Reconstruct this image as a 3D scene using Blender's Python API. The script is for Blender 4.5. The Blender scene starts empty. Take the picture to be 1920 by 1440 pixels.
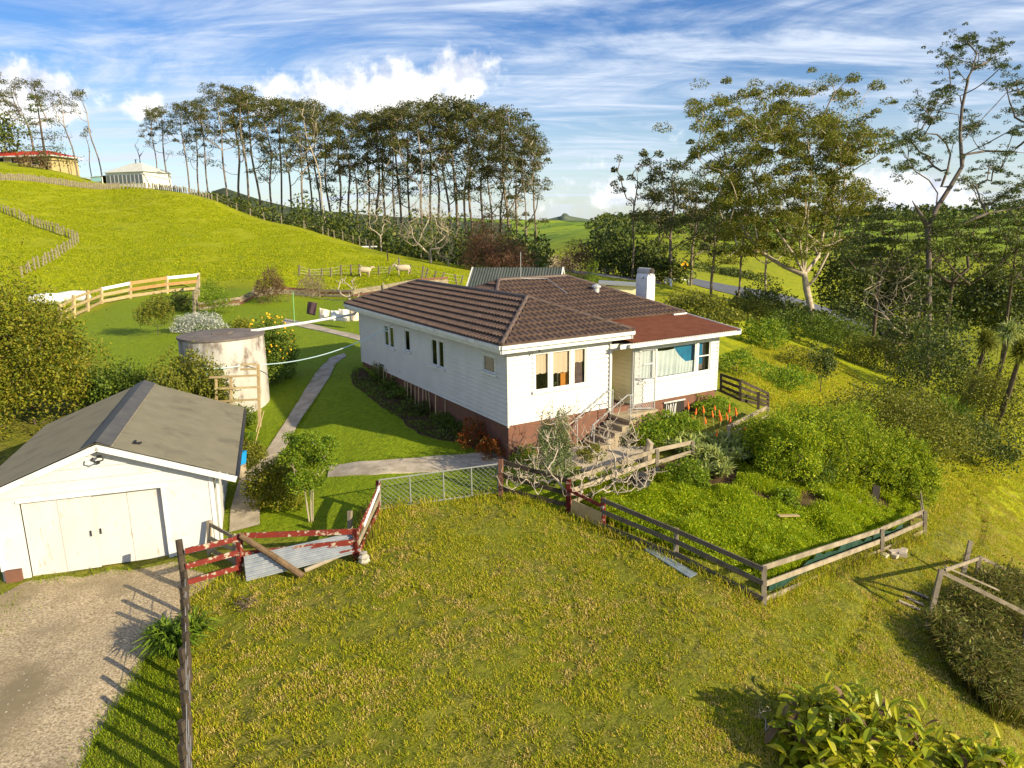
import bpy, math, random
import numpy as np
from mathutils import Vector, Matrix
# ---------------------------------------------------------------- camera, sky, sun, exposure
sc = bpy.context.scene
COL = sc.collection
F0, H = 1338.0, 7.28                       # focal length in pixels of a 1920 wide frame, eye height
PI_, RO = math.radians(12.8), math.radians(-0.73)
_s, _c = math.sin(RO), math.cos(RO)
FW = np.array([0, math.cos(PI_), -math.sin(PI_)]); U0 = np.array([0, math.sin(PI_), math.cos(PI_)]); X0 = np.array([1., 0, 0])
RT = _c*X0 + _s*U0; UP = -_s*X0 + _c*U0
cd = bpy.data.cameras.new('camera'); cam = bpy.data.objects.new('camera', cd); COL.objects.link(cam); sc.camera = cam
cd.sensor_width = 36; cd.lens = 36*F0/1920; cd.clip_start = .1; cd.clip_end = 20000
m = Matrix.Identity(4)
for i in range(3): m[i][0] = RT[i]; m[i][1] = UP[i]; m[i][2] = -FW[i]
m[2][3] = H; cam.matrix_world = m
SUN_AZ, SUN_EL = math.radians(122), math.radians(22.5)
sd = bpy.data.lights.new('sun', 'SUN'); sun = bpy.data.objects.new('sun', sd); COL.objects.link(sun)
sd.energy = 5.0; sd.angle = math.radians(.5); sd.color = (1, .86, .59)
sv = Vector((math.sin(SUN_AZ)*math.cos(SUN_EL), math.cos(SUN_AZ)*math.cos(SUN_EL), math.sin(SUN_EL)))
sun.rotation_euler = sv.to_track_quat('Z', 'Y').to_euler(); sun.location = (0, 0, 60)
sc.view_settings.view_transform = 'Standard'; sc.view_settings.look = 'None'; sc.view_settings.exposure = 0.74; sc.view_settings.gamma = 1

def ray(u, v): return FW + RT*(u-960)/F0 - UP*(v-720)/F0
def zp(u, v, z):                            # point seen at a pixel on the level z
    d = ray(u, v); t = (z-H)/d[2]; return Vector((d[0]*t, d[1]*t, z))
def dp(u, v, D):
    d = ray(u, v)*D; return Vector((d[0], d[1], H+d[2]))
def sdir(u, v): d = ray(u, v); return Vector(d/np.linalg.norm(d))

def build_world():
    w = bpy.data.worlds.new('World'); sc.world = w; w.use_nodes = True
    nt = w.node_tree; N = nt.nodes; L = nt.links; N.clear()
    out = N.new('ShaderNodeOutputWorld'); bg = N.new('ShaderNodeBackground'); L.new(bg.outputs[0], out.inputs[0])
    sky = N.new('ShaderNodeTexSky'); sky.sky_type = 'NISHITA'; sky.sun_disc = False
    sky.sun_elevation = SUN_EL; sky.sun_rotation = SUN_AZ; sky.air_density = 1.0; sky.dust_density = .5; sky.ozone_density = 2.2
    tc = N.new('ShaderNodeTexCoord')
    def math_(op, a, b=None, c=None):
        n = N.new('ShaderNodeMath'); n.operation = op
        for i, x in enumerate((a, b, c)):
            if x is None: continue
            if isinstance(x, (int, float)): n.inputs[i].default_value = x
            else: L.new(x, n.inputs[i])
        return n.outputs[0]
    sep = N.new('ShaderNodeSeparateXYZ'); L.new(tc.outputs['Generated'], sep.inputs[0])
    z = math_('MAXIMUM', sep.outputs[2], .02)
    zz = math_('ADD', z, .10)
    cx = math_('DIVIDE', sep.outputs[0], zz); cy = math_('DIVIDE', sep.outputs[1], zz)
    com = N.new('ShaderNodeCombineXYZ'); L.new(cx, com.inputs[0]); L.new(cy, com.inputs[1])
    def noise(vec, scale, detail, rough=.55, dist=0, map_=None):
        n = N.new('ShaderNodeTexNoise'); n.inputs['Scale'].default_value = scale; n.inputs['Detail'].default_value = detail
        n.inputs['Roughness'].default_value = rough; n.inputs['Distortion'].default_value = dist
        if map_:
            mp = N.new('ShaderNodeMapping'); mp.inputs['Rotation'].default_value = map_[0]; mp.inputs['Scale'].default_value = map_[1]; mp.inputs['Location'].default_value = map_[2]
            L.new(vec, mp.inputs[0]); vec = mp.outputs[0]
        L.new(vec, n.inputs['Vector']); return n.outputs[0]
    def ramp(x, a, b):
        n = N.new('ShaderNodeMapRange'); n.interpolation_type = 'SMOOTHSTEP'; n.inputs[1].default_value = a; n.inputs[2].default_value = b
        L.new(x, n.inputs[0]); return n.outputs[0]
    # high thin cloud, drawn out in bands on a flat layer overhead
    c1 = ramp(noise(com.outputs[0], .85, 9, .64, 1.6, ((0, 0, math.radians(-30)), (.6, 1.15, 1), (3.1, .7, 0))), .33, .62)
    c1b = ramp(noise(com.outputs[0], 2.6, 8, .66, .8, ((0, 0, math.radians(-35)), (.4, 1.5, 1), (1, 4, 0))), .32, .68)
    cir = math_('MULTIPLY', c1, math_('MULTIPLY_ADD', c1b, .75, .35))
    dens = cir
    # cumulus banks: soft ellipses around fixed sky directions, broken up by noise
    pn = noise(tc.outputs['Generated'], 7.5, 8, .6, .15)
    pn2 = noise(tc.outputs['Generated'], 26, 5, .6, .1)
    pnn = math_('MULTIPLY_ADD', pn2, .35, math_('MULTIPLY', pn, .85))
    tot = None
    for (u, v, ru, rv, k) in CUMULUS:
        d = sdir(u, v); az = math.atan2(d.x, d.y); el = math.asin(d.z)
        right = Vector((math.cos(az), -math.sin(az), 0)); up = right.cross(d)
        def dotc(vec):
            n = N.new('ShaderNodeVectorMath'); n.operation = 'DOT_PRODUCT'; L.new(tc.outputs['Generated'], n.inputs[0]); n.inputs[1].default_value = vec; return n.outputs['Value']
        a = math_('MULTIPLY', dotc(right), 1372/ru); b = math_('MULTIPLY', dotc(up), 1372/rv)
        # flatter underneath than on top
        b = math_('MULTIPLY', b, math_('MULTIPLY_ADD', math_('LESS_THAN', b, 0), .6, 1))
        r2 = math_('ADD', math_('MULTIPLY', a, a), math_('MULTIPLY', b, b))
        r2 = math_('ADD', r2, math_('MULTIPLY', math_('LESS_THAN', dotc(d), 0), 50))
        g = math_('MULTIPLY', math_('SUBTRACT', 1.0, math_('SQRT', r2)), k)
        tot = g if tot is None else math_('MAXIMUM', tot, g)
    cum = ramp(math_('ADD', tot, math_('MULTIPLY_ADD', pnn, 2.6, -1.55)), .0, .42)
    horizon = ramp(sep.outputs[2], .22, .0)
    hz = math_('MULTIPLY', horizon, math_('MULTIPLY_ADD', c1b, .3, .42))
    thin = math_('MAXIMUM', math_('MULTIPLY', dens, .92), hz)
    mix1 = N.new('ShaderNodeMix'); mix1.data_type = 'RGBA'; L.new(thin, mix1.inputs[0])
    # deepen and saturate the clear sky a little (polarised look)
    hsv = N.new('ShaderNodeHueSaturation'); hsv.inputs['Hue'].default_value = .518; hsv.inputs['Saturation'].default_value = SKY_SAT; hsv.inputs['Value'].default_value = SKY_VAL
    L.new(sky.outputs[0], hsv.inputs['Color']); L.new(hsv.outputs[0], mix1.inputs[6]); mix1.inputs[7].default_value = (*THIN_COL, 1)
    shade = N.new('ShaderNodeMix'); shade.data_type = 'RGBA'; L.new(ramp(pn2, .35, .62), shade.inputs[0])
    shade.inputs[6].default_value = (*CUM_DARK, 1); shade.inputs[7].default_value = (*CUM_LIT, 1)
    mix2 = N.new('ShaderNodeMix'); mix2.data_type = 'RGBA'; L.new(cum, mix2.inputs[0]); L.new(mix1.outputs[2], mix2.inputs[6]); L.new(shade.outputs[2], mix2.inputs[7])
    L.new(mix2.outputs[2], bg.inputs[0]); bg.inputs[1].default_value = .088
CUMULUS = [(700, 185, 250, 72, .95), (860, 165, 90, 62, .95), (540, 165, 100, 42, .6), (75, 190, 105, 62, .9), (265, 205, 42, 36, .55), (1700, 372, 130, 50, .95), (1200, 370, 140, 50, .35)]
SKY_SAT, SKY_VAL = 1.4, 1.0
THIN_COL = (5.4, 6.1, 7.2); CUM_DARK = (5.2, 5.6, 6.6); CUM_LIT = (9.0, 9.0, 8.8)
build_world()

# ---------------------------------------------------------------- helpers
rng = np.random.default_rng(7)
def tag(o, label=None, cat=None, group=None, kind=None):
    if label: o['label'] = label
    if cat: o['category'] = cat
    if group: o['group'] = group
    if kind: o['kind'] = kind
    return o
def empty(name, loc, rz, label, cat, group=None):
    o = bpy.data.objects.new(name, None); COL.objects.link(o); o.empty_display_size = .3
    o.location = loc; o.rotation_euler = (0, 0, rz); tag(o, label, cat, group)
    return o
def wm(o):
    mm = Matrix.Translation(o.location) @ o.rotation_euler.to_matrix().to_4x4() @ Matrix.Diagonal((*o.scale, 1))
    return wm(o.parent) @ mm if o.parent else mm
def mesh_np(name, V, faces_n, loops, mats, midx=None, smooth=False):
    me = bpy.data.meshes.new(name); V = np.asarray(V, np.float32)
    me.vertices.add(len(V)); me.vertices.foreach_set('co', V.ravel())
    loops = np.asarray(loops, np.int32).ravel(); me.loops.add(len(loops)); me.loops.foreach_set('vertex_index', loops)
    fn = np.asarray(faces_n, np.int32); st = np.concatenate([[0], np.cumsum(fn)[:-1]]).astype(np.int32)
    me.polygons.add(len(fn)); me.polygons.foreach_set('loop_start', st); me.polygons.foreach_set('loop_total', fn)
    if midx is not None: me.polygons.foreach_set('material_index', np.asarray(midx, np.int32))
    me.polygons.foreach_set('use_smooth', np.full(len(fn), bool(smooth)))
    for x in (mats if isinstance(mats, (list, tuple)) else [mats]): me.materials.append(x)
    me.update(calc_edges=True); return me
class MB:
    """collects boxes, bars, tubes, sheets and leaves; build() links them as ONE mesh object"""
    def __init__(s): s.V = []; s.n = 0; s.FN = []; s.LP = []; s.MI = []; s.mi = 0; s.sm = False
    def add(s, V, F):
        V = np.asarray(V, float).reshape(-1, 3); s.V.append(V)
        for f in F: s.FN.append(len(f)); s.LP.append(np.asarray(f)+s.n); s.MI.append(s.mi)
        s.n += len(V); return s
    def addq(s, V, Q):                       # Q: (k,4) or (k,3) array of faces
        V = np.asarray(V, float).reshape(-1, 3); Q = np.asarray(Q); s.V.append(V)
        s.FN += [Q.shape[1]]*len(Q); s.LP.append((Q+s.n).ravel()); s.MI += [s.mi]*len(Q); s.n += len(V); return s
    def box(s, c, d, rz=0, M=None):
        x, y, z = d[0]/2, d[1]/2, d[2]/2
        P = [Vector((a*x, b*y, e*z)) for e in (-1, 1) for b in (-1, 1) for a in (-1, 1)]
        R = M if M is not None else Matrix.Rotation(rz, 3, 'Z')
        return s.add([tuple(R @ p + Vector(c)) for p in P], [(0, 2, 3, 1), (4, 5, 7, 6), (0, 1, 5, 4), (2, 6, 7, 3), (0, 4, 6, 2), (1, 3, 7, 5)])
    def bx(s, x0, x1, y0, y1, z0, z1): return s.box(((x0+x1)/2, (y0+y1)/2, (z0+z1)/2), (abs(x1-x0), abs(y1-y0), abs(z1-z0)))
    def bar(s, a, b, w, h=None, up=(0, 0, 1)):
        a = Vector(a); b = Vector(b); d = b-a; l = d.length
        if l < 1e-6: return s
        d.normalize(); u = Vector(up)
        if abs(d.dot(u)) > .98: u = Vector((0, 1, 0)) if abs(d.y) < .9 else Vector((1, 0, 0))
        x = d.cross(u).normalized(); u = x.cross(d)
        return s.box((a+b)/2, (w, l, h or w), M=Matrix((x, d, u)).transposed())
    def tube(s, P, R, n=8, cap=True):
        P = [Vector(p) for p in P]; k = len(P)
        if isinstance(R, (int, float)): R = [R]*k
        V = []; ref = None
        for i, p in enumerate(P):
            t = (P[min(i+1, k-1)]-P[max(i-1, 0)])
            if t.length < 1e-9: t = Vector((0, 0, 1))
            t.normalize()
            if ref is None: ref = t.orthogonal().normalized()
            x = (ref - t*ref.dot(t))
            x = x.normalized() if x.length > 1e-4 else t.orthogonal().normalized()
            ref = x; y = t.cross(x)
            for j in range(n):
                a = 2*math.pi*j/n; V.append(p+(x*math.cos(a)+y*math.sin(a))*R[i])
        Q = [(i*n+j, i*n+(j+1) % n, (i+1)*n+(j+1) % n, (i+1)*n+j) for i in range(k-1) for j in range(n)]
        if cap: Q += [tuple(range(n))[::-1], tuple(range((k-1)*n, k*n))]
        return s.add([tuple(v) for v in V], Q)
    def lathe(s, c, prof, n=24, cap=True):
        V = [(c[0]+r*math.cos(2*math.pi*j/n), c[1]+r*math.sin(2*math.pi*j/n), c[2]+z) for r, z in prof for j in range(n)]
        k = len(prof)
        Q = [(i*n+j, i*n+(j+1) % n, (i+1)*n+(j+1) % n, (i+1)*n+j) for i in range(k-1) for j in range(n)]
        if cap: Q += [tuple(range(n))[::-1], tuple(range((k-1)*n, k*n))]
        return s.add(V, Q)
    def prism(s, poly, y0, y1):              # poly in (x,z), extruded in y
        n = len(poly); V = [(x, y0, z) for x, z in poly]+[(x, y1, z) for x, z in poly]
        return s.add(V, [tuple(range(n)), tuple(range(2*n-1, n-1, -1))]+[(i, i+n, (i+1) % n+n, (i+1) % n) for i in range(n)])
    def leaves(s, C, size, asp=.5, up=.3, fold=False, dirs=None):
        """one pointed leaf face per centre, turned at random, biased to face up"""
        C = np.asarray(C, float).reshape(-1, 3); n = len(C)
        if n == 0: return s
        sz = (np.asarray(size)*np.ones(n)*rng.uniform(.65, 1.35, n))[:, None]
        nr = rng.normal(size=(n, 3)); nr[:, 2] = nr[:, 2]+up*.6; nr /= np.linalg.norm(nr, axis=1)[:, None]
        t = rng.normal(size=(n, 3)) if dirs is None else np.asarray(dirs)+rng.normal(size=(n, 3))*.35
        t -= nr*(t*nr).sum(1)[:, None]; t /= np.linalg.norm(t, axis=1)[:, None]+1e-9
        b = np.cross(nr, t)
        V = np.stack([C-t*sz*.5, C+b*sz*asp*.5-t*sz*.05, C+t*sz*.5, C-b*sz*asp*.5-t*sz*.05], 1).reshape(-1, 3)
        Q = np.arange(n*4).reshape(-1, 4)
        return s.addq(V, Q)
    def blades(s, C, D, w, bend=.5):
        """strap leaves: base C, vector D to the tip, width w, drooping"""
        C = np.asarray(C, float).reshape(-1, 3); D = np.asarray(D, float).reshape(-1, 3); n = len(C)
        if n == 0: return s
        l = np.linalg.norm(D, axis=1)[:, None]; side = np.cross(D, [0, 0, 1.]); side /= np.linalg.norm(side, axis=1)[:, None]+1e-9
        rot = rng.uniform(-.6, .6, n)[:, None]; side = side+np.array([0, 0, 1.])*rot; side /= np.linalg.norm(side, axis=1)[:, None]
        w = (np.asarray(w)*np.ones(n))[:, None]
        dz = np.zeros((n, 3)); dz[:, 2] = 1
        m = C+D*.55+dz*l*.12*bend; e = C+D-dz*l*.35*bend
        V = np.stack([C-side*w*.4, C+side*w*.4, m-side*w*.5, m+side*w*.5, e], 1).reshape(-1, 3)
        base = np.arange(n)[:, None]*5
        s.V.append(V); k = s.n
        q = base+np.array([0, 1, 3, 2]); t3 = base+np.array([2, 3, 4])
        s.FN += [4]*n; s.LP.append((q+k).ravel()); s.MI += [s.mi]*n
        s.FN += [3]*n; s.LP.append((t3+k).ravel()); s.MI += [s.mi]*n
        s.n += len(V); return s
    def build(s, name, mat, parent=None, loc=None, smooth=False, world=False):
        """world=True: the vertices are world coordinates, moved into the parent's (or loc's) frame"""
        V = np.concatenate(s.V) if s.V else np.zeros((0, 3)); LP = np.concatenate([np.asarray(l).ravel() for l in s.LP])
        if world:
            if parent is not None:
                M = np.array(wm(parent).inverted()); V = V @ M[:3, :3].T + M[:3, 3]
            elif loc is not None: V = V-np.array(loc)
        o = bpy.data.objects.new(name, mesh_np(name, V, s.FN, LP, mat, s.MI, smooth)); COL.objects.link(o)
        if parent is not None: o.parent = parent
        elif loc is not None: o.location = loc
        return o
CHILD = {}
def copy_tree(o, loc, rz=None, scale=None, label=None, group=None, cat=None):
    kids = {}
    for x in COL.objects:
        if x.parent: kids.setdefault(x.parent, []).append(x)
    def cp(a, par):
        c = a.copy(); COL.objects.link(c); c.parent = par
        for k in kids.get(a, []): cp(k, c)
        return c
    c = cp(o, None); c.location = loc
    if rz is not None: c.rotation_euler = (0, 0, rz)
    if scale is not None: c.scale = scale if isinstance(scale, tuple) else (scale,)*3
    if label: c['label'] = label
    if group: c['group'] = group
    if cat: c['category'] = cat
    return c

# ---------------------------------------------------------------- materials
def nodes(name):
    m = bpy.data.materials.new(name); m.use_nodes = True; nt = m.node_tree; b = nt.nodes['Principled BSDF']; return m, nt, b
def mat(name, c1, c2=None, scale=4, rough=.7, bump=0, bscale=None, detail=5, spec=.3, c3=None, s3=1., t3=(.5, .7), metal=0, stretch=(1, 1, 1), ramp=(.35, .65), coord='Object', rand=0, bdist=.02):
    """surface colour mixed by noise between c1 and c2, an optional third tone c3 in patches"""
    m, nt, b = nodes(name); N, L = nt.nodes, nt.links
    b.inputs['Roughness'].default_value = rough; b.inputs['Specular IOR Level'].default_value = spec; b.inputs['Metallic'].default_value = metal
    tc = N.new('ShaderNodeTexCoord'); mp = N.new('ShaderNodeMapping'); mp.inputs['Scale'].default_value = stretch
    if coord == 'World':
        g = N.new('ShaderNodeNewGeometry'); L.new(g.outputs['Position'], mp.inputs[0])
    else: L.new(tc.outputs[coord], mp.inputs[0])
    def noise(s, d): 
        n = N.new('ShaderNodeTexNoise'); n.inputs['Scale'].default_value = s; n.inputs['Detail'].default_value = d; n.inputs['Roughness'].default_value = .6
        L.new(mp.outputs[0], n.inputs['Vector']); return n.outputs[0]
    def rng_(x, a, c):
        n = N.new('ShaderNodeMapRange'); n.inputs[1].default_value = a; n.inputs[2].default_value = c; L.new(x, n.inputs[0]); return n.outputs[0]
    def mix(f, a, c):
        n = N.new('ShaderNodeMix'); n.data_type = 'RGBA'
        if isinstance(f, float): n.inputs[0].default_value = f
        else: L.new(f, n.inputs[0])
        for i, x in ((6, a), (7, c)):
            if isinstance(x, tuple): n.inputs[i].default_value = (*x, 1)
            else: L.new(x, n.inputs[i])
        return n.outputs[2]
    col = c1
    if c2: col = mix(rng_(noise(scale, detail), *ramp), c1, c2)
    if c3: col = mix(rng_(noise(s3, 6), *t3), col, c3)
    if rand:
        oi = N.new('ShaderNodeObjectInfo'); h = N.new('ShaderNodeHueSaturation')
        mr = N.new('ShaderNodeMapRange'); mr.inputs[3].default_value = 1-rand; mr.inputs[4].default_value = 1+rand; L.new(oi.outputs['Random'], mr.inputs[0]); L.new(mr.outputs[0], h.inputs['Value'])
        if isinstance(col, tuple): h.inputs['Color'].default_value = (*col, 1)
        else: L.new(col, h.inputs['Color'])
        col = h.outputs[0]
    if isinstance(col, tuple): b.inputs['Base Color'].default_value = (*col, 1)
    else: L.new(col, b.inputs['Base Color'])
    if bump:
        bn = N.new('ShaderNodeBump'); bn.inputs['Strength'].default_value = bump; bn.inputs['Distance'].default_value = bdist
        L.new(noise(bscale or scale*4, 4), bn.inputs['Height']); L.new(bn.outputs[0], b.inputs['Normal'])
    return m
def leafmat(name, cols, trans=.35, rough=.55, obj=.12, spec=.25):
    """each leaf (mesh island) takes its own tone from cols; part of the light passes through"""
    m, nt, b = nodes(name); N, L = nt.nodes, nt.links
    g = N.new('ShaderNodeNewGeometry'); cr = N.new('ShaderNodeValToRGB'); L.new(g.outputs['Random Per Island'], cr.inputs[0])
    e = cr.color_ramp.elements; k = len(cols)
    e[0].position = 0; e[0].color = (*cols[0], 1); e[1].position = 1; e[1].color = (*cols[-1], 1)
    for i in range(1, k-1):
        x = e.new(i/(k-1)); x.color = (*cols[i], 1)
    oi = N.new('ShaderNodeObjectInfo'); h = N.new('ShaderNodeHueSaturation')
    mr = N.new('ShaderNodeMapRange'); mr.inputs[3].default_value = 1-obj; mr.inputs[4].default_value = 1+obj; L.new(oi.outputs['Random'], mr.inputs[0]); L.new(mr.outputs[0], h.inputs['Value'])
    L.new(cr.outputs[0], h.inputs['Color']); L.new(h.outputs[0], b.inputs['Base Color'])
    b.inputs['Roughness'].default_value = rough; b.inputs['Specular IOR Level'].default_value = spec
    tr = N.new('ShaderNodeBsdfTranslucent'); L.new(h.outputs[0], tr.inputs[0]); mx = N.new('ShaderNodeMixShader'); mx.inputs[0].default_value = trans
    L.new(b.outputs[0], mx.inputs[1]); L.new(tr.outputs[0], mx.inputs[2]); L.new(mx.outputs[0], N['Material Output'].inputs[0])
    return m

# ---------------------------------------------------------------- terrain: heights known at sighted points, interpolated
ZP = [(953,866,0),(800,765,.38),(680,693,.92),(701,706,.78),(750,728,.6),(850,795,.22),(1100,862,0),(1250,792,.35),(1345,752,.5),(600,860,-.25),(560,790,.05),(640,668,.8),(620,640,.9),(480,720,.35),(500,600,.95),
 (300,700,.4),(300,620,.85),(150,560,.9),(230,575,.9),(375,550,1.1),(700,565,1.1),(600,552,1.),(712,955,-.4),(935,925,-.3),(450,1085,-.9),(60,1085,-1),(318,1052,-1),
 (415,1020,-.85),(0,1085,-1),(340,1150,-1),(0,1300,-1.1),(0,1440,-1.15),(340,1440,-1.2),(650,1050,-.75),(900,1100,-.8),(900,1440,-1.3),(600,1300,-1.1),(1300,1200,-1.1),(1430,1122,-1.25),(1130,985,-.6),(1060,952,-.45),(1230,905,-.3),
 (1400,950,-.6),(1550,950,-1.1),(1735,978,-2.2),(1600,1250,-1.7),(1750,1150,-2.2),(1900,1100,-3.2),(1900,1440,-2.8),(1650,1400,-1.9),(1880,900,-4.4),(1800,850,-3.8),(1880,980,-4.0),
 (1440,700,-.3),(1500,745,-1),(1650,800,-2.6),(1560,690,-1.9),(1430,655,-.5),(1600,680,-4),(1750,720,-5.2),(1880,760,-6),(1340,640,.3),(1300,570,.2),
 (870,552,.7),(960,545,.5),(1100,540,.2),(1250,545,-.8),(1000,502,-.5),(1130,512,-1),(1250,528,-1.6),(1330,541,-3),(1460,557,-5),(1590,612,-8),(1700,640,-8.5),(1540,620,-5.2),(1400,600,-2.4),
 (1850,600,-9),(1900,650,-8.5),(1800,640,-8.8),(1700,530,-9),(1850,490,-7),(1600,500,-8),(1400,500,-6)]
DP = [(0,301,150),(100,317,147),(250,349,142),(330,358,138),(400,375,132),(560,427,118),(700,470,105),(800,493,95),(870,507,90),(0,385,112),(150,445,95),(60,505,72),(0,450,88),(300,430,105),(300,505,75),
 (500,470,92),(500,520,70),(700,520,74),(850,533,68),(420,405,120),(200,380,125),(1100,432,480),(1250,438,420),(1350,470,300),(1350,440,420),(1500,432,520),(1700,440,430),(1900,432,420),(1180,422,800),(1900,405,700),(1700,405,800),(1500,408,900),(1060,417,1500),(800,420,900),(500,424,900)]
RP = [(0,200,17),(0,260,10),(250,190,11),(400,180,5),(560,170,0),(700,150,-1),(850,140,-1.5),(960,140,-2.5),(0,500,-10),(250,400,-12),(560,400,-14),(850,400,-12)]
pts = []
for u, v, z in ZP: p = zp(u, v, z); pts.append((p.x, p.y, z))
for u, v, D in DP: p = dp(u, v, D); pts.append(tuple(p))
for u, D, z in RP: d = ray(u, 415); pts.append((d[0]*D, d[1]*D, z))
for a in (-60, -45, 45, 60):                # beyond the picture's sides
    for r, zl, zr in ((6, -1.2, -3), (12, -1.2, -5), (25, -.4, -7), (50, 2, -9), (100, 8, -10), (180, 16, -9), (500, 0, 0), (1500, 0, 20)):
        pts.append((r*math.sin(math.radians(a)), r*math.cos(math.radians(a)), zl if a < 0 else zr))
for a in (-40, 0, 40): pts.append((3*math.sin(math.radians(a)), 3*math.cos(math.radians(a)), -1.3 if a <= 0 else -2)); pts.append((3000*math.sin(math.radians(a)), 3000*math.cos(math.radians(a)), 0))
P3 = np.array(pts); pr = np.hypot(P3[:, 0], P3[:, 1]); QX = np.stack([np.degrees(np.arctan2(P3[:, 0], P3[:, 1]))/14, np.log(pr)*1.35], 1); QZ = P3[:, 2]/(pr+20)
def _phi(A, B):
    d = np.sqrt(((A[:, None, :]-B[None])**2).sum(2)); return d**2*np.log(d+1e-9)
n_ = len(QX); K = _phi(QX, QX)+np.eye(n_)*.004; Pm = np.c_[np.ones(n_), QX]
sol = np.linalg.solve(np.block([[K, Pm], [Pm.T, np.zeros((3, 3))]]), np.r_[QZ, np.zeros(3)])
NA, NR = 301, 420; AZ = np.linspace(-66, 66, NA); RR = np.exp(np.linspace(math.log(1.5), math.log(6000), NR))
GA, GR = np.meshgrid(AZ, RR, indexing='ij')
QQ = np.stack([GA.ravel()/14, np.log(np.clip(GR.ravel(), 3, 3000))*1.35], 1)
ZG = np.concatenate([_phi(q, QX) @ sol[:n_] + sol[n_] + q @ sol[n_+1:] for q in np.array_split(QQ, 12)]).reshape(NA, NR)*(np.clip(GR, 3, 3000)+20)
def vnoise(x, y, s, seed=0):
    x = np.asarray(x)/s; y = np.asarray(y)/s; xi = np.floor(x); yi = np.floor(y); fx = x-xi; fy = y-yi; fx = fx*fx*(3-2*fx); fy = fy*fy*(3-2*fy)
    def h(a, b): t = np.sin(a*127.1+b*311.7+seed*74.7)*43758.5453; return t-np.floor(t)
    return (h(xi, yi)*(1-fx)+h(xi+1, yi)*fx)*(1-fy)+(h(xi, yi+1)*(1-fx)+h(xi+1, yi+1)*fx)*fy
GX, GY = GR*np.sin(np.radians(GA)), GR*np.cos(np.radians(GA))
ZG += ((vnoise(GX, GY, 2.3, 1)-.5)*.09+(vnoise(GX, GY, .8, 14)-.5)*.075*np.clip((30-GR)/8, 0, 1))*np.clip(60/GR, 0, 1)+(vnoise(GX, GY, 9, 2)-.5)*.45*np.clip((GR-45)/60, 0, 1)+(vnoise(GX, GY, 75, 3)-.5)*9*np.clip((GR-170)/300, 0, 1)
def _zf0(): pass
def zf(x, y):                               # ground height anywhere
    x = np.asarray(x, float); y = np.asarray(y, float); r = np.hypot(x, y); a = np.degrees(np.arctan2(x, y))
    a = np.clip(a, -65.999, 65.999); i = (a+66)/132*(NA-1); j = np.clip((np.log(np.maximum(r, 1.5))-math.log(1.5))/(math.log(6000)-math.log(1.5))*(NR-1), 0, NR-1.001)
    i0 = np.floor(i).astype(int); j0 = np.floor(j).astype(int); fi = i-i0; fj = j-j0
    return (ZG[i0, j0]*(1-fi)+ZG[i0+1, j0]*fi)*(1-fj)+(ZG[i0, j0+1]*(1-fi)+ZG[i0+1, j0+1]*fi)*fj
def gp(u, v, lift=0, near=4):               # ground point seen at a pixel
    d = ray(u, v); T = np.exp(np.linspace(math.log(near), math.log(3500), 2600)); P = d[None]*T[:, None]
    dz = P[:, 2]+H-zf(P[:, 0], P[:, 1]); k = np.argmax(dz < 0)
    if dz[k] >= 0: t = T[-1]
    elif k == 0: t = T[0]
    else: t0, t1, a, b = T[k-1], T[k], dz[k-1], dz[k]; t = t0+(t1-t0)*a/(a-b)
    x, y = d[0]*t, d[1]*t; return Vector((x, y, float(zf(x, y))+lift))
def gc(u, v, lim=165):                       # the same, on the near side of a crest
    for k in range(60):
        p = gp(u, v+k)
        if math.hypot(p.x, p.y) < lim: return p
    return p
def gz(x, y, lift=0): return Vector((x, y, float(zf(x, y))+lift))

# cattle tracks worn into the bank on the right
for line, wd, dp_ in (([(1770, 860), (1800, 900), (1830, 940), (1842, 985), (1825, 1020), (1795, 1050)], .16, .16), ([(1840, 940), (1880, 975), (1935, 1010)], .14, .14), ([(1780, 880), (1850, 900), (1930, 925)], .22, .2), ([(1640, 1120), (1600, 1180), (1560, 1250)], .14, .06)):
    W = [gp(u, v) for u, v in line]; d = np.full(GX.shape, 1e9)
    for a, b in zip(W, W[1:]):
        dx, dy = b.x-a.x, b.y-a.y; t = np.clip(((GX-a.x)*dx+(GY-a.y)*dy)/(dx*dx+dy*dy), 0, 1); d = np.minimum(d, np.hypot(GX-a.x-t*dx, GY-a.y-t*dy))
    ZG -= dp_*np.exp(-(d/wd)**2)-dp_*.5*np.exp(-((d-wd*2)/wd)**2)

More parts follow.
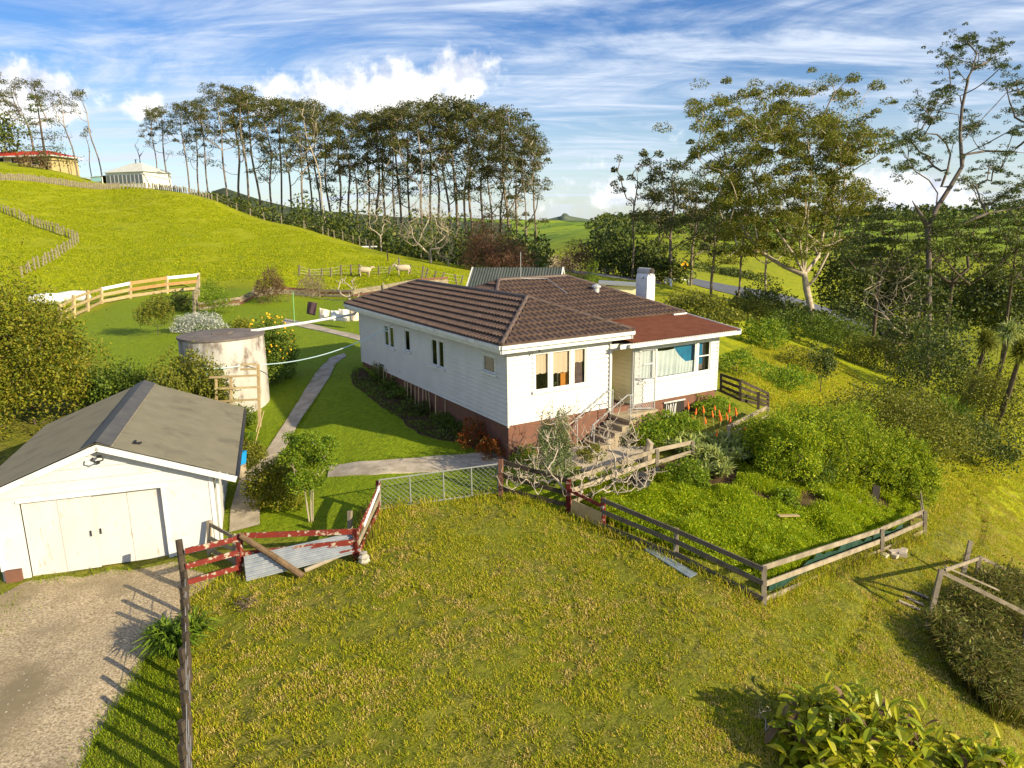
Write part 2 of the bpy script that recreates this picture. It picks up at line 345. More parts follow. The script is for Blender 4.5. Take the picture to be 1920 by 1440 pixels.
# ---------------------------------------------------------------- surface materials
M = {}
def ground_mat():
    m, nt, b = nodes('ground_grass'); N, L = nt.nodes, nt.links
    g = N.new('ShaderNodeNewGeometry'); at = N.new('ShaderNodeAttribute'); at.attribute_name = 'zone'
    sp = N.new('ShaderNodeSeparateColor'); L.new(at.outputs['Color'], sp.inputs[0])
    def noise(s, d=6, r=.6, st=(1, 1, 1)):
        n = N.new('ShaderNodeTexNoise'); n.inputs['Scale'].default_value = s; n.inputs['Detail'].default_value = d; n.inputs['Roughness'].default_value = r
        mp = N.new('ShaderNodeMapping'); mp.inputs['Scale'].default_value = st; L.new(g.outputs['Position'], mp.inputs[0]); L.new(mp.outputs[0], n.inputs['Vector']); return n.outputs[0]
    def mr(x, a, c):
        n = N.new('ShaderNodeMapRange'); n.inputs[1].default_value = a; n.inputs[2].default_value = c; L.new(x, n.inputs[0]); return n.outputs[0]
    def mix(f, a, c):
        n = N.new('ShaderNodeMix'); n.data_type = 'RGBA'; L.new(f, n.inputs[0])
        for i, x in ((6, a), (7, c)):
            if isinstance(x, tuple): n.inputs[i].default_value = (*x, 1)
            else: L.new(x, n.inputs[i])
        return n.outputs[2]
    f1, f2, f3, f4 = noise(5, 7), noise(.55, 5), noise(26, 4), noise(.06, 5)
    rough_ = mix(mr(f1, .35, .68), (.05, .065, .006), (.24, .23, .02)); rough_ = mix(mr(f3, .5, .75), rough_, (.42, .34, .10))
    rough_ = mix(mr(f2, .42, .7), rough_, (.16, .18, .009))
    lawn = mix(mr(f1, .3, .7), (.12, .19, .005), (.26, .32, .008)); lawn = mix(mr(f2, .4, .7), lawn, (.18, .25, .006))
    past = mix(mr(noise(1.1, 9, .75, (1, 1, 3)), .36, .64), (.16, .20, .003), (.42, .41, .006)); past = mix(mr(f4, .4, .65), past, (.29, .32, .004))
    past = mix(mr(noise(.45, 8, .75), .52, .70), past, (.10, .15, .004))
    far = mix(mr(noise(.012, 6), .4, .6), (.13, .22, .015), (.26, .34, .015)); far = mix(mr(noise(.035, 8, .7), .54, .6), far, (.03, .05, .02))
    col = mix(sp.outputs[0], rough_, lawn); col = mix(sp.outputs[1], col, past); col = mix(sp.outputs[2], col, far)
    L.new(col, b.inputs['Base Color']); b.inputs['Roughness'].default_value = .85; b.inputs['Specular IOR Level'].default_value = .15
    bn = N.new('ShaderNodeBump'); bn.inputs['Distance'].default_value = .12; bn.inputs['Strength'].default_value = .8
    ad = N.new('ShaderNodeMath'); ad.operation = 'ADD'; L.new(noise(7, 6, .7), ad.inputs[0]); L.new(noise(1.2, 5, .65), ad.inputs[1]); L.new(ad.outputs[0], bn.inputs['Height']); L.new(bn.outputs[0], b.inputs['Normal'])
    return m
M['ground'] = ground_mat()
M['gravel'] = mat('gravel', (.22, .165, .095), (.62, .50, .33), 22, .95, 1, 45, 10, .1, (.25, .20, .12), .7, (.48, .68), ramp=(.36, .64), coord='World')
M['concrete'] = mat('path_concrete', (.32, .27, .20), (.50, .43, .34), 2.5, .9, .3, 40, 8, .15, (.20, .17, .14), .7, (.55, .75), coord='World')
M['soil'] = mat('soil', (.05, .032, .018), (.12, .08, .045), 6, .95, 1, 25, 8, .1, coord='World', bdist=.06)
M['white'] = mat('white_paint', (.62, .60, .565), (.55, .53, .495), 1.3, .5, .05, 30)
M['trim'] = mat('white_trim', (.70, .70, .69), (.60, .60, .59), 3, .45, 0, None, 8, .3, (.46, .44, .40), 2.2, (.60, .74))
M['garage_white'] = mat('garage_white_paint', (.59, .60, .61), (.52, .525, .53), 1.1, .6, .1, 30, 8, .2, (.42, .37, .30), 2.0, (.58, .76))
M['door_white'] = mat('peeling_door_paint', (.58, .565, .555), (.51, .49, .475), 2.2, .7, .15, 40, 10, .2, (.40, .33, .26), 11, (.60, .70), stretch=(1, 1, .25))
M['tile'] = mat('roof_tile', (.115, .076, .060), (.08, .053, .042), 3, .75, .25, 90, 6, .2, (.19, .135, .11), 9, (.55, .75))
M['tile_cap'] = mat('roof_ridge_cap', (.14, .10, .08), (.10, .07, .055), 5, .6)
M['red_iron'] = mat('red_corrugated_iron', (.33, .125, .062), (.25, .09, .045), 3, .75, 0, spec=.12)
M['brown_base'] = mat('brown_foundation_paint', (.19, .085, .055), (.14, .07, .05), 4, .85, .2, 40)
M['cream'] = mat('cream_paint_and_bounce', (.86, .76, .46), (.80, .70, .42), 2, .6)
M['garage_roof'] = mat('garage_roof_iron', (.135, .125, .090), (.165, .15, .108), 2, .55, .1, 30, 6, .25, (.10, .09, .07), 1.1, (.55, .75))
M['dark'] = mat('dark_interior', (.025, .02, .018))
M['room'] = mat('room_interior', (.10, .07, .05), (.05, .035, .03), 1.5)
M['blind'] = mat('roller_blind', (.85, .60, .44), (.80, .56, .40), 2, .8)
M['sheet'] = mat('white_sheet', (.78, .78, .76), (.66, .67, .68), 2.5, .8)
M['blue_cloth'] = mat('blue_cloth', (.01, .22, .42), (.01, .16, .34), 3, .7)
M['metal'] = mat('galvanised_metal', (.55, .56, .56), (.42, .43, .44), 6, .4, spec=.5, metal=.3)
M['old_wood'] = mat('weathered_wood', (.36, .30, .22), (.22, .18, .13), 3, .85, .3, 30, 8, .15, (.12, .10, .08), 5, (.58, .75), stretch=(1, 1, 1), rand=.15)
M['new_wood'] = mat('pale_timber', (.46, .36, .20), (.36, .26, .13), 3, .8, .2, 30, 6, .2, rand=.15)
M['orange_wood'] = mat('rusty_orange_boards', (.46, .24, .10), (.36, .17, .07), 3, .8, .1, rand=.1)
M['dark_wood'] = mat('dark_timber', (.075, .055, .04), (.035, .028, .02), 4, .9, .3, 30)  # plain dark brown timber tone, mottled by noise
M['red_wood'] = mat('flaking_red_paint', (.20, .028, .018), (.15, .025, .02), 6, .7, .2, 40, 8, .2, (.42, .36, .28), 7, (.54, .60))
M['chimney'] = mat('chimney_paint', (.78, .77, .74), (.66, .65, .63), 3, .7, .2, 30, 8, .2, (.22, .20, .18), 6, (.62, .70))
M['tank'] = mat('tank_concrete', (.53, .51, .47), (.38, .36, .33), 1.2, .9, .2, 30, 8, .1, (.17, .13, .11), 2.4, (.52, .68), stretch=(1, 1, .5))
M['tank_top'] = mat('tank_lid', (.12, .10, .09), (.19, .16, .14), 2, .9, .3)
M['black'] = mat('black_plastic', (.015, .015, .017), (.03, .03, .032), 4, .45)
M['blue'] = mat('blue_plastic', (.01, .25, .62), rough=.4)
M['hose'] = mat('pale_blue_hose', (.50, .66, .70), rough=.4)
M['zinc'] = mat('corrugated_zinc', (.40, .42, .44), (.28, .31, .35), 4, .38, .1, 20, 6, .5, (.45, .18, .06), 1.1, (.68, .74), metal=.35)
M['lightgrey'] = mat('pale_grey_steel', (.24, .25, .24), rough=.5)
def glass_mat():
    m, nt, b = nodes('window_glass'); N, L = nt.nodes, nt.links
    gl = N.new('ShaderNodeBsdfGlossy'); gl.inputs['Roughness'].default_value = .03; tr = N.new('ShaderNodeBsdfTransparent'); tr.inputs[0].default_value = (.85, .88, .88, 1)
    fr = N.new('ShaderNodeLayerWeight'); pw = N.new('ShaderNodeMath'); pw.operation = 'POWER'; pw.inputs[1].default_value = 4; L.new(fr.outputs['Facing'], pw.inputs[0]); ad = N.new('ShaderNodeMath'); ad.operation = 'MULTIPLY_ADD'; ad.inputs[1].default_value = .5; ad.inputs[2].default_value = .03; L.new(pw.outputs[0], ad.inputs[0])
    mx = N.new('ShaderNodeMixShader'); L.new(ad.outputs[0], mx.inputs[0]); L.new(tr.outputs[0], mx.inputs[1]); L.new(gl.outputs[0], mx.inputs[2]); L.new(mx.outputs[0], N['Material Output'].inputs[0]); return m
M['glass'] = glass_mat()

# ---------------------------------------------------------------- ground
def inpoly(px, py, poly):
    px = np.asarray(px); r = np.zeros(px.shape, bool); n = len(poly); j = n-1
    for i in range(n):
        xi, yi = poly[i]; xj, yj = poly[j]
        c = ((yi > py) != (yj > py)) & (px < (xj-xi)*(py-yi)/((yj-yi) or 1e-9)+xi); r ^= c; j = i
    return r
def wpoly(pp, near=4): return [tuple(gp(u, v, near=near))[:2] for u, v in pp]
LAWN = wpoly([(415, 1010), (430, 900), (380, 800), (300, 760), (100, 640), (105, 600), (230, 560), (370, 532), (540, 553), (850, 556), (1000, 700), (953, 866), (1250, 900), (1050, 960), (935, 930), (712, 960), (660, 1010)])
def edge_dist(X, Y, poly):
    d = np.full(np.shape(X), 1e9); n = len(poly)
    for i in range(n):
        ax, ay = poly[i]; bx, by = poly[(i+1) % n]; dx, dy = bx-ax, by-ay; L2 = dx*dx+dy*dy+1e-12
        t = np.clip(((X-ax)*dx+(Y-ay)*dy)/L2, 0, 1); d = np.minimum(d, np.hypot(X-ax-t*dx, Y-ay-t*dy))
    return np.where(inpoly(X, Y, poly), d, -d)
def build_ground():
    V = np.stack([GX, GY, ZG], 2).reshape(-1, 3); idx = np.arange(NA*NR).reshape(NA, NR)
    Q = np.stack([idx[:-1, :-1], idx[:-1, 1:], idx[1:, 1:], idx[1:, :-1]], 2).reshape(-1, 4)
    extra = []; base = len(V); rr = RR[::6]; nb = 60   # the part behind the camera, coarser
    ab = np.linspace(66, 294, nb); A2, R2 = np.meshgrid(ab, RR, indexing='ij'); w = (ab-66)/228
    Z2 = ZG[-1][None]*(1-w[:, None])+ZG[0][None]*w[:, None]; V2 = np.stack([R2*np.sin(np.radians(A2)), R2*np.cos(np.radians(A2)), Z2], 2).reshape(-1, 3)
    i2 = base+np.arange(nb*NR).reshape(nb, NR); Q2 = np.stack([i2[:-1, :-1], i2[:-1, 1:], i2[1:, 1:], i2[1:, :-1]], 2).reshape(-1, 4)
    c = base+nb*NR; ring = list(idx[:, 0])+list(i2[1:-1, 0]); V = np.concatenate([V, V2, [[0, 0, ZG[:, 0].mean()]]])
    T = [(c, ring[(i+1) % len(ring)], ring[i]) for i in range(len(ring))]
    fn = [4]*(len(Q)+len(Q2))+[3]*len(T); lp = np.concatenate([Q.ravel(), Q2.ravel(), np.array(T).ravel()])
    me = mesh_np('ground', V, fn, lp, M['ground'], smooth=True)
    r = np.hypot(V[:, 0], V[:, 1]); d = edge_dist(V[:, 0], V[:, 1], LAWN)
    lawn = np.clip(d/1.2+.5, 0, 1); az = np.degrees(np.arctan2(V[:, 0], V[:, 1]))
    past = np.clip((r-38-(az > 0)*-12)/10, 0, 1)*np.clip(1-lawn, 0, 1); past = np.maximum(past, np.clip((az-20)/6, 0, 1)*np.clip((r-26)/8, 0, 1)*.9)
    far = np.clip((r-260)/200, 0, 1)
    at = me.color_attributes.new('zone', 'FLOAT_COLOR', 'POINT'); at.data.foreach_set('color', np.stack([lawn, past, far, np.ones(len(V))], 1).astype(np.float32).ravel())
    o = bpy.data.objects.new('ground', me); COL.objects.link(o); tag(o, kind='structure')
build_ground()
def draped(name, poly, m, lift=.015, cell=.12, wob=.25, kind='structure', rim=.03):
    P = np.array(poly); x0, y0 = P.min(0)-.3; x1, y1 = P.max(0)+.3
    nx, ny = int((x1-x0)/cell)+2, int((y1-y0)/cell)+2; X, Y = np.meshgrid(x0+np.arange(nx)*cell, y0+np.arange(ny)*cell, indexing='ij')
    d = edge_dist(X, Y, poly)+(vnoise(X, Y, .5, 5)-.5)*wob+(vnoise(X, Y, 1.7, 6)-.5)*wob*1.5
    Z = zf(X, Y)+lift*np.clip(d/.3, -1, 1); k = d > -.12
    Q = np.argwhere(k[:-1, :-1] & k[1:, :-1] & k[1:, 1:] & k[:-1, 1:]); ids = np.arange(nx*ny).reshape(nx, ny)
    F = np.stack([ids[Q[:, 0], Q[:, 1]], ids[Q[:, 0]+1, Q[:, 1]], ids[Q[:, 0]+1, Q[:, 1]+1], ids[Q[:, 0], Q[:, 1]+1]], 1)
    us, inv = np.unique(F, return_inverse=True)
    V = np.stack([X, Y, Z], 2).reshape(-1, 3)[us]
    o = bpy.data.objects.new(name, mesh_np(name, V, [4]*len(F), inv.reshape(-1), m, smooth=True)); COL.objects.link(o); tag(o, kind=kind); return o
DRIVE = wpoly([(-200, 1130), (0, 1115), (52, 1092), (322, 1056), (420, 1075), (400, 1100), (352, 1125), (338, 1160), (300, 1205), (262, 1260), (205, 1340), (150, 1440)])
DRIVE += [(-8.0, 8.0), (-8.6, 4), (-14, 3), (-18, 12)]
draped('driveway', DRIVE, M['gravel'], .02, .10, .3)
def strip(name, Lp, Rp, m, lift=.035, n=40):
    def res(pp):
        w = [gp(u, v) for u, v in pp]; s = [0]
        for a, b in zip(w, w[1:]): s.append(s[-1]+(b-a).length)
        t = np.linspace(0, s[-1], n); return np.interp(t, s, [p.x for p in w]), np.interp(t, s, [p.y for p in w])
    (lx, ly), (rx, ry) = res(Lp), res(Rp); V = []
    for i in range(n):
        za = float(zf(lx[i], ly[i])); zb = float(zf(rx[i], ry[i]))
        for k in range(5):
            f = k/4; x, y = lx[i]*(1-f)+rx[i]*f, ly[i]*(1-f)+ry[i]*f; V.append((x, y, float(zf(x, y))+lift))
        V += [(lx[i], ly[i], za-.1), (rx[i], ry[i], zb-.1)]
    Q = []
    for i in range(n-1):
        a, b = i*7, i*7+7
        Q += [(a+k, b+k, b+k+1, a+k+1) for k in range(4)]+[(a+5, b+5, b, a), (a+4, b+4, b+6, a+6)]
    o = MB().addq(V, Q).build(name, m); tag(o, kind='structure'); return o
strip('garden_path', [(430, 1000), (432, 960), (448, 900), (492, 858), (530, 800), (560, 752), (592, 700), (618, 672), (645, 663)], [(487, 985), (487, 950), (492, 900), (527, 855), (562, 790), (592, 748), (618, 708), (632, 680), (650, 668)], M['concrete'])
strip('garden_path', [(618, 874), (700, 866), (800, 858), (880, 852), (945, 846), (1090, 836)], [(614, 895), (700, 891), (800, 886), (880, 878), (955, 874), (1130, 878)], M['concrete'])
strip('garden_path', [(535, 598), (600, 612), (680, 631)], [(528, 606), (596, 620), (680, 641)], M['concrete'])

# ---------------------------------------------------------------- the house
def boards(mb, axis, pos, nrm, s0, s1, z0, z1, ops=(), per=.148, lip=.04):
    """lapped weatherboards on a wall of constant `axis` coordinate; ops = openings (s0,s1,z0,z1)"""
    zs = list(np.arange(z1, z0, -per))+[z0]
    def P(s, d, z): return (pos+nrm*d, s, z) if axis == 'x' else (s, pos+nrm*d, z)
    for t, b in zip(zs, zs[1:]):
        cuts = sorted({t, b, *[z for o in ops for z in o[2:] if b < z < t]}, reverse=True)
        for zt, zb in zip(cuts, cuts[1:]):
            mid = (zt+zb)/2; hol = sorted([(o[0], o[1]) for o in ops if o[2] < mid < o[3]]); cur = s0; seg = []
            for a, c in hol:
                if a > cur: seg.append((cur, a))
                cur = max(cur, c)
            if cur < s1: seg.append((cur, s1))
            dt = lip*(t-zt)/(t-b)+.002; db = lip*(t-zb)/(t-b)+.002
            for a, c in seg:
                g = .016 if abs(zb-b) < 1e-6 and zt-zb > .03 else 0
                mb.add([P(a, dt, zt), P(c, dt, zt), P(c, db, zb+g), P(a, db, zb+g), P(a, -.012, zb+g), P(c, -.012, zb+g), P(a, -.012, zb), P(c, -.012, zb), P(a, .002, zb), P(c, .002, zb)], [(0, 1, 2, 3), (3, 2, 5, 4), (4, 5, 7, 6), (6, 7, 9, 8)])
def tiles(mb, p0, p1, r0, r1, course=.36, rib=.21, amp=.045, step=.068, sub=7):
    """pressed tile roof face: eave p0-p1, ridge r0-r1; courses lap downhill, ribs staggered"""
    p0, p1, r0, r1 = map(Vector, (p0, p1, r0, r1)); ex = (p1-p0).normalized(); up = (r0-p0)-ex*((r0-p0).dot(ex)); Ls = up.length; up.normalize(); nr = ex.cross(up)
    if nr.z < 0: nr = -nr
    L = (p1-p0).length; a = (r0-p0).dot(ex); b = (r1-p0).dot(ex); nc = max(1, round(Ls/course)); c = Ls/nc
    dx = rib/sub
    for i in range(nc):
        tb, tt = i*c, (i+1)*c+(.02 if i < nc-1 else 0)
        rows = [(tb, -.012), (tb, step), (tt, 0.0)]
        lo, hi = a*tb/Ls, L+(b-L)*tb/Ls; n = int((hi-lo)/dx)+2; x = lo+np.arange(n)*dx; V = []
        ph = (i % 2)*.5
        prof = np.clip(np.cos(2*math.pi*(x/rib+ph))*1.4, -1, 1)*.5+.5
        for t, h in rows:
            l2, h2 = a*min(t, Ls)/Ls, L+(b-L)*min(t, Ls)/Ls; xx = np.clip(x, l2, h2)
            hh = h+(prof*amp if h > -.01 else 0)
            V.append(np.array(p0)+xx[:, None]*np.array(ex)+t*np.array(up)+(np.array(hh)*np.ones(n))[:, None]*np.array(nr))
        ids = np.arange(3*n).reshape(3, n); Q = np.stack([ids[:-1, :-1], ids[:-1, 1:], ids[1:, 1:], ids[1:, :-1]], 2).reshape(-1, 4)
        mb.addq(np.concatenate(V), Q)
def corrug(mb, p0, p1, r0, r1, per=.09, amp=.011, sub=6, th=.0):
    p0, p1, r0, r1 = map(Vector, (p0, p1, r0, r1)); L = (p1-p0).length; n = int(L/per*sub)+1; t = np.linspace(0, 1, n)[:, None]
    nr = (p1-p0).cross(r0-p0).normalized(); nr = -nr if nr.z < 0 else nr
    w = (np.sin(np.arange(n)/sub*2*math.pi)*amp)[:, None]*np.array(nr)
    A = np.array(p0)*(1-t)+np.array(p1)*t+w; B = np.array(r0)*(1-t)+np.array(r1)*t+w; mb_ = (A+B)/2
    ids = np.arange(3*n).reshape(3, n); Q = np.stack([ids[:-1, :-1], ids[:-1, 1:], ids[1:, 1:], ids[1:, :-1]], 2).reshape(-1, 4)
    mb.addq(np.concatenate([A, mb_, B]), Q)
HRZ = math.radians(31.3)
house = empty('farmhouse', (-.135, 21.13, 0), HRZ, 'white weatherboard farmhouse with brown tiled hip roof and red iron porch roof', 'house')
ZE = 3.76
OPL = [(8.92, 9.93, 2.30, 3.17), (7.28, 7.78, 2.40, 3.23), (4.32, 5.34, 2.22, 3.2), (.72, 1.46, 2.66, 3.2)]
OPF = [(.98, 2.96, 2.12, 3.32)]
OPS = [(5.28, 8.62, 1.88, 3.0)]
w = MB()
boards(w, 'x', 0, -1, 0, 12.95, 1.13, 3.62, OPL); boards(w, 'y', 0, -1, 0, 4.0, 1.15, 3.62, OPF)
boards(w, 'y', 0, -1, 4.97, 9.02, 1.1, 3.30, OPS); boards(w, 'x', 9.02, 1, 0, 2.2, 1.0, 3.3); boards(w, 'x', 9.02, 1, 2.2, 8.3, 1.0, 3.6); boards(w, 'y', 12.95, 1, 0, 4, 1.1, 3.6); boards(w, 'y', 8.3, 1, 4, 9, 1.1, 3.6); boards(w, 'x', 4.0, 1, 8.3, 12.95, 1.1, 3.6)
boards(w, 'y', 0, -1, 3.98, 4.99, 3.08, 3.3)
for x, y, z in ((0, 0, 3.62), (9.02, 0, 3.3), (0, 12.95, 3.62)): w.bx(x-.03, x+.03, y-.03, y+.03, 1.1, z)
w.bx(3.96, 4.03, -.03, .05, .95, 3.3); w.bx(4.94, 5.0, -.03, .05, .95, 3.3)
w.build('wall', M['white'], house)
w = MB(); boards(w, 'x', 4.97, -1, .05, 1.9, .95, 3.2); boards(w, 'y', 1.9, -1, 4.0, 4.97, .95, 3.2, [(4.1, 4.9, .95, 2.95)]); w.bx(4.0, 4.97, 0.02, 1.9, 3.19, 3.25); w.build('porch_wall', M['cream'], house)  # wall colour carries the yellow light bounced into the porch
w = MB(); w.bx(3.99, 4.0, .05, 1.9, .95, 3.2); w.build('porch_side', M['white'], house)
dr = MB().bx(4.1, 4.9, 1.86, 1.92, .95, 2.95).build('door', M['brown_base'], house); MB().box((4.2, 1.84, 1.9), (.03, .05, .12)).build('handle', M['metal'], dr)
w = MB(); w.bx(.02, 4.0, .02, 12.9, -.6, 1.14); w.bx(4.0, 9.0, .02, 8.28, -.6, 1.1); w.build('foundation', M['brown_base'], house)
# rooms seen through the glass
w = MB(); w.bx(.3, 3.9, 1.9, 1.95, 1.2, 3.5); w.bx(.1, 3.9, .1, 12.8, 3.5, 3.55); w.bx(.1, 3.9, .1, 12.8, 1.15, 1.2); w.bx(1.9, 1.95, .1, 12.8, 1.2, 3.5); w.bx(5, 8.95, 2.2, 2.25, 1.1, 3.4); w.bx(5, 8.95, .1, 2.2, 1.1, 1.15); w.bx(8.9, 8.95, .1, 2.2, 1.1, 3.4); w.build('room', M['room'], house)
# soffits, fascias and gutters
w = MB(); w.bx(-.44, 4.48, -.44, 13.39, 3.60, 3.63); w.bx(4.48, 9.45, 2.2, 8.7, 3.58, 3.61); w.build('soffit', M['trim'], house)
w = MB()
def gutter(mb, a, b, z0, z1, out): 
    a = Vector(a); b = Vector(b); o = Vector(out)
    mb.bar(Vector((*a, (z0+z1)/2-.05)), Vector((*b, (z0+z1)/2-.05)), .025, (z1-z0)+.02)
    mb.bar(Vector((*(a+o*.06), z1-.055)), Vector((*(b+o*.06), z1-.055)), .10, .11)
gutter(w, (-.45, -.5), (-.45, 13.45), 3.57, 3.76, (-1, 0)); gutter(w, (-.5, -.45), (4.52, -.45), 3.57, 3.76, (0, -1)); gutter(w, (4.49, -.5), (4.49, 2.1), 3.57, 3.76, (1, 0))
gutter(w, (-.5, 13.4), (4.52, 13.4), 3.57, 3.76, (0, 1)); gutter(w, (9.46, 2.2), (9.46, 8.7), 3.55, 3.73, (1, 0)); gutter(w, (8.8, 2.19), (9.5, 2.19), 3.6, 3.73, (0, -1))
w.build('gutter', M['trim'], house)
T = MB(); A0, A1, A2, A3 = (-.5, -.5, ZE), (4.54, -.5, ZE), (4.54, 13.45, ZE), (-.5, 13.45, ZE); R0, R1 = (2.02, 2.02, 4.79), (2.02, 10.93, 4.79)
tiles(T, A3, A0, R1, R0); tiles(T, A0, A1, R0, R0); tiles(T, A1, A2, R0, R1); tiles(T, A2, A3, R1, R1)
B0, B1, B2, B3 = (.3, 2.2, 3.72), (9.48, 2.2, 3.72), (9.48, 8.75, 3.72), (.3, 8.75, 3.72); Q0, Q1 = (2.95, 5.45, 5.1), (6.1, 5.45, 5.1)
tiles(T, B0, B1, Q0, Q1); tiles(T, B1, B2, Q1, Q1); tiles(T, B2, B3, Q1, Q0); tiles(T, B3, B0, Q0, Q0)
roof = T.build('roof', M['tile'], house)
w = MB()
def cap(a, b, r=.07): w.tube([Vector(a)+Vector((0, 0, .035)), Vector(b)+Vector((0, 0, .035))], r, 8)
cap(A0, R0); cap(A1, R0); cap(A2, R1); cap(A3, R1); cap(R0, R1); cap(B1, Q1); cap(B2, Q1); cap(Q0, Q1); cap((2.35, 4.6, 4.77), Q0); cap((2.3, 6.2, 4.77), Q0)
w.build('ridge_cap', M['tile_cap'], roof)
w = MB(); corrug(w, (4.45, -.56, 3.385), (9.52, -.56, 3.385), (4.45, 2.3, 3.70), (9.52, 2.3, 3.70), .11, .016); w.build('porch_roof', M['red_iron'], house)
w = MB(); w.bx(4.0, 9.47, -.48, -.45, 3.2, 3.35); w.bx(4.3, 9.5, -.62, -.52, 3.22, 3.34); w.bar((9.5, -.62, 3.33), (9.5, 2.3, 3.66), .03, .15); w.bx(4.35, 9.45, -.49, 0.0, 3.27, 3.29); w.bar((9.25, -.45, 3.18), (9.25, 2.1, 3.4), .4, .02); w.build('porch_fascia', M['trim'], house)
def win(axis, pos, n, s0, s1, z0, z1, mull=(), trans=(), extra='', fr=.07, mid=None):
    """a window as a part of the house: frame mesh with sill, casement bars and glass below it"""
    def bx(mb, a, b, d0, d1, c, d):
        lo, hi = sorted((pos+n*d0, pos+n*d1))
        return mb.bx(lo, hi, a, b, c, d) if axis == 'x' else mb.bx(a, b, lo, hi, c, d)
    f = MB(); o = .035
    bx(f, s0-fr, s1+fr, -.02, o, z1, z1+fr); bx(f, s0-fr, s0, -.02, o, z0, z1); bx(f, s1, s1+fr, -.02, o, z0, z1)
    w_ = [s0]+[s0+(s1-s0)*q for q in mull]+[s1]
    for q in w_[1:-1]: bx(f, q-.055, q+.055, -.03, o-.006, z0+.003, z1-.003)
    fo = f.build('window', M['trim'], house)
    s = MB(); bx(s, s0-fr-.05, s1+fr+.05, -.01, .09, z0-.07, z0); s.build('sill', M['trim'], fo)
    c = MB()
    for a, b in zip(w_, w_[1:]):
        g = .055 if a != s0 else 0; h = .055 if b != s1 else 0; a += g; b -= h
        bx(c, a+.001, a+.045, -.02, .012, z0+.001, z1-.001); bx(c, b-.045, b-.001, -.02, .012, z0+.001, z1-.001); bx(c, a+.045, b-.045, -.02, .012, z0+.001, z0+.046); bx(c, a+.045, b-.045, -.02, .012, z1-.046, z1-.001)
        if trans and (mid is None or w_.index(min(w_, key=lambda q: abs(q-a+g))) in mid):
            for t in trans: zz = z0+(z1-z0)*t; bx(c, a+.045, b-.045, -.021, .013, zz-.02, zz+.02)
    c.build('casement', M['trim'], fo)
    p = MB(); bx(p, s0+.003, s1-.003, -.012, -.006, z0+.003, z1-.003); p.build('pane', M['glass'], fo)
    return fo, bx, w_
f, bx, w_ = win('x', 0, -1, *OPL[0], (.5,), (.72,), mid=(1,)); f, bx, w_ = win('x', 0, -1, *OPL[1]); f, bx, w_ = win('x', 0, -1, *OPL[2], (.48,))
f, bx, w_ = win('x', 0, -1, *OPL[3])
c = MB(); c.bx(.03, .06, .74, 1.44, 2.67, 3.19); c.build('frosted_film', mat('frosted_film', (.055, .08, .07), (.035, .05, .045), 4), f)
f, bx, w_ = win('y', 0, -1, *OPF[0], (.30, .72))
for a, b, z in ((w_[0], w_[1], 2.66), (w_[1], w_[2], 2.60), (w_[2], w_[3], 2.86)):
    c = MB(); n = 24; xs = np.linspace(a+.05, b-.05, n)
    V = [(x, .06+.004*math.sin(i), 3.31) for i, x in enumerate(xs)]+[(x, .06+.004*math.sin(i), z-.03*abs(math.sin((x-a)*13))) for i, x in enumerate(xs)]
    c.addq(V, [(i, i+1, n+i+1, n+i) for i in range(n-1)]).build('roller_blind', M['blind'], f)
c = MB(); c.bx(2.05, 2.35, .12, .16, 2.14, 2.66); c.build('orange_cupboard', mat('orange_cupboard', (.65, .22, .03)), f)
c = MB(); xs = np.linspace(2.45, 2.85, 30); V = [(x, .09+.025*math.sin(i*1.3), 2.95) for i, x in enumerate(xs)]+[(x-.12*(1-i/29)+.05, .09+.03*math.sin(i*1.3), 2.13) for i, x in enumerate(xs)]
c.addq(V, [(i, i+1, 30+i+1, 30+i) for i in range(29)]).build('curtain', mat('pink_curtain', (.45, .30, .28), (.30, .2, .2), 8), f)
c = MB(); c.leaves(rng.uniform((1.45, .1, 2.13), (2.0, .25, 2.38), (120, 3)), .07); c.build('sill_plants', leafmat('sill_plants', [(.03, .08, .02), (.08, .16, .03)]), f)
f, bx, w_ = win('y', 0, -1, *OPS[0], (.20, .80), (.52,), mid=(0, 2), fr=.05)
def cloth(name, m, x0, x1, top, bot, y=.07, n=46, k=12, fold=.02, fq=28):
    """hung cloth: top and bottom are functions of 0..1 across the width"""
    V = []
    for j in range(k):
        for i in range(n):
            q = i/(n-1); t = j/(k-1); V.append((x0+(x1-x0)*q, y+fold*math.sin(q*fq+t*2)*(.3+t*.7), top(q)*(1-t)+bot(q)*t))
    return MB().addq(V, [(j*n+i, j*n+i+1, (j+1)*n+i+1, (j+1)*n+i) for j in range(k-1) for i in range(n-1)]).build(name, m, f, smooth=True)
cloth('blue_curtain', M['blue_cloth'], 6.95, 8.35, lambda q: 2.97, lambda q: 2.2+.1*math.sin(q*6), .12)
cloth('sheet', M['sheet'], 6.0, 6.95, lambda q: 2.86-.03*math.sin(q*3), lambda q: 1.93, .07)
cloth('sheet', M['sheet'], 6.95, 7.9, lambda q: 2.86-.52*min(1, q*1.8)**.7, lambda q: 1.93, .06, fq=40)
cloth('net_curtain', M['sheet'], 5.3, 5.92, lambda q: 2.98, lambda q: 1.95, .08)
cloth('pink_curtain', mat('dusty_curtain', (.42, .30, .26), (.3, .22, .2), 6), 8.2, 8.6, lambda q: 2.98, lambda q: 1.92, .2)
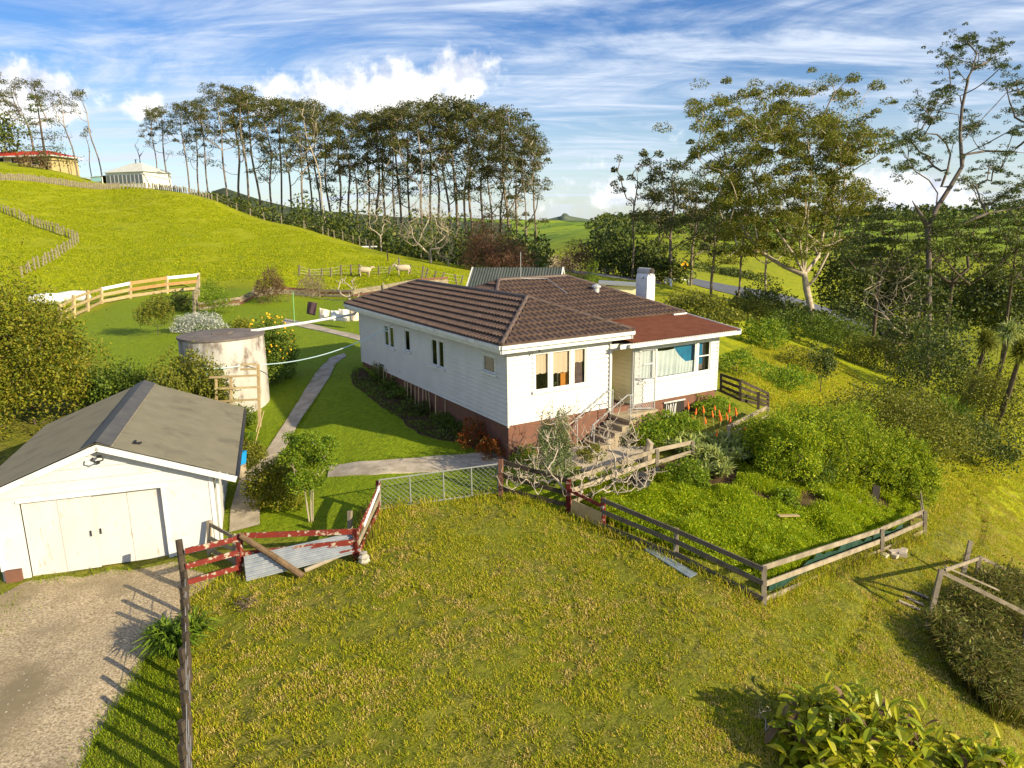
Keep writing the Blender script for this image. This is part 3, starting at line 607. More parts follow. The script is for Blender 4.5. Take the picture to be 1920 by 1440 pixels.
# landing, steps and rails
LZ = .93
w = MB(); w.bx(3.98, 5.0, -.02, 1.9, LZ-.1, LZ); w.bx(4.0, 5.75, -.45, -.02, LZ-.1, LZ-.002); w.bx(4.0, 4.45, -1.02, -.45, LZ-.1, LZ-.002); w.build('landing', mat('landing_concrete', (.42, .34, .22), (.30, .24, .16), 3, .9, .2, 30), house)
w = MB(); w.bx(4.03, 5.72, -.42, 0, -.3, LZ-.1); w.bx(4.03, 4.42, -1.0, -.42, -.3, LZ-.1); w.build('landing_base', mat('pink_concrete', (.38, .22, .17), (.28, .17, .14), 2, .9, .2, 30), house)
w = MB()
for i in range(5): w.bx(4.0-.3*(i+1), 4.0-.3*i+.02, -1.0, -.12, -.3 if i > 1 else -.3, LZ-.165*(i+1)-.002*i)
w.build('steps', mat('step_concrete', (.36, .29, .2), (.25, .20, .14), 3, .9, .2, 30), house)
w = MB(); h = .85
for y in (-1.0, -.12):
    w.tube([(4.02, y, LZ+h), (3.9, y, LZ+h+.02), (2.5, y, LZ-.72+h*.95), (2.45, y, LZ-.78+h*.6)], .018, 6)
    w.tube([(4.02, y, LZ), (4.02, y, LZ+h)], .018, 6); w.tube([(2.55, y, .05), (2.55, y, LZ-.7+h*.95)], .018, 6)
w.tube([(4.02, -1.0, LZ+h), (4.35, -1.0, LZ+h)], .018, 6)
for i in range(8): z = LZ+.08+i*.1; w.tube([(4.02, -1.0, z), (4.5, -1.0, z)], .005, 4)
w.build('handrail', M['metal'], house)
def meshgate(name, T, parent, w_, h_, m, uprights=(0, .5, 1), mid=True, r=.018, cell=.075, wire=.0035, world=False):
    """tube frame with diamond wire; T maps (s, z) to a point"""
    f = MB()
    for q in uprights: f.tube([T(w_*q, 0), T(w_*q, h_)], r, 6)
    f.tube([T(0, 0), T(w_, 0)], r, 6); f.tube([T(0, h_), T(w_, h_)], r, 6)
    if mid: f.tube([T(0, h_*.52), T(w_, h_*.52)], r, 6)
    fo = f.build(name, m, parent, world=world)
    g = MB(); c = -h_
    while c < w_:
        for sg in (1, -1):
            a, b = (c, 0.), (c+h_, h_)
            s0 = max(0, c); s1 = min(w_, c+h_)
            if s1 <= s0: continue
            z0, z1 = s0-c, s1-c
            if sg < 0: z0, z1 = h_-z0, h_-z1
            g.tube([T(s0, z0), T(s1, z1)], wire, 3, cap=False)
        c += cell*1.41
    g.build('wire_mesh', m, fo if parent is not None else fo); return fo
meshgate('screen_door', lambda s, z: (4.99+s*.62, -.05-s*.36, LZ+.05+z), house, 1.0, 2.03, M['metal'], (0, 1), r=.022, wire=.0045)
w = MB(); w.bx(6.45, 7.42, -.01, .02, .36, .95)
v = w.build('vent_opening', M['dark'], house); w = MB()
for i in range(7): x = 6.5+i*.075; w.bar((x, -.03, .38), (x+.05+.02*(i % 3), -.03, .9-.04*(i % 2)), .03, .02, up=(0, 1, 0))
w.bx(6.42, 7.45, -.04, -.012, .94, .99)
w.build('slat', M['white'], v)
# chimney, flue vent, aerial
ch = MB(); ch.bx(9.10, 9.53, 4.0, 4.68, -.5, 5.0); ch.prism([(9.10, 5.0), (9.53, 5.0), (9.46, 5.14), (9.17, 5.14)], 4.0, 4.68); co = ch.build('chimney', M['chimney'], house)
MB().tube([(9.315, 3.97, 5.22), (9.315, 4.71, 5.22)], .155, 14, cap=False).tube([(9.315, 3.98, 5.22), (9.315, 4.70, 5.22)], .13, 14, cap=False).build('chimney_cowl', M['tank'], co)
vt = MB(); vt.lathe((6.6, 4.15, 4.5), [(.13, 0), (.13, .22), (.19, .24), (.19, .30), (.02, .38)], 12); vt.bx(6.35, 6.85, 3.95, 4.45, 4.47, 4.5); vt.build('roof_vent', M['metal'], house)
MB().tube([(3.9, 5.4, 5.1), (3.9, 5.4, 6.15)], .012, 5).tube([(3.9, 5.4, 5.16), (4.3, 5.3, 5.12), (4.9, 5.1, 5.12), (5.1, 4.0, 4.6)], .012, 4).build('aerial', M['metal'], house)
w = MB()
for x, y, z in ((-.2, 8.2, 3.5), (.55, -.35, 3.55), (.95, -.3, 3.5), (2.2, -.3, 3.57)): w.box((x, y, z), (.1, .06, .08)); w.box((x, y-.03, z-.06), (.04, .05, .05))
w.build('eave_light', M['black'], house)
MB().tube([(-.03, -.03, 3.5), (-.04, -.08, 1.2)], .006, 4).tube([(3.93, -.05, 3.55), (3.93, -.05, 1.1)], .035, 8).build('downpipe', M['trim'], house)

# ---------------------------------------------------------------- the garage
GO = zp(60, 1085, -1.0); GRZ = math.radians(90-71.7)
gar = empty('garage', (GO.x, GO.y, -1.0), GRZ, 'white timber garage with sliding doors and dark green grey iron roof', 'garage')
w = MB(); X0g, X1g, YB = -.57, 4.25, 6.6; EZ, RZ_, AX = 2.22, 3.24, 1.84
def gb(y, n, holes):
    zs = [2.15, 2.32, 2.6, 2.88, 3.16]
    prev = 2.1
    for i, z in enumerate([2.1, 2.38, 2.66, 2.94, 3.2]):
        a = z; b = min(z+.28, 3.2)
        def half(zz): return max(0, (RZ_-zz)/(RZ_-EZ)*(X1g-AX)) if zz > EZ else X1g-AX
        h0, h1 = half(a), half(b)
        if b > a: w.add([(AX-h0, y-.045, a), (AX+h0, y-.045, a), (AX+h1, y-.004, b), (AX-h1, y-.004, b), (AX-h0, y, a), (AX+h0, y, a)], [(0, 1, 2, 3), (0, 4, 5, 1)])
gb(0, -1, ())
w.bx(X0g, 0, -.02, .04, 0, 2.1); w.bx(3.04, X1g, -.02, .04, 0, 2.1); w.bx(0, 3.04, -.02, .04, 1.97, 2.1)
w.bx(X1g-.04, X1g, .04, YB, 0, EZ); w.bx(X0g, X0g+.04, .04, YB, 0, EZ); w.bx(X0g+.04, X1g-.04, YB-.04, YB, 0, EZ)
w.prism([(X0g+.05, EZ-.1), (X1g-.05, EZ-.1), (AX, RZ_-.02)], YB-.03, YB); w.build('wall', M['garage_white'], gar)
w = MB(); w.bx(3.05, 3.15, -.035, -.021, .0, 2.0); w.bx(X1g-.09, X1g+.012, -.04, .1, .02, EZ); w.bx(X0g-.012, X0g+.09, -.04, .1, .3, EZ); w.bx(-.06, 3.2, -.05, -.022, 1.95, 2.02); w.build('corner_board', M['trim'], gar)
for i, (a, b, y) in enumerate(((.02, 1.5, .05), (1.48, 3.03, .12))):
    d = MB()
    for k in range(2):
        s0 = a+(b-a)*k/2; s1 = a+(b-a)*(k+1)/2-.008; d.bx(s0, s1, y, y+.04, .03, 1.93)
    do = d.build('garage_door', M['door_white'], gar)
    MB().box(((a+.1) if i else b-.12, y-.02, .95), (.03, .03, .14)).build('door_handle', M['black'], do)
MB().bx(X0g+.1, X1g-.1, .2, YB-.1, 0.0, .02).build('garage_floor', M['concrete'], gar)
w = MB(); XE0, XE1, EEZ = AX-2.98, AX+2.98, 2.13; Y0, Y1 = -.28, 6.95
corrug(w, (XE1, Y0, EEZ), (XE1, Y1, EEZ), (AX, Y0, 3.30), (AX, Y1, 3.30), .085, .009); corrug(w, (XE0, Y0, EEZ), (XE0, Y1, EEZ), (AX, Y0, 3.30), (AX, Y1, 3.30), .085, .009)
ro = w.build('roof', M['garage_roof'], gar)
w = MB(); t = math.atan2(3.30-EEZ, 2.98)
for sg in (1, -1): w.add([(AX, Y0-.02, 3.345), (AX+sg*.3, Y0-.02, 3.345-.3*math.tan(t)-.015), (AX+sg*.3, Y1+.02, 3.345-.3*math.tan(t)-.015), (AX, Y1+.02, 3.345)], [(0, 1, 2, 3)])
w.build('ridge_cap', mat('ridge_flashing', (.10, .095, .08), (.07, .065, .06), 3, .5), ro)
w = MB(); w.bar((AX+.32, Y0, 3.32-.32*math.tan(t)+.004), (AX+.32, Y1, 3.32-.32*math.tan(t)+.004), .035, .006); w.build('flashing_edge', mat('pale_flashing', (.42, .36, .26), (.2, .17, .13), 14), ro)
w = MB()
for sg in (1, -1): w.bar((AX-sg*.02, -.30, 3.20), (AX+sg*3.0, -.30, 3.20-3.0*math.tan(t)), .03, .15)
w.build('barge_board', M['trim'], gar)
w = MB(); w.bx(XE1-.02, XE1+.08, Y0, Y1-.1, EEZ-.13, EEZ-.04); w.build('gutter', M['black'], gar)
MB().tube([(X1g+.12, .05, EEZ-.1), (X1g+.10, .02, 1.9), (X1g+.06, -.02, .1)], .04, 8).build('downpipe', M['trim'], gar)
MB().box((AX+.02, -.24, 2.96), (.1, .08, .05)).tube([(AX-.1, -.33, 2.98), (AX-.12, -.35, 2.9), (AX, -.37, 2.86), (AX+.12, -.35, 2.9), (AX+.1, -.33, 2.98)], .02, 6).box((AX-.05, -.1, 2.78), (.07, .06, .07)).build('security_light', M['black'], gar)
MB().box((AX+.75, .35, 3.04), (.22, .08, .03)).box((AX+.7, .45, 3.06), (.04, .14, .04)).build('roof_debris', M['black'], ro)
pl = MB().bx(-.5, -.16, -.12, .0, -.05, .32).build('plinth', M['brown_base'], gar)

# ---------------------------------------------------------------- the water tank
TC = (-11.6, 28.3); TZ = float(zf(*TC))
tank = empty('water_tank', (TC[0], TC[1], TZ), 0, 'round stained concrete water tank with dark lid beside the garage', 'water tank')

TR = 1.6; TH = 3.04-TZ
MB().lathe((0, 0, -.3), [(TR, 0), (TR+.02, TH*.5), (TR, TH+.25)], 40).build('tank_wall', M['tank'], tank, smooth=False)
MB().lathe((0, 0, TH-.06), [(TR+.05, 0), (TR+.05, .07), (TR*.6, .13), (.01, .17)], 40).box((.2, -.3, .17+TH-.06), (.6, .6, .06)).build('lid', M['tank_top'], tank)
# white pipe from the house gutter to the tank, thin hose below it
wp = lambda x, y, z: Vector(wm(house) @ Vector((x, y, z)))
a, b = wp(-.45, 12.9, 3.5), Vector((TC[0]+TR*.8, TC[1]+.5, 3.12))
o = MB().tube([wp(-.1, 12.9, 3.5), wp(-.25, 12.9, 3.32), wp(-.6, 12.95, 3.28), a.lerp(b, .5)-Vector((0, 0, .12)), b, b+Vector((-.25, 0, -.02))], .055, 8).build('water_pipe', M['trim'], world=True, loc=a)
tag(o, 'long white plastic pipe carrying roof water from the house gutter to the round tank', 'pipe')
q0 = wp(-.1, 8.6, 3.35); q1 = Vector((TC[0]+1.2, TC[1]-1.1, 2.0)); q2 = zp(375, 690, 2.1)
P = [q0.lerp(q1, t)-Vector((0, 0, .75*4*t*(1-t)*.6)) for t in np.linspace(0, 1, 20)]+[q1.lerp(q2, t)-Vector((0, 0, .3*t*(1-t))) for t in np.linspace(.1, 1, 6)]
o = MB().tube(P, .02, 6).build('hose', M['hose'], world=True, loc=q0); tag(o, 'thin pale blue hose sagging from the side wall of the house past the tank', 'hose')
P = [q2+Vector((.22*math.cos(a)*(1+.1*math.sin(a*3.3)), .05*math.sin(a*.7), .32*math.sin(a)-.1)) for a in np.linspace(0, 17, 70)]
o = MB().tube(P, .018, 5).build('hose_coil', mat('bright_blue_hose', (.05, .38, .55), rough=.4), world=True, loc=q2); tag(o, 'bright blue coil of hose hanging against the tank', 'hose')

# ---------------------------------------------------------------- fences and timber
def vfrom(base, u, v):                      # height above `base` of the sight line's closest pass, for post tops
    D = (Vector(base)-Vector((0, 0, H))).dot(Vector(FW)); return dp(u, v, D)
def post(mb, b, t, w=.1, h=None, sink=.15):
    b = Vector(b); t = Vector(t); mb.bar(b-Vector((0, 0, sink)), t, w, h or w, up=(.3, 1, 0))
def fence(name, label, cat, posts, rails, pm, rm, group=None, pw=.1, rh=.12, rt=.03, side=1, names=('post', 'rail')):
    """posts: list of (base, top); rails: list of (a, b) world points; each post and rail is a part"""
    b0 = Vector(posts[0][0]); root = empty(name, b0, 0, label, cat, group)
    for b, t in posts:
        m_ = MB(); w = pw if isinstance(pw, float) else pw[0]; post(m_, b, t, w); m_.build(names[0], pm, root, world=True)
    for r in rails:
        m_ = MB(); m_.bar(r[0], r[1], rt if len(r) < 4 else r[3], rh if len(r) < 3 or r[2] is None else r[2]); m_.build(names[1], rm if len(r) < 5 else r[4], root, world=True)
    return root
def pp(u, v0, v1, du=0):                    # post from ground pixel (u, v1) up to pixel (u+du, v0)
    b = gp(u, v1); return b, vfrom(b, u+du, v0)
def lr(A, B, fr, off=0, **k):               # rails between two posts at given fractions of their heights
    d = (Vector(B[0])-Vector(A[0])); n = Vector((d.y, -d.x, 0)).normalized()*off
    out = []
    for f in fr: out.append((Vector(A[0]).lerp(Vector(A[1]), f)+n, Vector(B[0]).lerp(Vector(B[1]), f)+n))
    return out
OW, RW, DW, NW = M['old_wood'], M['red_wood'], M['dark_wood'], M['new_wood']
# 1 near fence running towards the camera
A = gp(350, 1110); dirn = (gp(358, 1440)-gp(353, 1165)); dirn.z = 0; dirn.normalize()
P1 = []; Bq = gp(353, 1165)
for i in range(15):
    q = Bq+dirn*(i*.62-.2); b = gz(q.x, q.y); P1.append((b, b+Vector((rng.uniform(-.03, .03), rng.uniform(-.03, .03), 1.08+rng.uniform(-.06, .06)))))
R1 = [(P1[i][0]+Vector((.035, 0, h_)), P1[i+7][0]+Vector((.035, 0, h_)), .01, .01) for i in (0, 7) for h_ in (.9, .6, .3)]
fence('batten_fence', 'dark batten fence running down the left foreground between gravel drive and rough paddock', 'fence', P1, R1, DW, M['metal'], pw=.085, names=('batten', 'wire'))
# 2 tall strainer post and red rails
S = (gp(349, 1108), None); S = (S[0], vfrom(S[0], 335, 1012))
o = MB(); o.tube([S[0]-Vector((0, 0, .2)), S[0].lerp(S[1], .5), S[1]], [.09, .085, .08], 10); o = o.build('strainer_post', DW, world=True, loc=S[0]); tag(o, 'thick dark round strainer post where the red rails meet the batten fence', 'post')
Pa = pp(449, 1001, 1078); PaS = (S[0]+Vector((.05, 0, 0)), S[0]+(Pa[1]-Pa[0])*1.05)
fence('rail_fence', 'short panel of three flaking red rails beside the gravel drive', 'fence', [Pa], [(a+Vector((0, -.07, 0)), b+Vector((0, -.07, 0)), .13) for a, b in lr(PaS, Pa, (.92, .58, .22))], RW, RW, pw=.12)
# 3 small grey gate by the garage corner
G0, G1 = pp(392, 976, 1040), pp(441, 1003, 1062)
fence('wooden_gate', 'small weathered wooden gate standing open beside the garage corner', 'gate', [G0, G1], [(a, b, .1) for a, b in lr(G0, G1, (.9, .5, .15))]+[(G0[0]+Vector((0, 0, .1)), G1[1], .08)], OW, OW, pw=.09)
# 4 low red rails to the corner post with the iron sheet
Pb = pp(667, 992, 1052)
fence('rail_fence', 'sagging pair of long red rails above the sheet of corrugated iron', 'fence', [Pb, pp(656, 958, 1020)], [(Pa[0].lerp(Pa[1], .95), Pb[0].lerp(Pb[1], .93), .14), (Pa[0].lerp(Pa[1], .5), Pb[0].lerp(Pb[1], .6), .14), (Pa[0].lerp(Pa[1], .25), Pb[0].lerp(Pb[1], .3), .12)], OW, RW, pw=.1)
# 5 red and bare rails going back to the steel gate
Pc = pp(709, 901, 962)
fence('rail_fence', 'steep run of half red half bare rails climbing to the steel gate', 'fence', [(Pb[0], Pb[1]), Pc], [(a, b, .14, .03, OW if i == 1 else RW) for i, (a, b) in enumerate(lr(Pb, Pc, (.9, .55, .2), .06))]+[(Pb[0].lerp(Pc[0], .25)+Vector((.09, 0, .6)), Pb[0].lerp(Pc[0], .98)+Vector((.09, 0, .78)), .1, .02, M['sheet'])], RW, RW, pw=.1)
# 6 steel mesh gate
g0, g1 = gp(714, 958), gp(934, 926); gh = .84
root = empty('mesh_gate', g0, 0, 'long galvanised farm gate filled with diamond wire mesh', 'gate')
dg = (g1-g0); gl = dg.length; dgn = dg.normalized()
go = meshgate('gate_frame', lambda s, z: g0+dgn*s+Vector((0, 0, .06+z)), root, gl, gh, M['lightgrey'], (0, .25, .53, .77, 1), mid=False, r=.02, cell=.10, wire=.005, world=True)
# move the wire into the gate's frame of reference
for x in list(COL.objects):
    if x.parent == go:
        Mi = wm(root).inverted(); x.data.transform(Mi)
# 7 fence from the gate to the red post, mostly behind the bare tree
Pd, Pe = pp(939, 861, 932), pp(1066, 899, 962)
fence('rail_fence', 'dark rail fence under the bare tree between the steel gate and red post', 'fence', [Pd, Pe], [(a, b, .12) for a, b in lr(Pd, Pe, (.92, .55, .2), -.06)], M['brown_base'], DW, pw=.12)
# 8 pale rails going back right beside the steps
Pf, Pg, Ph = pp(1233, 842, 895), pp(1300, 828, 868), pp(1440, 763, 800)
fence('rail_fence', 'pale weathered rail fence from the red post back towards the aloes', 'fence', [Pf, Pg], [(a, b, .13) for a, b in lr((Pe[0], Pe[1]), Pf, (.95, .6, .25), -.05)]+[(a, b, .13) for a, b in lr(Pf, Pg, (.95, .5, .1), -.05)], OW, OW, pw=.09)
Pk = pp(1366, 800, 840)
fence('rail_fence', 'pale curving rail fence behind the orange aloe flowers', 'fence', [Pk, Ph], [(a, b, .14) for a, b in lr(Pk, Ph, (.95, .5), -.05)], OW, OW, pw=.09)
Pi, Pj, Pl = pp(1440, 737, 763), pp(1388, 712, 752), pp(1352, 700, 735)
fence('rail_fence', 'dark shaded rail fence behind the right corner of the house', 'fence', [Pl, Pj, pp(1422, 735, 768), Pi], [(a, b, .11) for a, b in lr(Pl, Pj, (.95, .65, .35, .08), .05)+lr(Pj, Pi, (.95, .65, .35, .08), .05)], DW, DW, pw=.1)
# 9 short red gate panel
Pm = pp(1131, 933, 992)
fence('garden_gate', 'short gate panel with dark red top rail and plywood board', 'gate', [Pe, Pm], [(a, b, .1) for a, b in lr(Pe, Pm, (.72,), .03)]+[(Pe[0].lerp(Pm[0], .08)+Vector((0, -.02, .24)), Pe[0].lerp(Pm[0], .93)+Vector((0, -.02, .24)), .42, .02, M['new_wood'])], M['red_wood'], RW, pw=.12)
# 10 dark rails, long
Pn, Po = pp(1268, 990, 1048), pp(1433, 1062, 1136)
fence('rail_fence', 'long dark three rail fence along the near side of the vegetable garden', 'fence', [Pm, Pn, Po], [(a, b, .12) for a, b in lr(Pm, Pn, (.95, .58, .15), .06)+lr(Pn, Po, (.95, .6, .2), .06)], OW, mat('grey_dark_rail', (.16, .13, .10), (.10, .08, .065), 4, .9, .2, 30), pw=.11)
# 11 pale rails on the slope, then up the right side
Pq, Pr, Ps = pp(1655, 992, 1040), pp(1735, 958, 1003), pp(1727, 905, 945)
fence('rail_fence', 'pale grey rail fence along the right side of the vegetable garden', 'fence', [Pq, Pr], [(a, b, .13) for a, b in lr(Po, Pq, (.93, .5, .1), -.06)+lr(Pq, Pr, (.95, .5, .1), -.06)], OW, OW, pw=.09)
fence('rail_fence', 'short pale rails at the far right end of the garden fence', 'fence', [Ps, pp(1720, 880, 915)], [(a, b, .1) for a, b in lr(Pr, Ps, (.95, .45), -.05)], OW, OW, pw=.09)
# green netting behind the pale rails
V = []; n = 30
for i in range(n):
    t = i/(n-1); b = Po[0].lerp(Pr[0], t*.8+.05); b = gz(b.x-.1, b.y+.15)
    V += [b+Vector((0, .03*math.sin(i*1.7), .08)), b+Vector((0, .05*math.sin(i*2.3), .34+.07*math.sin(i*.9)+.04*math.sin(i*2.9)))]
o = MB().addq(V, [(2*i, 2*i+2, 2*i+3, 2*i+1) for i in range(n-1)]); o = o.build('netting', mat('green_netting', (.008, .035, .022), (.012, .06, .04), 20, .7), world=True, loc=Po[0]); tag(o, 'green shade netting fixed behind the pale garden rails', 'netting')
# 12 pen on the right
c0 = gp(1738, 1178); c0t = vfrom(c0, 1765, 1068); c1 = gp(1800, 1098); c1t = vfrom(c1, 1820, 1014); c2 = gp(1832, 1085); c2t = vfrom(c2, 1836, 1044)
e1 = c0t+(vfrom(gp(1905, 1240), 1925, 1150)-c0t)*1.3; e2 = c2t+(vfrom(gp(1920, 1130), 1925, 1088)-c2t)*1.3
pen = fence('animal_pen', 'leaning weathered post and rail pen at right edge full of dry growth', 'pen', [(c0, c0t), (c1, c1t), (c2, c2t), (gp(1908, 1270), e1.lerp(c0t, .2))], [(c0t-Vector((0, 0, .05)), c2t-Vector((0, 0, .05)), .09), (c0t-Vector((0, 0, .05)), e1, .09), (c2t, e2, .09)], OW, OW, pw=.10)
o = MB().bar(c0t+Vector((.15, .1, .02)), c0t.lerp(e1, .55)+Vector((.1, .35, .1)), .12, .025).build('plank', M['old_wood'], world=True, loc=c0t); tag(o, 'loose pale plank lying along the top of the pen rail', 'plank')
for i, (a, b, l) in enumerate((((1685, 1130), (1725, 1147), 'narrow pale board in the grass, nearest of three beside the pen'), ((1697, 1122), (1732, 1138), 'narrow pale board in the grass, middle of three beside the pen'), ((1710, 1112), (1740, 1124), 'narrow pale board in the grass, farthest of three beside the pen'))):
    a = gp(*a, .05); b = gp(*b, .05); o = MB().bar(a, b, .1, .03).build('plank', OW, world=True, loc=a); tag(o, l, 'plank', 'boards beside the pen')
a, b = gp(1458, 981, .22), gp(1496, 980, .22); o = MB().bar(a, b, .12, .03).build('plank', M['new_wood'], world=True, loc=a); tag(o, 'short pale board lying on the weeds of the vegetable garden', 'plank')
a, b = gp(1612, 943, .05), gp(1632, 888, .7); o = MB().bar(a, b, .04, .04).build('stake', OW, world=True, loc=a); tag(o, 'thin leaning stake in the vegetable garden beside the dark tool', 'stake')
a, b = gp(1580, 962, .12), gp(1612, 948, .14); o = MB().bar(a, b, .06, .03).build('batten', OW, world=True, loc=a); tag(o, 'pale batten lying at the foot of the leaning garden stake', 'batten')
a = gp(1640, 942); o = MB().add([a+Vector(x) for x in ((-.12, 0, 0), (.14, .05, 0), (.16, .05, .5), (-.1, 0, .62), (-.1, .05, 0), (.14, .1, 0), (.16, .1, .5), (-.1, .05, .62))], [(0, 1, 2, 3), (7, 6, 5, 4), (0, 4, 5, 1), (2, 6, 7, 3), (0, 3, 7, 4), (1, 5, 6, 2)]).build('tin_offcut', M['dark'], world=True, loc=a); tag(o, 'dark offcut of sheet leaning at the edge of the tall garden shrubs', 'sheet')
# corrugated iron, log and pole in front of the red rails
q = [vfrom(gp(457, 1082), 457, 1043), gp(462, 1092, .03), gp(677, 1046, .06), vfrom(gp(664, 1048), 656, 999)]
q[2] = vfrom(gp(677, 1050), 676, 1034)
w = MB(); corrug(w, q[0], q[1], q[3], q[2], .10, .022); o = w.build('corrugated_sheet', M['zinc'], world=True, loc=q[1]); tag(o, 'grey corrugated iron sheet with rust patches leaning on the red rails', 'iron sheet')
a, b = gp(568, 1086, .08), vfrom(Pa[0], 450, 1003)+Vector((.05, -.1, .02)); o = MB().tube([a, a.lerp(b, .5)+Vector((0, 0, .03)), b], [.08, .075, .07], 9).build('log', mat('brown_log', (.20, .13, .07), (.11, .07, .04), 6, .9, .5, 20), world=True, loc=a); tag(o, 'brown round log propped across the corrugated iron sheet', 'log')
a, b = gp(572, 1077, .1), gp(674, 1040, .2); o = MB().tube([a, a.lerp(b, .5), b], [.055, .05, .045], 8).build('pole', OW, world=True, loc=a); tag(o, 'weathered pole lying along the lower edge of the iron sheet', 'pole')
a = gp(683, 1055, .0); o = MB().lathe(a, [(.12, 0), (.15, .05), (.12, .12), (.14, .16), (.06, .22), (.09, .27), (.01, .28)], 7).build('bag', mat('dirty_bag', (.5, .47, .4), (.3, .27, .22), 9), loc=None); o.name = 'feed_bag'; tag(o, 'crumpled dirty white bag by the post at the end of the iron sheet', 'bag')
# 13 timber fence behind the yard
PB = [pp(112, 570, 606), pp(138, 553, 596), pp(164, 544, 584), pp(190, 538, 570), pp(244, 527, 560), pp(313, 517, 550), pp(372, 511, 545)]
rl = []
for i, (a, b) in enumerate(zip(PB, PB[1:])):
    for j, (x, y) in enumerate(lr(a, b, (.88, .52, .15), .08)):
        mt = M['orange_wood'] if i >= 4 and j in (0, 1) and not (i == 5 and j == 0) else (M['sheet'] if i >= 3 and j == 0 else NW); rl.append((x, y, .26 if i >= 3 else .2, .04, mt))
fence('timber_fence', 'new pale timber rail fence with white and orange boards across the back of the lawn', 'fence', PB, rl, NW, NW, pw=.2)
# 14 slatted gate and the low plank wall behind the lawn
a = pp(364, 545, 592); b = pp(372, 515, 556)
fence('paling_gate', 'narrow weathered paling gate at the corner of the back lawn', 'gate', [a, b], [(a[0].lerp(b[0], t)+Vector((0, 0, .1)), a[1].lerp(b[1], t)-Vector((0, 0, .1)), .1, .03) for t in (.12, .25, .38, .5, .62, .75, .88)]+lr(a, b, (.85, .2)), OW, OW, pw=.16, names=('post', 'slat'))
WL = [(372, 582), (450, 572), (478, 558), (517, 551), (600, 556), (660, 557), (720, 548), (780, 536), (840, 532)]
rootw = empty('plank_wall', gp(*WL[0]), 0, 'low retaining wall of stacked weathered planks along the back of the lawn', 'wall')
for i, (a, b) in enumerate(zip(WL, WL[1:])):
    a, b = gp(*a), gp(*b)
    for k in range(3): MB().bar(a+Vector((0, .02*k, .12+k*.21)), b+Vector((0, .02*k, .12+k*.21+rng.uniform(-.03, .03))), .05, .19).build('plank', [OW, M['brown_base'], OW, M['old_wood']][(i+k) % 4], rootw, world=True)
    if i % 2 == 0: MB().bar(a-Vector((0, .1, .1)), a+Vector((0, -.1, .85)), .12, .12, up=(0, 1, 0)).build('post', OW, rootw, world=True)
# 15 wire fence across the paddock foot
wf = [(561, 497, 518, 0), (580, 504, 519, 0), (603, 503, 519, 0), (620, 502, 519, 0), (639, 497, 518, 0), (658, 496, 518, 0), (674, 495, 518, 0), (689, 500, 516, 0), (710, 499, 516, 0), (729, 500, 514, 2), (748, 483, 506, 0), (769, 496, 514, 0), (790, 499, 526, 4), (797, 503, 523, 5), (810, 508, 527, 8), (824, 510, 530, 9), (857, 514, 534, -4), (863, 516, 533, 5)]
ps = []
for (u, t, b, du) in wf: q = gp(u, b); ps.append((q, vfrom(q, u+du, t)))
rl = [(a[0].lerp(a[1], f), b[0].lerp(b[1], f), .015, .015) for a, b in zip(ps, ps[1:]) for f in (.9, .6, .3)]
fence('wire_fence', 'post and wire fence with leaning posts below the sheep paddock', 'fence', ps, rl, mat('grey_post', (.20, .16, .11), (.12, .10, .07), 5), M['metal'], pw=.14, names=('post', 'wire'))
# 16-18 hillside fences
def postline(name, label, pts, n, hgt, w, m, jit=.05, wire=True, mesh_=None):
    W = [gc(u, v, 160 if u < 500 else 135) for u, v in pts]; s = [0]
    for a, b in zip(W, W[1:]): s.append(s[-1]+(b-a).length)
    X = np.interp(np.linspace(0, s[-1], n), s, [p.x for p in W]); Y = np.interp(np.linspace(0, s[-1], n), s, [p.y for p in W]); root = empty(name, gz(X[0], Y[0]), 0, label, 'fence')
    B = [gz(x, y) for x, y in zip(X, Y)]; T = []
    for b in B:
        t = b+Vector((rng.uniform(-jit, jit), rng.uniform(-jit, jit), hgt*rng.uniform(.85, 1.12))); T.append(t)
        q = MB(); q.bar(b-Vector((0, 0, .3)), t, w, w, up=(0, 1, 0)); q.build('post', m, root, world=True)
    if wire:
        for f in (.85, .5):
            q = MB()
            for i in range(n-1): q.bar(B[i].lerp(T[i], f), B[i+1].lerp(T[i+1], f), .03, .03)
            q.build('wire', m, root, world=True)
    return root
HP = mat('hill_fence_wood', (.33, .28, .20), (.20, .17, .12), 3)
postline('picket_fence', 'pale picket fence along the crest in front of the red roofed house', [(-15, 312), (60, 316), (150, 330), (225, 342)], 56, 1.15, .22, HP, .06)
postline('picket_fence', 'pale picket fence stepping down the crest past the white villa', [(232, 343), (290, 352), (345, 360), (398, 373)], 34, 1.1, .2, HP, .1)
postline('post_fence', 'close set post fence coming down the paddock from the left edge', [(-10, 392), (40, 412), (90, 432), (147, 452)], 30, 1.3, .12, HP, .15)
postline('post_fence', 'close set post fence running down from the corner towards the big hedge tree', [(147, 455), (110, 483), (75, 502), (42, 520)], 18, 1.2, .12, HP, .15)
postline('wire_fence', 'sparse post and wire fence on the skyline of the paddock', [(408, 376), (433, 383), (513, 408), (564, 422), (606, 436)], 7, 1.4, .14, HP, .1)
postline('rail_fence', 'short grey rail fence on the skyline before the dark wood', [(606, 436), (632, 441), (660, 449), (700, 461)], 8, 1.3, .12, HP, .05)
postline('road_fence', 'low fence line beside the lane beyond the paddock', [(790, 486), (850, 496), (930, 506), (1010, 508), (1090, 512), (1150, 517)], 24, 1.0, .12, HP, .1)
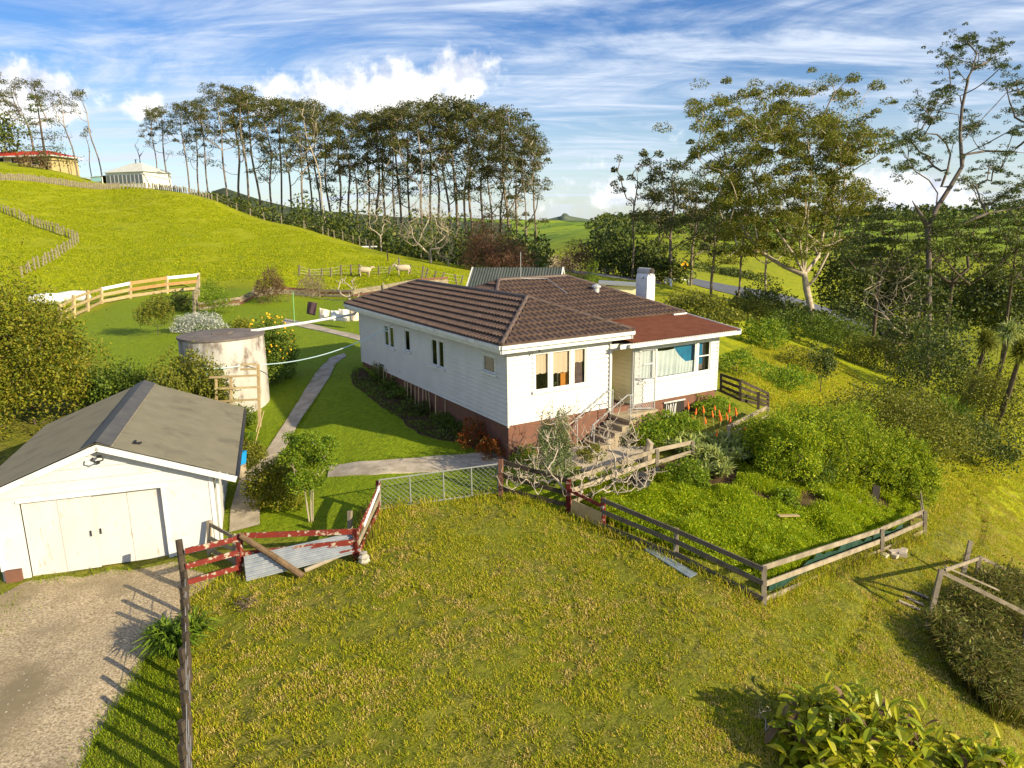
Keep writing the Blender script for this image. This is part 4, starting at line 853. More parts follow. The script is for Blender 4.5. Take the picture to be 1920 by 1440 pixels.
# lane, road and its verge barrier
M['road'] = mat('road_gravel', (.40, .36, .30), (.30, .27, .22), 2, .95, coord='World'); M['asphalt'] = mat('asphalt', (.10, .105, .12), (.14, .145, .16), 1, .8, coord='World')
strip('lane', [(800, 483), (880, 493), (960, 499), (1050, 506), (1130, 513), (1240, 526)], [(800, 487), (880, 497), (960, 503), (1050, 510), (1130, 518), (1240, 533)], M['road'], .06)
strip('road', [(1290, 521), (1340, 530), (1400, 541), (1480, 556), (1560, 580), (1620, 606), (1680, 625)], [(1290, 531), (1340, 545), (1400, 560), (1480, 580), (1560, 612), (1620, 640), (1680, 668)], M['asphalt'], .08)
Pz = [pp(1247, 520, 532), pp(1258, 523, 537)]; Py = pp(1290, 524, 535)
fence('farm_gate', 'white painted rail gateway where the lane meets the road', 'gate', Pz+[Py], [(a, b, .15, .06) for a, b in lr(Pz[0], Pz[1], (.9, .5))+lr(Pz[0], Py, (.9,))], M['sheet'], M['sheet'], pw=.3)
b = gp(1282, 521); r = empty('road_sign', b, 0, 'yellow diamond warning sign on a post beside the road', 'sign')
MB().bar((0, 0, 0), (0, 0, 2.0), .1).build('post', M['metal'], r); y = MB(); R_ = Matrix.Rotation(math.radians(45), 3, 'Y'); y.box((0, -.1, 2.2), (1.2, .04, 1.2), M=R_); y.build('sign_board', mat('sign_yellow', (.85, .42, .01)), r)
w = MB(); w.tube([(-.15, -.15, 1.9), (.1, -.15, 2.1), (-.05, -.15, 2.3), (.15, -.15, 2.5)], .05, 4); w.build('symbol', M['black'], r)

# ---------------------------------------------------------------- other buildings
def P_(u, v, D): return dp(u, v, D)
def gable(root, L, W, hw, hr, wm_, rm_, oh=.3, axis='x', trim=None):
    w = MB(); w.bx(-L/2, L/2, -W/2, W/2, -1.5, hw)
    w.prism([(-1, 0), (1, 0), (0, 0)], 0, 0) if False else None
    w.add([(-L/2, -W/2, hw), (-L/2, W/2, hw), (-L/2, 0, hr-.05), (L/2, -W/2, hw), (L/2, W/2, hw), (L/2, 0, hr-.05)], [(0, 1, 2), (5, 4, 3)]); w.build('wall', wm_, root)
    w = MB()
    for sg in (-1, 1): corrug(w, (-L/2-oh, sg*(W/2+oh), hw-.1), (L/2+oh, sg*(W/2+oh), hw-.1), (-L/2-oh, 0, hr), (L/2+oh, 0, hr), .2, .02, 4)
    r = w.build('roof', rm_, root)
    if trim:
        w = MB()
        for e in (-1, 1):
            for sg in (-1, 1): w.bar((e*(L/2+oh), sg*(W/2+oh), hw-.15), (e*(L/2+oh), 0, hr-.05), .08, .2)
        w.build('barge_board', trim, root)
    return r
# grey roofed shed behind the house
q = gp(965, 550); D = 50
s0 = empty('shed', (q.x*.93, q.y*.93, float(zf(q.x*.93, q.y*.93))), math.radians(-4), 'long shed with faded grey green iron roof behind the farmhouse', 'shed')
zt = dp(960, 499, 50).z
s0.location = (dp(970, 520, 52).x, dp(970, 520, 52).y, .5); s0.rotation_euler = (0, 0, math.radians(-12))
gable(s0, 6.2, 3.6, 2.2, 3.55, mat('grey_shed_wall', (.16, .14, .11), (.10, .09, .07), 3), mat('grey_green_iron', (.060, .072, .064), (.09, .10, .09), 1.2, .8, spec=.15), .25, trim=M['trim'])
q = gp(1165, 565)
s1 = empty('outbuilding', q, math.radians(-8), 'small flat roofed cream outbuilding between house and chimney', 'outbuilding')
w = MB(); w.bx(-1.3, 1.2, -1, 1, -.5, 1.35); w.build('wall', M['cream'], s1); w = MB(); w.add([(-1.9, -1.3, 1.62), (1.5, -1.3, 1.42), (1.5, 1.3, 1.46), (-1.9, 1.3, 1.66), (-1.9, -1.3, 1.5), (1.5, -1.3, 1.3), (1.5, 1.3, 1.34), (-1.9, 1.3, 1.54)], [(0, 1, 2, 3), (7, 6, 5, 4), (0, 4, 5, 1), (1, 5, 6, 2), (2, 6, 7, 3), (3, 7, 4, 0)]); w.build('roof', M['lightgrey'], s1)
# red roofed house on the hill
q = dp(48, 316, 162); hx_, hy_ = q.x, q.y
r = empty('hilltop_house', (hx_, hy_, float(zf(hx_, hy_))-.2), math.radians(-9), 'long yellow brick bungalow with bright red hip roof on the hilltop', 'house')
YB_ = mat('yellow_brick', (.48, .38, .19), (.42, .32, .15), 2); RR_ = mat('red_tiles', (.55, .045, .02), (.46, .04, .02), 1)
MB().bx(-13, 10.2, -4, 4, -3, 2.4).build('wall', YB_, r)
w = MB(); e0, e1, hh = 2.35, 3.75, .8; a = [(-13-hh, -4-hh, e0), (10.2+hh, -4-hh, e0), (10.2+hh, 4+hh, e0), (-13-hh, 4+hh, e0), (-9, 0, e1), (6.5, 0, e1)]
w.add(a, [(0, 1, 5, 4), (1, 2, 5), (2, 3, 4, 5), (3, 0, 4)]); ro = w.build('roof', RR_, r); w = MB(); w.bx(-13.8, 11.0, -4.85, -4.8, 2.1, 2.36); w.bx(11.0, 11.05, -4.8, 4.8, 2.1, 2.36); w.build('fascia', M['trim'], r)
for x0, x1, z0 in ((-11.5, -10, .9), (-8.5, -5.5, .9), (-3, -1.5, .9), (.5, 2.2, .9), (5.5, 7.2, .5)):
    f = MB().bx(x0-.1, x1+.1, -4.06, -4.0, z0-.1, 2.0).build('window', M['trim'], r); MB().bx(x0, x1, -4.09, -4.07, z0, 1.92).build('pane', M['dark'], f)
# white villa
q = dp(246, 351, 146)
r = empty('villa', (q.x, q.y, float(zf(q.x, q.y))-.1), math.radians(-16), 'white villa with pale pyramid roof and glazed verandah on the hilltop', 'house')
MB().bx(-2.6, 6.6, -3.5, 4, -2, 2.6).build('wall', M['trim'], r); VR = mat('pale_roof', (.62, .62, .55), (.55, .55, .48), 1)
w = MB(); w.add([(-3, -3.9, 2.6), (7, -3.9, 2.6), (7, 4.4, 2.6), (-3, 4.4, 2.6), (.8, .1, 4.6), (3.2, .1, 4.6)], [(0, 1, 5, 4), (1, 2, 5), (2, 3, 4, 5), (3, 0, 4)]); w.build('roof', VR, r)
w = MB(); w.add([(-8.2, -4.6, 1.75), (-2.6, -4.6, 1.95), (-2.6, 1, 2.75), (-6.4, 1, 2.5), (-8.2, -4.6, 1.68), (-2.6, -4.6, 1.88), (-2.6, 1, 2.68), (-6.4, 1, 2.43)], [(0, 1, 2, 3), (7, 6, 5, 4), (0, 4, 5, 1)]); w.build('verandah_roof', VR, r)
for x in (-7.2, -5.4, -3.8, -2.7): MB().bar((x, -4.4, -1.5), (x, -4.4, 1.8), .16).build('verandah_post', M['trim'], r)
MB().bx(-7, -2.7, -2, -1.9, -1, 2.2).build('verandah_wall', M['dark'], r); MB().bx(-5.2, -3.0, -4.5, -4.42, .9, 1.9).build('awning', mat('pale_blue_awning', (.35, .6, .68)), r)
for i in range(9):
    x0 = -2.3+i*.98; f = MB().bx(x0-.04, x0+.84, -3.56, -3.5, .35, 2.15).build('window', M['trim'], r); MB().bx(x0+.04, x0+.76, -3.59, -3.57, .42, 2.08).build('pane', mat('veranda_glass', (.12, .14, .16), rough=.1) if i == 0 else bpy.data.materials['veranda_glass'], f)
MB().bar((1.9, 0, 4.5), (1.9, 0, 5.3), .12).bar((1.6, 0, 5.2), (2.3, 0, 5.2), .08).build('flue', M['black'], r)
w = MB(); w.tube([(6.6, -3.5, 2.2), (12, -3, 1.0)], .12, 5); w.build('pipe', M['trim'], r)

# ---------------------------------------------------------------- yard things
# clothes line and washing
b = gp(552, 606); t = vfrom(b, 549, 547); o = MB().tube([b-Vector((0, 0, .2)), t], .035, 8).build('clothes_post', mat('green_post', (.16, .34, .12)), world=True, loc=b); tag(o, 'slim green clothes line post on the back lawn', 'post')
far_ = dp(700, 572, (b-Vector((0, 0, H))).dot(Vector(FW))-3)
Lr = empty('clothes_line', b, 0, 'thin clothes line strung from the green post towards the house', 'clothes line'); 
MB().tube([t-Vector((0, 0, .1)), (t+far_)/2-Vector((0, 0, .1)), far_], .008, 4).build('line', M['metal'], Lr, world=True)
DL = (b-Vector((0, 0, H))).dot(Vector(FW))
def washing(name, label, px, D, m):
    k = 9; V = []
    (u0, v0), (u1, v1), (u2, v2), (u3, v3) = px
    for j in range(k):
        for i in range(k):
            a, c = i/(k-1), j/(k-1); u = (u0*(1-a)+u1*a)*(1-c)+(u3*(1-a)+u2*a)*c; v = (v0*(1-a)+v1*a)*(1-c)+(v3*(1-a)+v2*a)*c
            V.append(dp(u, v, D+.06*math.sin(a*9+c*2)+.04*math.sin(a*5+3)))
    w = MB().addq(V, [(j*k+i, j*k+i+1, (j+1)*k+i+1, (j+1)*k+i) for j in range(k-1) for i in range(k-1)]); o = w.build(name, m, world=True, loc=V[0], smooth=True)
    md = o.modifiers.new('thick', 'SOLIDIFY'); md.thickness = .01; tag(o, label, 'laundry', 'washing on the line'); return o
PK = mat('cream_towel', (.78, .66, .52)); 
washing('shirt', 'dark purple brown garment hanging on the clothes line by the green post', ((577, 565), (595, 568), (591, 592), (575, 588)), DL-.5, mat('dark_cloth', (.05, .025, .035)))
washing('towel', 'cream towel hanging alone next to the dark garment', ((599, 577), (618, 582), (616, 602), (599, 601)), DL-1.2, PK)
washing('towel', 'white towel hanging between two cream towels', ((620, 582), (639, 583), (641, 602), (620, 601)), DL-1.8, M['sheet'])
washing('towel', 'pale cream towel with folded top corner overlapping the white towel', ((634, 579), (655, 581), (655, 603), (641, 603)), DL-2.2, mat('pale_towel', (.80, .72, .62)))
washing('towel', 'peach towel nearest the house wall on the clothes line', ((657, 581), (679, 583), (678, 602), (656, 602)), DL-3.0, mat('peach_towel', (.80, .60, .44)))
# bales wrapped in white behind the timber fence
for (u, v, l, rz) in ((88, 566, 'low white plastic covered heap furthest left behind the timber fence', .2), (140, 560, 'white plastic covered heap behind the timber fence posts', .35)):
    q = gp(u, v+6); n = 14; V = []
    w = MB(); w.tube([(-1.3, 0, .35), (-1.1, 0, .45), (0, .05, .5), (1.0, 0, .47), (1.3, 0, .33)], [.1, .42, .5, .45, .1], 12); o = w.build('covered_heap', M['sheet'], loc=q, smooth=True); o.rotation_euler = (0, 0, rz); tag(o, l, 'covered heap')
# white trough slab in the paddock
q = gp(693, 466); o = MB().box((0, 0, .3), (2.4, .9, .18), .1).box((0, 0, .12), (1.4, .5, .2), .1).build('trough', M['sheet'], loc=q); tag(o, 'flat white trough lying in the green paddock by a dark post', 'trough')
q = gp(694, 467); o = MB().bar((0, -.4, -.2), (0, -.4, 1.35), .16).build('post', DW, loc=q); tag(o, 'single dark post standing beside the white trough', 'post'); q = gp(727, 490); o = MB().bar((0, 0, -.2), (0, 0, 1.35), .14).build('post', DW, loc=q); tag(o, 'single thin dark post in the paddock above the two sheep', 'post')
# blue tub, canes, cold frame by the tank
q = gp(452, 893); q = Vector((q.x, q.y, q.z)); w = MB(); w.lathe((0, 0, .42), [(.19, 0), (.24, .36), (.25, .38), (.25, .40), (.22, .40), (.2, .1)], 4)
o = w.build('tub', M['blue'], loc=q); o.rotation_euler = (0, 0, .5); tag(o, 'bright blue plastic tub on a stump beside the garage roof corner', 'tub')
o = MB().lathe((0, 0, -.1), [(.2, 0), (.18, .5), (.1, .52)], 12).build('stump', OW, loc=q); tag(o, 'short wooden stump carrying the bright blue tub', 'stump')
for i, (a, b, l) in enumerate((((470, 862), (495, 770), 'long pale cane leaning towards the tank'), ((480, 810), (490, 768), 'short pale cane crossing the long one beside the tank'))):
    p0 = gp(*a); p1 = vfrom(p0+Vector((0, .3, 0)), *b); o = MB().tube([p0, p1], .018, 5).build('cane', NW, world=True, loc=p0); tag(o, l, 'cane')
DF = 25.6
def fp(u, v): return dp(u, v, DF)
r = empty('plant_trellis', fp(483, 795), 0, 'open pale timber trellis standing in front of the round water tank', 'trellis')
for a, b, w_ in (((484, 683), (487, 800), .09), ((433, 706), (434, 780), .08), ((405, 706), (407, 780), .07)): MB().bar(fp(*a), fp(*b), w_, w_, up=(0, 1, 0)).build('upright', NW, r, world=True)
for a, b in (((394, 707), (486, 703)), ((404, 728), (486, 725)), ((406, 752), (486, 748)), ((452, 683), (482, 682)), ((452, 692), (482, 691))): MB().bar(fp(*a)+Vector((0, -.07, 0)), fp(*b)+Vector((0, -.07, 0)), .04, .07).build('rail', NW, r, world=True)
# stakes along the house
st = [(255,935,820),(275,950,838),(290,965,850),(312,955,865),(330,1000,870),(353,1000,880),(390,1020,905),(425,1030,920),(470,1045,940),(498,1110,975),(517,1130,980),(545,1130,1000),(577,1180,1015),(605,1205,1020),(638,1215,1040),(672,1215,1050),(700,1240,1065),(737,1290,1080),(812,1305,1110),(890,1305,1150)]
for i, (x, yb, yt) in enumerate(st):
    b = gp(640+x/4.174, 480+yb/4.174); ln = .0 if i not in (15, 16) else (-12 if i == 15 else -18); t = vfrom(b, 640+(x+ln)/4.174, 480+yt/4.174)
    o = MB().bar(b-Vector((0, 0, .1)), t, .035).build('garden_stake', NW, world=True, loc=b); o.name = 'garden_stake'
    tag(o, 'thin pale stake standing in the flower bed along the shaded house wall' if i < 17 else ['tall thin stake in the bed, third from the red leaved bush', 'tall thin stake in the bed, second from the red leaved bush', 'tall thin stake in the bed, nearest the red leaved bush'][i-17], 'stake', 'stakes along the shaded wall')
# soil bed along the wall and vegetable plot
BED = wpoly([(676, 690), (660, 700), (662, 720), (690, 745), (730, 775), (790, 815), (860, 832), (905, 845), (950, 866), (930, 845), (800, 760), (690, 700)])
draped('flower_bed', BED, M['soil'], .03, .1, .15)
PLOT = wpoly([(1140, 900), (1250, 870), (1330, 850), (1450, 850), (1700, 900), (1730, 965), (1600, 1020), (1440, 1100), (1300, 1040), (1140, 985)])
draped('vegetable_plot', PLOT, M['soil'], .03, .15, .3)
a, b = gp(1215, 1030, .03), gp(1300, 1082, .03); o = MB().bar(a, b, .28, .03).build('board', mat('grey_blue_board', (.20, .25, .30), (.12, .15, .18), 4), world=True, loc=a); tag(o, 'grey blue board lying along the foot of the long dark rail fence', 'board')
a = gp(1668, 1045, .04); w = MB()
for i in range(9): w.box((rng.uniform(-.6, .6), rng.uniform(-.12, .12), rng.uniform(-.02, .04)), (rng.uniform(.15, .35), rng.uniform(.1, .2), .1), rng.uniform(0, 3))
o = w.build('rubble', mat('pale_rubble', (.55, .47, .36), (.40, .34, .26), 5), loc=a); o.rotation_euler = (0, 0, .35); tag(o, 'strip of pale broken concrete under the lowest garden rail', 'rubble')
# compost bin, stump by the steps, concrete yard
q = gp(1197, 931); w = MB(); w.lathe((0, 0, 0), [(.33, 0), (.36, .1), (.33, .35), (.34, .37), (.29, .55), (.30, .58), (.22, .62), (.21, .68), (.02, .70)], 20); o = w.build('compost_bin', M['black'], loc=q); tag(o, 'black ribbed plastic compost bin in the green weeds', 'compost bin')
q = gp(1212, 868); w = MB(); w.tube([(0, 0, -.1), (.02, 0, .3), (.1, .05, .62), (.0, .0, .78)], [.17, .14, .12, .03], 8); o = w.build('stump', OW, loc=q); tag(o, 'pale weathered stump standing between the steps and the rails', 'stump')
strip('paved_yard', [(1100, 842), (1170, 838), (1230, 838)], [(1090, 885), (1170, 872), (1215, 858)], M['concrete'], .03)
q = wp(4.35, .5, LZ); w = MB(); w.lathe((0, 0, 0), [(.14, 0), (.17, .28), (.15, .3)], 12); o = w.build('plant_pot', M['black'], loc=q); tag(o, 'black pot in the porch doorway holding a leafy plant', 'plant pot')
# sheep
def sheep(u, v, rz, label, sc_=1., g='sheep in the paddock'):
    q = gp(u, v); w = MB()
    w.tube([(-.62, 0, .62), (-.55, 0, .68), (-.3, 0, .70), (.1, 0, .68), (.4, 0, .70), (.55, 0, .76), (.60, 0, .78)], [.08, .24, .29, .30, .27, .18, .06], 12)
    w.tube([(.42, 0, .74), (.62, 0, .88), (.72, 0, .95)], [.17, .12, .10], 9); w.tube([(.66, 0, .98), (.78, 0, .96), (.95, 0, .86), (.99, 0, .84)], [.085, .10, .06, .045], 8)
    for s_ in (-1, 1):
        w.tube([(.68, s_*.06, 1.0), (.64, s_*.17, 1.0), (.62, s_*.2, .96)], [.03, .035, .01], 5)
        for x, k in ((.38, 0), (-.48, 1)): w.tube([(x, s_*.14, .62), (x-(.05 if k else -.0), s_*.14, .34), (x+(.03 if k else 0), s_*.14, .30), (x, s_*.14, 0.0)], [.10, .05, .045, .04], 6)
    w.tube([(-.6, 0, .72), (-.68, 0, .6), (-.68, 0, .42)], [.04, .035, .02], 5)
    o = w.build('sheep', mat('fleece', (.55, .46, .33), (.42, .34, .24), 14, .95, .8, 40) if 'fleece' not in bpy.data.materials else bpy.data.materials['fleece'], loc=q, smooth=True); o.rotation_euler = (0, 0, rz); o.scale = (sc_,)*3; tag(o, label, 'sheep', g); return o
sheep(685, 519, .15, 'cream sheep standing at the wire fence, left one of the near pair', 1.05)
sheep(756, 517, math.pi+.1, 'cream sheep standing with head low by the leaning posts, right one of the near pair', 1.15)
for i, (u, v, rz) in enumerate(((1777, 596, .4), (1800, 601, 2), (1813, 608, .2))): sheep(u, v, rz, ['tiny distant sheep furthest left on the valley field', 'tiny distant sheep in the middle of three on the valley field', 'tiny distant sheep furthest right on the valley field'][i], 1.5)

# ---------------------------------------------------------------- vegetation
def vec(n, s=1.): return rng.normal(size=(n, 3))*s
def grow(trunk, targets, r0=.02, step=.5, bow=.25, ex=2.3, n_=6, limbs=()):
    """skeleton: every target is joined to the nearest suitable node of the growing tree, radii add up downwards"""
    N = [Vector(p) for p in trunk]; par = [-1]+list(range(len(trunk)-1)); nt = len(N); b = N[0]
    for lb in limbs:
        lb = [Vector(p) for p in lb]; k = min(range(nt), key=lambda i: (N[i]-lb[0]).length+max(0, N[i].z-lb[0].z)*3)
        for p in lb: N.append(p); par.append(k); k = len(N)-1
    T = sorted([Vector(t) for t in targets], key=lambda t: (t-N[min(nt-1, nt//2)]).length)
    arr = np.array([tuple(p) for p in N]); tips = []
    for t in T:
        tv = np.array(tuple(t)); d = np.linalg.norm(arr-tv, axis=1); dz = tv[2]-arr[:, 2]; hd = np.hypot(arr[:, 0]-tv[0], arr[:, 1]-tv[1])
        cost = d+np.maximum(0, hd*.45-dz)*1.6; k = int(np.argmin(cost)); p = N[k]; L = (t-p).length
        if L < 1e-3: tips.append(k); continue
        m_ = max(1, int(L/step)); side = Vector(vec(1)[0])*L*.07; last = k
        for i in range(1, m_+1):
            f = i/m_; q = p.lerp(t, f)+Vector((0, 0, -bow*L*.5*math.sin(f*math.pi)))*(1 if hd[k] > abs(dz[k])*.6 else .2)+side*math.sin(f*math.pi)+Vector(vec(1)[0])*step*.07*(f < 1)
            N.append(q); par.append(last); last = len(N)-1
        arr = np.array([tuple(p) for p in N]); tips.append(last)
    n = len(N); acc = np.zeros(n); kids = [[] for _ in range(n)]
    for i in range(n-1, 0, -1): kids[par[i]].append(i)
    for i in range(n-1, -1, -1):
        if acc[i] == 0: acc[i] = r0**ex
        if par[i] >= 0: acc[par[i]] += acc[i]*1.0+1e-9
    R = acc**(1/ex)
    mb = MB(); used = set()
    order = sorted(range(n), key=lambda i: -R[i])
    def chain(start, first):
        P = []; Rr = []
        if first is not None: P.append(N[first]); Rr.append(min(R[first], R[start]*1.15))
        i = start
        while True:
            P.append(N[i]); Rr.append(R[i]); ks = kids[i]
            if not ks: break
            big = max(ks, key=lambda k: R[k])
            for k in ks:
                if k != big: stack.append((k, i))
            i = big
        Rr[-1] *= .5
        if len(P) > 1: mb.tube(P, Rr, n_ if Rr[0] > r0*3 else 4, cap=False)
    stack = [(0, None)]
    while stack: s_, f_ = stack.pop(); chain(s_, f_)
    return mb, [N[k] for k in tips]
def clumps(mb, C, rx, rz, n, ls, asp=.4, dome=.35, up=.5, hol=.45):
    """leaf pads: flattened tufts, denser near their outer skin"""
    for c in C:
        k = int(n*rng.uniform(.6, 1.4)); a = rx*rng.uniform(.6, 1.3); p = vec(k); p /= np.linalg.norm(p, axis=1)[:, None]; p *= rng.uniform(hol, 1, (k, 1))
        p[:, 2] = p[:, 2]*rz*(a/rx)-dome*a*(p[:, 0]**2+p[:, 1]**2); p[:, :2] *= a; mb.leaves(np.array(tuple(c))+p, ls, asp, up)
LF = {}
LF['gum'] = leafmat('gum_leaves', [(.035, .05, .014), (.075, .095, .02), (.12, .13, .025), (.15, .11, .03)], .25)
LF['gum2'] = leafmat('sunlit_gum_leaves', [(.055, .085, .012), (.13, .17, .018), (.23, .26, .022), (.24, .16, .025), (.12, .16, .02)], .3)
LF['pine'] = leafmat('pine_needles', [(.03, .055, .014), (.07, .10, .018), (.13, .14, .022)], .15)
LF['dark'] = leafmat('dark_leaves', [(.022, .042, .012), (.055, .085, .016), (.10, .13, .02), (.15, .16, .02)], .2)
LF['olive'] = leafmat('olive_leaves', [(.07, .09, .012), (.15, .17, .02), (.26, .25, .025), (.13, .15, .02)], .35)
LF['yellow'] = leafmat('yellow_green_leaves', [(.06, .09, .01), (.14, .18, .014), (.27, .29, .02), (.36, .33, .03), (.18, .13, .02)], .4)
LF['bright'] = leafmat('bright_green_leaves', [(.08, .15, .012), (.15, .26, .016), (.27, .38, .02), (.36, .40, .03)], .45)
LF['garden'] = leafmat('garden_leaves', [(.06, .12, .010), (.18, .28, .014), (.34, .44, .018), (.52, .52, .02), (.15, .24, .015)], .45)
LF['oleander'] = leafmat('oleander_leaves', [(.09, .13, .05), (.17, .22, .09), (.28, .33, .14), (.12, .17, .05)], .35)
LF['mid'] = leafmat('green_leaves', [(.05, .09, .012), (.11, .17, .018), (.20, .26, .025)], .35)
LF['grey'] = leafmat('silver_leaves', [(.28, .30, .27), (.42, .44, .40), (.55, .56, .52)], .2)
LF['red'] = leafmat('red_leaves', [(.30, .035, .012), (.42, .10, .02), (.25, .12, .02), (.10, .10, .02)], .4)
LF['brown'] = leafmat('brown_twigs', [(.10, .055, .03), (.17, .095, .05), (.13, .11, .04)], .2)
LF['willow'] = leafmat('russet_twigs', [(.12, .05, .03), (.20, .09, .05), (.16, .10, .06)], .2)
LF['palebrown'] = leafmat('pale_twigs', [(.26, .20, .14), (.20, .14, .09), (.32, .26, .18)], .2)
LF['big'] = leafmat('broad_leaves', [(.17, .25, .01), (.34, .42, .015), (.54, .56, .02), (.62, .55, .03), (.26, .36, .02)], .5, .4, spec=.4)
LF['strap'] = leafmat('strap_leaves', [(.05, .10, .010), (.13, .22, .016), (.25, .34, .02)], .3)
LF['aloe'] = leafmat('aloe_leaves', [(.18, .24, .06), (.32, .38, .10), (.46, .48, .15), (.24, .3, .09)], .25)
LF['tan'] = leafmat('dry_grass', [(.10, .08, .02), (.22, .17, .04), (.12, .15, .02), (.06, .06, .015), (.22, .25, .02)], .25)  # dry stems; the pen bank's shade is put into these darker tones
BK = mat('gum_bark', (.24, .19, .15), (.12, .09, .07), 1.2, .9, .3, 9, 6, .1, (.44, .38, .30), .5, (.5, .65), stretch=(1, 1, .3))
BKD = mat('dark_bark', (.11, .08, .06), (.05, .038, .03), 2, .9, .3, 12)
BKP = mat('pale_bark', (.46, .39, .30), (.30, .24, .18), 2, .9, .2, 12)
# --- tall gums, eight shapes shared by the row on the hill
def gum_variant(seed, h, spread, bare, nc, lean=0., pad=1.5, leaf='gum', nl=125, dead=0):
    global rng
    rng = np.random.default_rng(seed); k = 9
    tr = [(lean*h*(i/k)**1.6+.02*h*math.sin(i*1.1+seed)*(i/k), .015*h*math.cos(i*.9+seed)*(i/k), h*.86*i/k) for i in range(k+1)]
    tg = []
    for i in range(nc):
        t = rng.uniform()**.5; z = h*(bare+(1-bare)*t); rr = spread*(math.sin(math.pi*(.22+.60*t))**.7)*math.sqrt(rng.uniform(.05, 1)); a = rng.uniform(0, 6.283)
        x = lean*h*(z/h)**1.6; tg.append((x+rr*math.cos(a), rr*math.sin(a), z-rr*.10))
    mb, tips = grow(tr, tg, .052, 1.0, .12, 2.15)
    cr = MB(); clumps(cr, [t for i, t in enumerate(tips) if i >= dead], pad, .62, nl, .31, .5, .40)
    return mb, cr
def make_tree(name, tb, cb, label, cat, bark, leaf, loc, group=None, rz=0):
    r = empty(name, loc, rz, label, cat, group); tb.build('trunk', bark, r, smooth=True)
    if cb is not None and cb.n: cb.build('crown', leaf, r)
    return r
GV = [(1, 27, 5.0, .40, 40, .02), (2, 30, 5.8, .46, 46, -.03), (3, 26, 4.0, .46, 32, .05), (4, 31, 6.4, .38, 56, .0), (5, 24, 4.4, .42, 36, -.06), (6, 28, 4.8, .30, 46, .03), (7, 29, 6.6, .22, 66, .06)]
protos = []
env_u = [270, 303, 340, 385, 430, 470, 520, 570, 620, 650, 670, 735, 792, 850, 880, 945, 975, 1000, 1025]; env_v = [265, 205, 200, 198, 165, 172, 188, 192, 205, 222, 215, 207, 194, 190, 198, 203, 222, 245, 285]
row = [(305, 148, 2), (322, 150, 4), (362, 146, 2), (378, 155, 4), (396, 150, 0), (430, 142, 3), (452, 156, 4), (470, 146, 2), (492, 160, 4), (512, 150, 0), (530, 158, 2), (548, 148, 5), (571, 134, 3), (586, 156, 2), (602, 145, 0), (622, 155, 4), (636, 142, 2), (655, 150, 0), (672, 138, 1), (690, 152, 2), (704, 140, 4), (722, 148, 0), (738, 136, 5), (752, 150, 2), (768, 140, 0), (792, 128, 3), (808, 146, 2), (824, 136, 1), (842, 132, 0), (858, 145, 4), (872, 130, 5), (888, 142, 2), (905, 134, 1), (922, 146, 0), (938, 130, 6), (955, 142, 4), (970, 128, 1), (988, 126, 6), (1006, 132, 2)]
lab = lambda u: ('bare trunked gum in the thinly spaced left end of the skyline row' if u < 420 else 'tall gum in the dense middle of the row beyond the paddock crest' if u < 700 else 'tall gum in the thick right part of the row above the undergrowth')
special = {305: 'slender gum at the left end of the long row right of the white villa', 430: 'tallest broad crowned gum near the left end of the row', 571: 'thick trunked gum standing forward at the crest of the paddock', 792: 'tall straight gum forward of the row above the bare pale tree', 1006: 'last gum at the right end of the long row with low foliage', 988: 'wide low branched gum second from the right end of the row'}
for i, (u, D, vi) in enumerate(row):
    d = ray(u, 415); x, y = d[0]*D, d[1]*D; b = gz(x, y, -.4); ztop = H+D*(-(np.interp(u, env_u, env_v)-720)/F0*float(UP[2])+FW[2]); ztop = dp(u, float(np.interp(u, env_u, env_v)), D).z
    hh = (ztop-b.z)*(1 if i % 3 else .96)
    if vi >= len(protos) or protos[vi] is None if vi < len(protos) else True:
        while len(protos) <= vi: protos.append(None)
    if protos[vi] is None:
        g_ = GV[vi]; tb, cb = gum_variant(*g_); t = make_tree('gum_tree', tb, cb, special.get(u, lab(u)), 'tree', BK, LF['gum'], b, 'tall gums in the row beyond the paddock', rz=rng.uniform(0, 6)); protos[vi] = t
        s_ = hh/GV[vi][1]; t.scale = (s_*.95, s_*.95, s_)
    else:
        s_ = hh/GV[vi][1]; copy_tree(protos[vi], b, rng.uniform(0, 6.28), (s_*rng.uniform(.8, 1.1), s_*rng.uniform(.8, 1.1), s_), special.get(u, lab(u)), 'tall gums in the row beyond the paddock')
rng = np.random.default_rng(50)
# dead white limbed tree in the row, the trees by the two hilltop houses
def sky_tree(u, vt, D, seed, spread, bare, nc, lean, label, leaf='gum', bark=BK, dead=0, pad=1.5, nl=100, name='gum_tree'):
    d = ray(u, 415); b = gz(d[0]*D, d[1]*D, -.4); h = dp(u, vt, D).z-b.z
    tb, cb = gum_variant(seed, h, spread, bare, nc, lean, pad, leaf, nl, dead); return make_tree(name, tb, cb, label, 'tree', bark, LF[leaf], b)
sky_tree(612, 195, 132, 21, 3.4, .4, 22, -.10, 'dead gum with bare white limbs showing in the crown line', bark=BKP, dead=19, name='dead_tree')
sky_tree(86, 146, 165, 22, 7.5, .35, 44, -.12, 'wide spreading gum behind the red roofed hilltop house', pad=1.5)
sky_tree(158, 183, 158, 23, 3.2, .45, 16, -.10, 'sparse forked gum between the red roof and the villa', dead=6)
sky_tree(203, 178, 158, 24, 3.0, .5, 12, -.12, 'almost leafless leaning gum just left of the villa', dead=7)
sky_tree(281, 262, 156, 25, 1.6, .5, 6, -.1, 'small dead tree beside the right end of the villa', dead=6, name='dead_tree')
sky_tree(183, 245, 160, 26, .8, .3, 6, .02, 'short broken tree stump standing behind the left end of the villa', dead=4, pad=.7, name='broken_tree')
sky_tree(30, 175, 175, 28, 4.5, .3, 26, .03, 'tall gum behind the bungalow at the far left edge')
